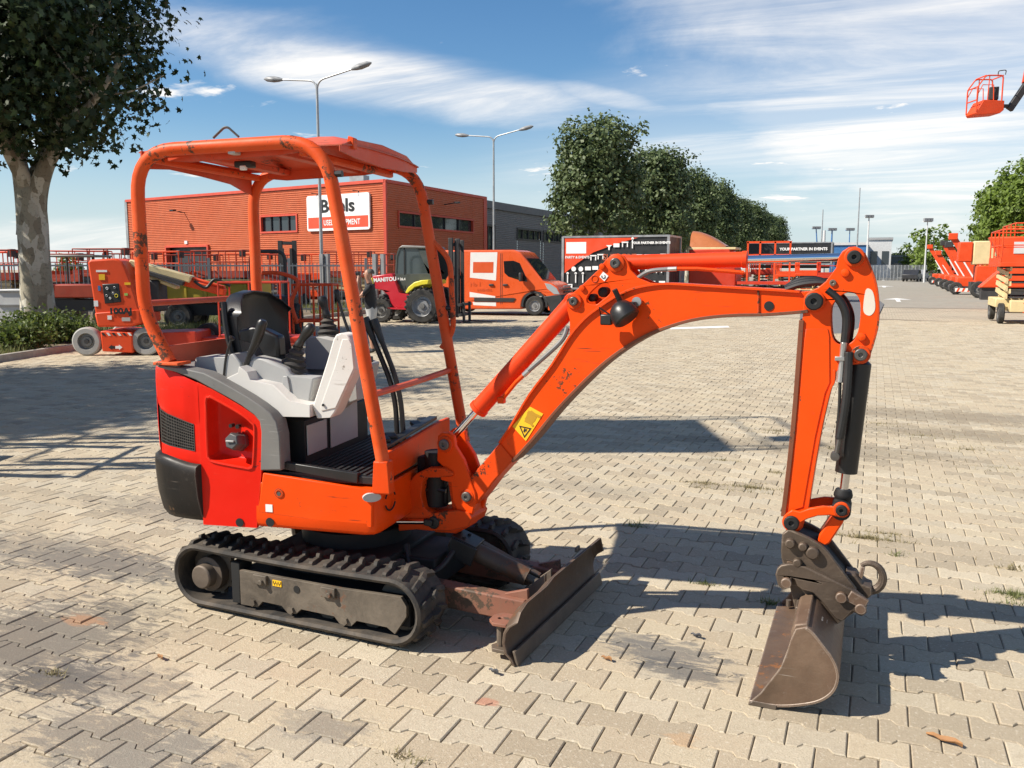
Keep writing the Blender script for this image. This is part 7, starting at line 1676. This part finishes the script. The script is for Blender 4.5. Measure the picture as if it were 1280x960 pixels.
# --- event trailers
def trailer(label, px0, px1, ytop, ybot, depth_px, Y, end_w, seed):
    a, c = onY(px0, ytop, Y), onY(px1, ytop, Y); z1 = (a.z + c.z) / 2; z0 = onY((px0 + px1) / 2, ybot, Y).z
    t = thing('box_trailer', label, 'trailer', (c.x, Y, 0), 0, local=True); L = c.x - a.x
    b = MB(); b.box((-L / 2, end_w / 2, (z0 + z1) / 2), (L, end_w, z1 - z0)); b.build('box_body', 'tarp_black', t, bevel=.02)
    fr = MB()
    for x in (-L, 0): fr.box((x, .0, (z0 + z1) / 2), (.10, .10, z1 - z0 + .04)); fr.box((x, end_w, (z0 + z1) / 2), (.10, .10, z1 - z0 + .04))
    for z in (z0, z1): fr.box((-L / 2, 0, z), (L, .08, .08)); fr.box((0, end_w / 2, z), (.08, end_w, .08))
    fr.build('corner_frame', 'rim_steel', t)
    b = MB(); b.box((-L / 2, end_w / 2, z0 - .18), (L * .95, end_w * .6, .25)); b.build('trailer_chassis', 'lift_dark', t)
    for x in (-L * .45, -L * .25): wheel(t, (x, .12, .33), .33, .22, rim='rim_steel')
    return t, L, z0, z1
yc = hit(835, 300, at_range(835, 335, 36.5), Vector((0, 1, 0))).y
tr1, L1, tz0, tz1 = trailer('black and orange box trailer with white pictograms and SUPPORT lettering', 704, 836, 295.5, 361, 0, yc, 2.3, 1)
hh = tz1 - tz0
Q = lambda u, v: (-L1 + u * L1, tz0 + v * hh)
b = MB(); b.prism([[Q(.02, .97), Q(.72, .97), Q(.52, .86), Q(.30, .70), Q(.15, .50), Q(.02, .30)]], xz(-.045), 0, .006); b.build('orange_field', 'van_print2', tr1)
b = MB(); b.prism([[Q(.035, .90), Q(.23, .90), Q(.23, .68), Q(.035, .68)]], xz(-.052), 0, .006); wp = b.build('white_field', 'sign_white', tr1)
text_mesh('lettering', 'PARTY & EVENTS', 'sign_white', tr1, frame4((*[Q(.145, .60)[0]], -.056, Q(.145, .605)[1]), (1, 0, 0), (0, 0, 1)), .14, .002, .004)
text_mesh('lettering', 'SUPPORT', 'label_print', tr1, frame4((Q(.55, .55)[0], -.05, Q(.55, .60)[1]), (1, 0, 0), (0, 0, 1)), .36, .002, .004, .95)
text_mesh('lettering', 'YOUR PARTNER IN EVENTS', 'sign_white', tr1, frame4((Q(.84, .88)[0], -.05, Q(.84, .87)[1]), (1, 0, 0), (0, 0, 1)), .13, .002, .006)
rr = random.Random(4)
def picto(u, v, k, s=1.0):
    x, z = Q(u, v); w = .16 * s
    b = MB()
    if k == 0: b.prism([[(x - w, z - w * .6), (x + w, z - w * .6), (x + w, z + w * .6), (x - w, z + w * .6)]], xz(-.05), 0, .006)
    elif k == 1:
        b.box((x, -.047, z + w * .6), (w * 2.2, .006, w * .4)); b.box((x - w * .8, -.047, z - .04), (w * .35, .006, w * 1.2)); b.box((x + w * .8, -.047, z - .04), (w * .35, .006, w * 1.2))
    elif k == 2: b.prism([circ2(x, z, w * .8, 14)], xz(-.05), 0, .006)
    elif k == 3: b.box((x, -.047, z), (w * .35, .006, w * 3)); b.prism([circ2(x, z + w * 1.6, w * .42, 10)], xz(-.05), 0, .006)
    else: b.prism([[(x - w, z + w * .6), (x + w, z + w * .6), (x + w * .3, z), (x + w * .2, z - w), (x - w * .2, z - w), (x - w * .3, z)]], xz(-.05), 0, .006)
    b.build('pictogram', 'sign_white', tr1)
for i, (u, v, k) in enumerate([(.30, .60, 1), (.37, .62, 1), (.45, .80, 4), (.52, .83, 0), (.60, .85, 1), (.67, .86, 3), (.735, .62, 0), (.81, .62, 0), (.88, .62, 4), (.955, .63, 4), (.11, .38, 2), (.18, .38, 2), (.25, .39, 0), (.32, .40, 0), (.05, .20, 3), (.13, .20, 3), (.20, .20, 3), (.07, .05, 0), (.42, .38, 1), (.52, .38, 4), (.62, .38, 0), (.72, .36, 2), (.82, .36, 0), (.92, .36, 1), (.86, .12, 0), (.95, .12, 0)]): picto(u, v, k, .8)
mat('van_print2', (.72, .07, .022), .4, var=.04); mat('label_print', (.45, .12, .06), .5)
for o in tr1.children:
    if o.name.startswith('orange_field'): o.data.materials[0] = M['van_print2']
yc2 = at_range(1040, 335, 66).y
tr2, L2, a0, a1 = trailer('far black box trailer with white lettering beside the far masts', 935, 1040, 303.5, 330, 0, yc2, 2.4, 2)
text_mesh('lettering', 'YOUR PARTNER IN EVENTS', 'sign_white', tr2, frame4((-L2 * .33, -.05, a1 - .45), (1, 0, 0), (0, 0, 1)), .26, .002, .012)
text_mesh('lettering', 'SUPPORT  FOR  EVENTS', 'label_print', tr2, frame4((-L2 * .45, -.05, a1 - 1.1), (1, 0, 0), (0, 0, 1)), .3, .002, .006)
# amber fairing on a flat truck beside the trailer
p_ = at_range(893, 335, 39.5); t = thing('flatbed_truck', 'orange flatbed truck with amber roof fairing beside the support trailer', 'truck', (p_.x, p_.y, 0), 0, local=True)
b = MB(); rows = []
for i in range(9):
    u = i / 8; x = -.95 + 1.5 * u; hgt = .66 * (1 - u ** 1.7) + .05
    rows.append([Vector((x, y, 2.50 + hgt * math.sqrt(max(0, 1 - (y / .75) ** 2)))) for y in [-.75 + .1875 * j for j in range(9)]])
b.strip(rows); b.f.append(tuple(len(b.v) - 81 + j for j in range(9))); b.build('roof_fairing', 'amber_dome', t, angle=60)
b = MB(); b.box((0, 0, 2.44), (2.0, 1.6, .10)); b.build('cab_roof', 'lift_cream', t, bevel=.02)
b = MB(); b.prism([[(-.95, .6), (1.05, .6), (1.05, 1.5), (.75, 2.4), (-.95, 2.4)]], xz(-.85), 0, 1.7); b.build('cab', 'lift_red', t, bevel=.05)
b = MB(); b.box((-.1, -.86, 1.85), (.9, .02, .6)); b.build('cab_window', 'dark_glass', t)
b = MB(); b.box((2.2, 0, 1.0), (2.2, 1.8, .12)); b.build('load_bed', 'lift_red', t); b = MB(); b.box((1.2, 0, .7), (4.0, .9, .3)); b.build('chassis', 'lift_dark', t)
for x in (0, 2.4): wheel(t, (x, -.75, .42), .42, .28)
for x in (1.5, 2.0, 2.6, 3.2):
    b = MB(); b.box((x, -.85, 1.85), (.07, .07, 1.7)); b.build('stake', 'lift_orange', t)
b = MB(); b.box((2.35, -.85, 2.68), (1.8, .07, .08)); b.build('stake_rail', 'lift_orange', t); b = MB(); b.box((2.35, -.85, 2.15), (1.8, .07, .08)); b.build('stake_rail', 'lift_orange', t)
# lifts parked behind the boom
for k, (px, d, pl_, col_, st, lab) in enumerate(((985, 47, 1.25, 'lift_orange', 4, 'behind the hose loop on the boom tip'), (1010, 46.5, 1.3, 'lift_orange', 4, 'second from the arm pin'), (1036, 46, 1.2, 'lift_red', 3, 'closest to the arm pin'), (955, 48, 1.35, 'lift_red', 4, 'under the chrome arm cylinder rod'), (925, 49, 1.2, 'lift_orange', 4, 'next to the flatbed truck'))):
    p = at_range(px, 335, d); scissor_lift('cream and orange scissor lift parked ' + lab, (p.x, p.y, 0), R(90), L=2.3, Wd=.95 + .1 * (k % 2), plat=pl_, deck=col_, group='scissor lifts parked before the far trailer', rail=.95)
# ------------------------------------------------------------------ mast boom lift, yard behind the fence, far end of the road
bp = gnd(146, 444.5); K = pxs(146, 444.5, 66.0)
ml = thing('mast_boom_lift', 'orange mast boom lift with black control panel and pale tyres beside the kerb', 'boom lift', (bp.x, bp.y, 0), CAMR + R(3), local=True)
for px in (110.5, 182): wheel(ml, (K(px, 0)[0], .08, .265), .265, .20, tyre='tyre_pale', rim='rim_grey')
for px in (128, 236): wheel(ml, (K(px, 0)[0], 1.2, .265), .265, .20, tyre='tyre_pale' if px < 200 else 'tyre', rim='rim_grey')
b = MB(); b.prism([[K(129, 414), K(167, 416), K(167, 441), K(130, 439)]], xz(-.05), 0, 1.3); b.build('chassis', 'lift_orange', ml, bevel=.02)
b = MB(); b.prism([[K(167, 418), K(240, 416), K(241, 431), K(225, 436), K(167, 438)]], xz(.15), 0, 1.0); b.build('drive_beam', 'lift_red', ml, bevel=.03)
b = MB(); b.box((K(204, 0)[0] + .9, .9, .22), (3.0, .9, .14)); b.build('basket_floor', 'lift_red', ml, bevel=.02)
for k in range(6):
    b = MB(); x = K(130 + 6.3 * k, 0)[0]; b.prism([[(x, .43), (x + .045, .43), (x + .085, .375), (x + .04, .375)]], xz(-.056), 0, .006); b.build('hazard_stripe', 'hazard_white' if k % 2 else 'label_black', ml)
x, z = K(146, 434); b = MB(); b.prism([[(x - .12, z), (x - .06, z + .05), (x - .06, z + .025), (x - .005, z + .025), (x - .005, z - .025), (x - .06, z - .025), (x - .06, z - .05)]], xz(-.056), 0, .006); b.build('drive_arrow', 'label_black', ml)
b = MB(); b.prism([[(x + .13, z), (x + .07, z + .05), (x + .07, z + .025), (x + .005, z + .025), (x + .005, z - .025), (x + .07, z - .025), (x + .07, z - .05)]], xz(-.056), 0, .006); b.build('drive_arrow', 'label_white', ml)
b = MB(); b.prism([[K(125, 408), K(118, 331), K(121, 327.5), K(150, 326), K(158, 329), K(163, 337), K(168, 352), K(178, 392), K(179, 404), K(165, 408)]], xz(-.02), 0, 1.05); tw = b.build('tower_cover', 'lift_orange', ml, bevel=.06, seg=3)
b = MB(); b.prism([[K(123, 392), K(178, 388), K(179, 405), K(165, 409), K(126, 409)]], xz(-.05), 0, 1.1); b.build('turntable', 'lift_orange', ml, bevel=.03)
b = MB(); b.prism([[K(134, 357), K(154, 356), K(156, 379), K(136, 381)]], xz(-.032), 0, .03); cp = b.build('control_panel', 'label_black', tw, bevel=.02)
for (px, py, r, m_) in ((140, 362, .02, 'label_white'), (147, 368, .018, 'rim_steel'), (150.5, 371, .03, 'fork_yellow'), (143, 374, .016, 'label_white'), (149, 361, .016, 'rim_steel'), (139, 371, .018, 'rim_steel')):
    u = K(px, py); b = MB(); b.tube([Vector((u[0] + r * math.cos(R(a)), -.036, u[1] + r * math.sin(R(a)))) for a in range(0, 360, 40)], .006, 5, closed=True); b.build('dial', m_, cp)
for m_, x0, y0, x1, y1 in (('label_white', 128, 340, 141, 342.5), ('label_yellow', 131, 345, 138, 352), ('label_yellow', 161, 355, 168, 358), ('label_white', 123, 377, 128, 384), ('hazard_white', 139, 395, 144, 400), ('paper_white', 156, 397.5, 166, 402), ('blue_paint', 129, 359, 132, 365), ('fork_green', 160, 368, 164, 371)):
    b = MB(); b.prism([[K(x0, y1), K(x1, y1), K(x1, y0), K(x0, y0)]], xz(-.030 if y0 < 388 else -.058), 0, .008); b.build('sticker', m_ if m_ in M else 'clad_grey', tw)
text_mesh('lettering', '100AJ', 'label_black', ml, frame4((K(155, 391)[0], -.062, K(155, 390)[1]), (1, 0, 0), (0, 0, 1)), .15, .002, .008, 1.15)
b = MB(); b.bar(Vector((*[K(158, 331)[0]], .5, K(0, 331)[1])), Vector((K(232, 352)[0], .5, K(0, 352)[1])), .30, .13); b.bar(Vector((K(166, 352)[0], .5, K(0, 343)[1])), Vector((K(214, 360)[0], .5, K(0, 362)[1])), .22, .07); b.build('cream_boom', 'lift_cream', ml, bevel=.02)
b = MB(); b.bar(Vector((K(175, 340)[0], .3, K(0, 341)[1])), Vector((K(225, 357)[0], .3, K(0, 357)[1])), .12, .08); b.build('cable_tray', 'lift_dark', ml, bevel=.01)
b = MB(); b.bar(Vector((K(222, 353)[0], .5, K(0, 355)[1])), Vector((K(272, 368)[0], .5, K(0, 368)[1])), .20, .14); b.bar(Vector((K(232, 350)[0], .5, K(0, 350)[1])), Vector((K(272, 362)[0], .5, K(0, 362)[1])), .12, .05); b.build('jib', 'lift_orange', ml, bevel=.02)
b = MB(); b.tube(spline([(K(236, 0)[0], .4, K(0, 354)[1]), (K(250, 0)[0], .4, K(0, 362)[1]), (K(262, 0)[0], .4, K(0, 352)[1]), (K(280, 0)[0], .4, K(0, 360)[1])], 6), .03, 6); b.build('control_cable', 'hose_rubber', ml)
b = MB(); b.box((K(186, 0)[0], .55, K(0, 372)[1]), (.25, .5, .6)); b.build('mast_foot', 'lift_dark', ml, bevel=.04)
# basket at the end of the jib
b = MB(); bx = K(300, 0)[0]
for z in (1.35, .85):
    b.tube([(bx - .45, .1, z), (bx + .7, .1, z), (bx + .7, .9, z), (bx - .45, .9, z), (bx - .45, .1, z)], .02, 6)
for x in (-.45, .12, .7):
    for y in (.1, .9): b.cyl((bx + x, y, .35), (bx + x, y, 1.35), .02, n=6)
b.box((bx + .12, .5, .34), (1.2, .82, .05)); b.build('basket', 'lift_red', ml)
# --- bar fence with posts along the verge
FA, FB = gnd(-60, 399.5), gnd(484, 393)
fe = thing('bar_fence', 'galvanised steel bar fence with square posts before the orange warehouse', 'fence', (FA.x, FA.y, .05))
fl_ = (FB - FA).length; fd = (FB - FA).normalized(); b = MB(); n = int(fl_ / .135)
for k in range(n): p = FA + fd * (k * .135); b.box(p + Vector((0, 0, .95)), (.026, .026, 1.66), Matrix.Rotation(math.atan2(fd.y, fd.x), 3, 'Z'))
tag(b.build('bars', 'galvanised', fe, smooth=False), kind='stuff')
for z in (.22, 1.70):
    b = MB(); b.bar(FA + Vector((0, 0, z)), FB + Vector((0, 0, z)), .045, .05); b.build('fence_rail', 'galvanised', fe, smooth=False)
for k in range(int(fl_ / 2.6) + 1):
    p = FA + fd * (k * 2.6); b = MB(); b.box(p + Vector((0, 0, .98)), (.09, .09, 1.95), Matrix.Rotation(math.atan2(fd.y, fd.x), 3, 'Z')); b.build('fence_post', 'galvanised', fe, smooth=False)
for px in (404.5, 411, 470, 480):
    p = gnd(px, 393.5); b = MB(); b.box(p + Vector((0, 0, 1.05)), (.14, .14, 2.1)); b.build('gate_post', 'frame_grey', fe, smooth=False)
# --- machines stored behind the fence
back = [(-12, 37, 1.25, 'lift_old', 20), (14, 38, 1.2, 'lift_orange', -10), (78, 39, 1.15, 'lift_old', 12), (103, 40.5, 1.3, 'lift_orange', 35), (133, 38, 1.35, 'lift_old', 15), (168, 40, 1.2, 'lift_old', 20), (205, 37.5, 1.25, 'lift_orange', 5), (243, 39.5, 1.15, 'lift_old', 25), (278, 37.5, 1.3, 'lift_old', 15), (312, 39, 1.2, 'lift_orange', 18), (352, 38, 1.15, 'lift_old', 22), (386, 39.5, 1.2, 'lift_orange', 10), (435, 38.5, 1.3, 'lift_old', 20), (466, 39, 1.2, 'lift_old', 15)]
where = ['behind the far left shrub', 'just left of the big trunk', 'just right of the big trunk', 'left of the orange mast lift', 'behind the top of the orange mast lift', 'behind the cream boom', 'under the dark roller door', 'right of the roller door', 'behind the excavator seat', 'behind the seat top', 'below the warehouse window', 'behind the near lamp post', 'below the company sign', 'behind the person in black']
for k, (px, d, pl_, cl, rz) in enumerate(back):
    p = at_range(px, 335, d); scissor_lift('%s railed scissor lift behind the bar fence, %s' % ('red' if cl == 'lift_old' else 'orange', where[k]), (p.x, p.y, 0), R(rz), L=2.2, Wd=1.0, plat=pl_, deck=cl, arms='rim_grey' if k % 3 else 'lift_cream', chas=cl if k % 2 else 'lift_dark', group='scissor lifts stored behind the fence', rail=1.0, stages=3)
def simple_box(name, label, cat, px, d, size, m_, z=0.0, rz=CAMR, extra=None):
    p = at_range(px, 335, d); t = thing(name, label, cat, (p.x, p.y, z), rz, local=True)
    b = MB(); b.box((0, 0, size[2] / 2), size); b.build('body', m_, t, bevel=.03)
    if extra: extra(t, size)
    return t
def ribs(t, s):
    for k in range(5): b = MB(); b.box((-s[0] / 2 + s[0] * (k + .5) / 5, -s[1] / 2 - .02, s[2] / 2), (.06, .04, s[2] * .9)); b.build('rib', 'tipper_yellow', t)
    b = MB(); b.box((0, 0, -.25), (s[0] * .9, .9, .3)); b.build('chassis', 'lift_dark', t)
    for x in (-s[0] * .3, s[0] * .25):
        for y in (-.6, .6): wheel(t, (x, y, -.42), .36, .25)
    b = MB(); b.box((0, -s[1] / 2 - .03, s[2] - .04), (s[0] + .06, .08, .08)); b.build('top_rim', 'tipper_yellow', t)
simple_box('tipper_trailer', 'yellow ribbed tipper trailer on dark wheels behind the excavator', 'trailer', 268, 25, (2.6, 1.5, .52), 'tipper_yellow', z=.78, extra=ribs)
def shelf(t, s):
    for z in (.25, .62, 1.0): b = MB(); b.box((0, -s[1] / 2 - .02, z), (s[0] * .95, .03, .05)); b.build('shelf_edge', 'rim_grey', t)
def cab_(t, s):
    b = MB(); b.box((0, 0, 1.12), (1.3, 1.1, .06)); b.build('cab_roof', 'rim_grey', t, bevel=.02)
    for x in (-.6, .6):
        for y in (-.5, .5): b = MB(); b.cyl((x, y, s[2] - .05), (x, y, 1.12), .03, n=6); b.build('cab_post', 'lift_dark', t)
    for x in (-.9, .9):
        for y in (-.55, .55): wheel(t, (x, y, -.46), .34, .24)
    b = MB(); b.box((0, 0, -.2), (1.7, .8, .3)); b.build('chassis', 'lift_dark', t)
simple_box('compact_roller', 'red compact site machine with open cab beside the orange mast lift', 'machine', 100, 27, (1.5, 1.0, .36), 'lift_old', z=.82, extra=cab_)
simple_box('storage_cabinet', 'grey steel cabinet standing behind the big trunk', 'cabinet', 74, 27.5, (1.1, .8, 1.15), 'rim_grey', extra=shelf)
simple_box('tool_rack', 'pale steel rack standing left of the big trunk', 'rack', 24, 27.5, (.9, .7, 1.05), 'pale_panel', extra=shelf)
# dark lift mast and roll bar seen over the fence
p = at_range(360, 335, 36.5); t = thing('mast_forklift', 'black forklift mast rising above the fence below the warehouse window', 'forklift', (p.x, p.y, 0), CAMR, local=True)
for x in (-.28, .28): b = MB(); b.box((x, 0, 1.35), (.16, .14, 2.7)); b.build('mast_rail', 'lift_dark', t); b = MB(); b.box((x * .6, -.1, 1.2), (.10, .1, 2.4)); b.build('inner_rail', 'lift_dark', t)
for z in (2.6, 1.9): b = MB(); b.box((0, 0, z), (.7, .12, .12)); b.build('crossbar', 'lift_dark', t)
b = MB(); b.box((0, .9, .75), (1.0, 1.5, .8)); b.build('truck_body', 'lift_red', t, bevel=.05)
for x in (-.5, .5): wheel(t, (x, .4, .3), .3, .2, ax=(1, 0, 0))
p = at_range(335, 335, 22.5); t = thing('roll_bar_machine', 'dark machine with tall black roll bar behind the excavator seat', 'machine', (p.x, p.y, 0), CAMR, local=True)
b = MB(); b.tube(fillet([(-.42, 0, .9), (-.42, 0, 2.02), (.42, 0, 2.02), (.42, 0, .9)], .22, 6), .045, 10); b.build('roll_bar', 'lift_dark', t)
b = MB(); b.box((0, .2, .7), (1.2, 1.4, .5)); b.build('machine_body', 'lift_dark', t, bevel=.05)
for x in (-.6, .6): wheel(t, (x, .1, .38), .38, .26, ax=(1, 0, 0))
# orange work basket stand left of the person
p = at_range(389, 335, 22); t = thing('work_basket', 'orange tubular work basket standing on the verge behind the joystick', 'basket', (p.x, p.y, .0), CAMR, local=True)
for z in (.35, 1.22):
    b = MB(); b.tube([(-.4, -.3, z), (.55, -.3, z), (.55, .4, z), (-.4, .4, z), (-.4, -.3, z)], .03, 6); b.build('rail', 'lift_orange', t)
for x in (-.4, .1, .32, .55):
    for y in (-.3, .4): b = MB(); b.cyl((x, y, 0), (x, y, 1.22), .03, n=6); b.build('post', 'lift_orange', t)
b = MB(); b.tube(spline([(-.3, -.3, .3), (-.42, -.35, .8), (-.25, -.35, 1.3), (-.7, -.3, 1.5), (-1.1, -.3, 1.5)], 6), .05, 8); b.build('bent_tube', 'lift_orange', t)
# --- far end of the road
def far_fence():
    a, b_ = at_range(1062, 335, 128), at_range(1158, 335, 128); t = thing('mesh_fence', 'grey mesh fence closing off the far end of the road', 'fence', (a.x, a.y, 0)); d = (b_ - a); d.z = 0; a.z = 0
    n = 22
    for k in range(n + 1): b = MB(); p = a + d * (k / n); b.box(p + Vector((0, 0, 1.0)), (.09, .09, 2.0)); b.build('fence_post', 'galvanised', t, smooth=False)
    b = MB()
    for z in [.15 + .14 * k for k in range(14)]: b.bar(a + Vector((0, 0, z)), a + d + Vector((0, 0, z)), .03, .05)
    b.build('mesh_wires', 'galvanised', t, smooth=False)
    b = MB(); b.bar(a + Vector((0, .1, .15)), a + d + Vector((0, .1, .15)), .1, .3); b.build('base_kerb', 'concrete_base', t, smooth=False)
far_fence()
def far_building(name, label, px0, px1, d, h, m_, dep=20, win=0, roofm='roof_grey'):
    a, b_ = at_range(px0, 335, d), at_range(px1, 335, d); a.z = b_.z = 0; t = thing(name, label, 'building', (a.x, a.y, 0)); dd = (b_ - a).normalized(); nn = Vector((-dd.y, dd.x, 0)); L = (b_ - a).length
    F = lambda u, v, w: a + dd * u + nn * w + Vector((0, 0, v))
    b = MB(); b.prism([[(0, 0), (L, 0), (L, h), (0, h)]], lambda u, v, w: F(u, v, w), 0, dep); b.build('wall', m_, t, smooth=False)
    b = MB(); b.prism([[(-.2, h), (L + .2, h), (L + .2, h + .4), (-.2, h + .4)]], F, -.2, dep + .2); b.build('roof', roofm, t, smooth=False)
    for k in range(win):
        u = L * (k + .5) / win; w_ = L / win * .6; b = MB(); b.prism([[(u - w_ / 2, h * .35), (u + w_ / 2, h * .35), (u + w_ / 2, h * .7), (u - w_ / 2, h * .7)]], F, -.06, -.01); b.build('window', 'window_glass', t, smooth=False)
    return t
far_building('blue_hall', 'low blue hall with pale roof edge beyond the far fence', 1040, 1084, 150, 5.2, 'blue_paint', win=3, roofm='pale_panel')
far_building('grey_hall', 'pale grey industrial hall right of the blue one', 1084, 1113, 165, 6.4, 'pale_panel', win=2)
far_building('low_dark_hall', 'long low dark hall behind the far fence', 1104, 1170, 180, 3.6, 'frame_grey', win=6)
far_building('orange_hall', 'narrow orange gable seen at the end of the tree row', 957, 975, 140, 7.0, 'lift_orange', dep=10)
def mast(px, ytop, d, r, label, lamps=True, m_='galvanised', tilt=0):
    p = at_range(px, 335, d); z = at_range(px, ytop, d).z; t = thing('floodlight_mast' if lamps else 'steel_mast', label, 'mast', (p.x, p.y, 0), PSI, local=True)
    b = MB(); b.tube([(tilt, 0, 0), (0, 0, z)], [r * 1.4, r * .7], 8); b.build('pole', m_, t)
    if lamps:
        b = MB(); b.box((0, 0, z), (d * .009, .2, .12)); b.build('crossbar', m_, t)
        for x in (-.003, 0, .003): b = MB(); b.box((d * x, -.15, z + .18), (d * .0026, .4, .36)); b.build('floodlight', 'frame_grey', t)
mast(1070, 235, 120, .09, 'tallest thin steel mast at the far end of the road', False)
mast(1025.5, 262, 140, .10, 'thin steel mast left of the blue hall', False)
mast(1083, 272, 138, .14, 'white lamp mast above the pale grey hall', True, 'pale_panel')
mast(1018, 286, 150, .12, 'leaning dark floodlight mast above the far trailer', True, 'blue_paint', .8)
mast(1038, 288, 150, .16, 'blue floodlight mast beside the leaning one', True, 'blue_paint')
mast(1060, 288, 150, .10, 'slim blue floodlight mast left of the tallest thin mast', True, 'blue_paint')
mast(1028.5, 288, 146, .26, 'thick white flue between the two blue floodlight masts', False, 'pale_panel')
mast(1156, 277, 110, .08, 'white floodlight mast in front of the rounded far trees', True, 'pale_panel')
# dark cars by the far fence
for px, lab_, m_ in ((1141, 'dark parked car at the right end of the far fence', 'frame_dark'), (1150, 'grey parked car behind the dark one at the far fence', 'frame_grey')):
    p = at_range(px, 335, 118 if px < 1145 else 124); t = thing('parked_car', lab_, 'car', (p.x, p.y, 0), R(80), group='cars parked at the far fence', local=True)
    b = MB(); b.prism([[(-2.1, .35), (-2.1, .85), (-1.6, .95), (-1.0, 1.42), (.5, 1.42), (1.15, .95), (2.0, .82), (2.1, .4), (2.0, .3), (-2.0, .3)]], xz(-.85), 0, 1.7); b.build('body', m_, t, bevel=.08)
    b = MB(); b.prism([[(-1.4, .96), (-.95, 1.36), (.45, 1.36), (1.0, .96)]], xz(-.86), 0, 1.72); b.build('window', 'dark_glass', t)
    for x in (-1.3, 1.3):
        for y in (-.78, .78): wheel(t, (x, y, .31), .31, .2)
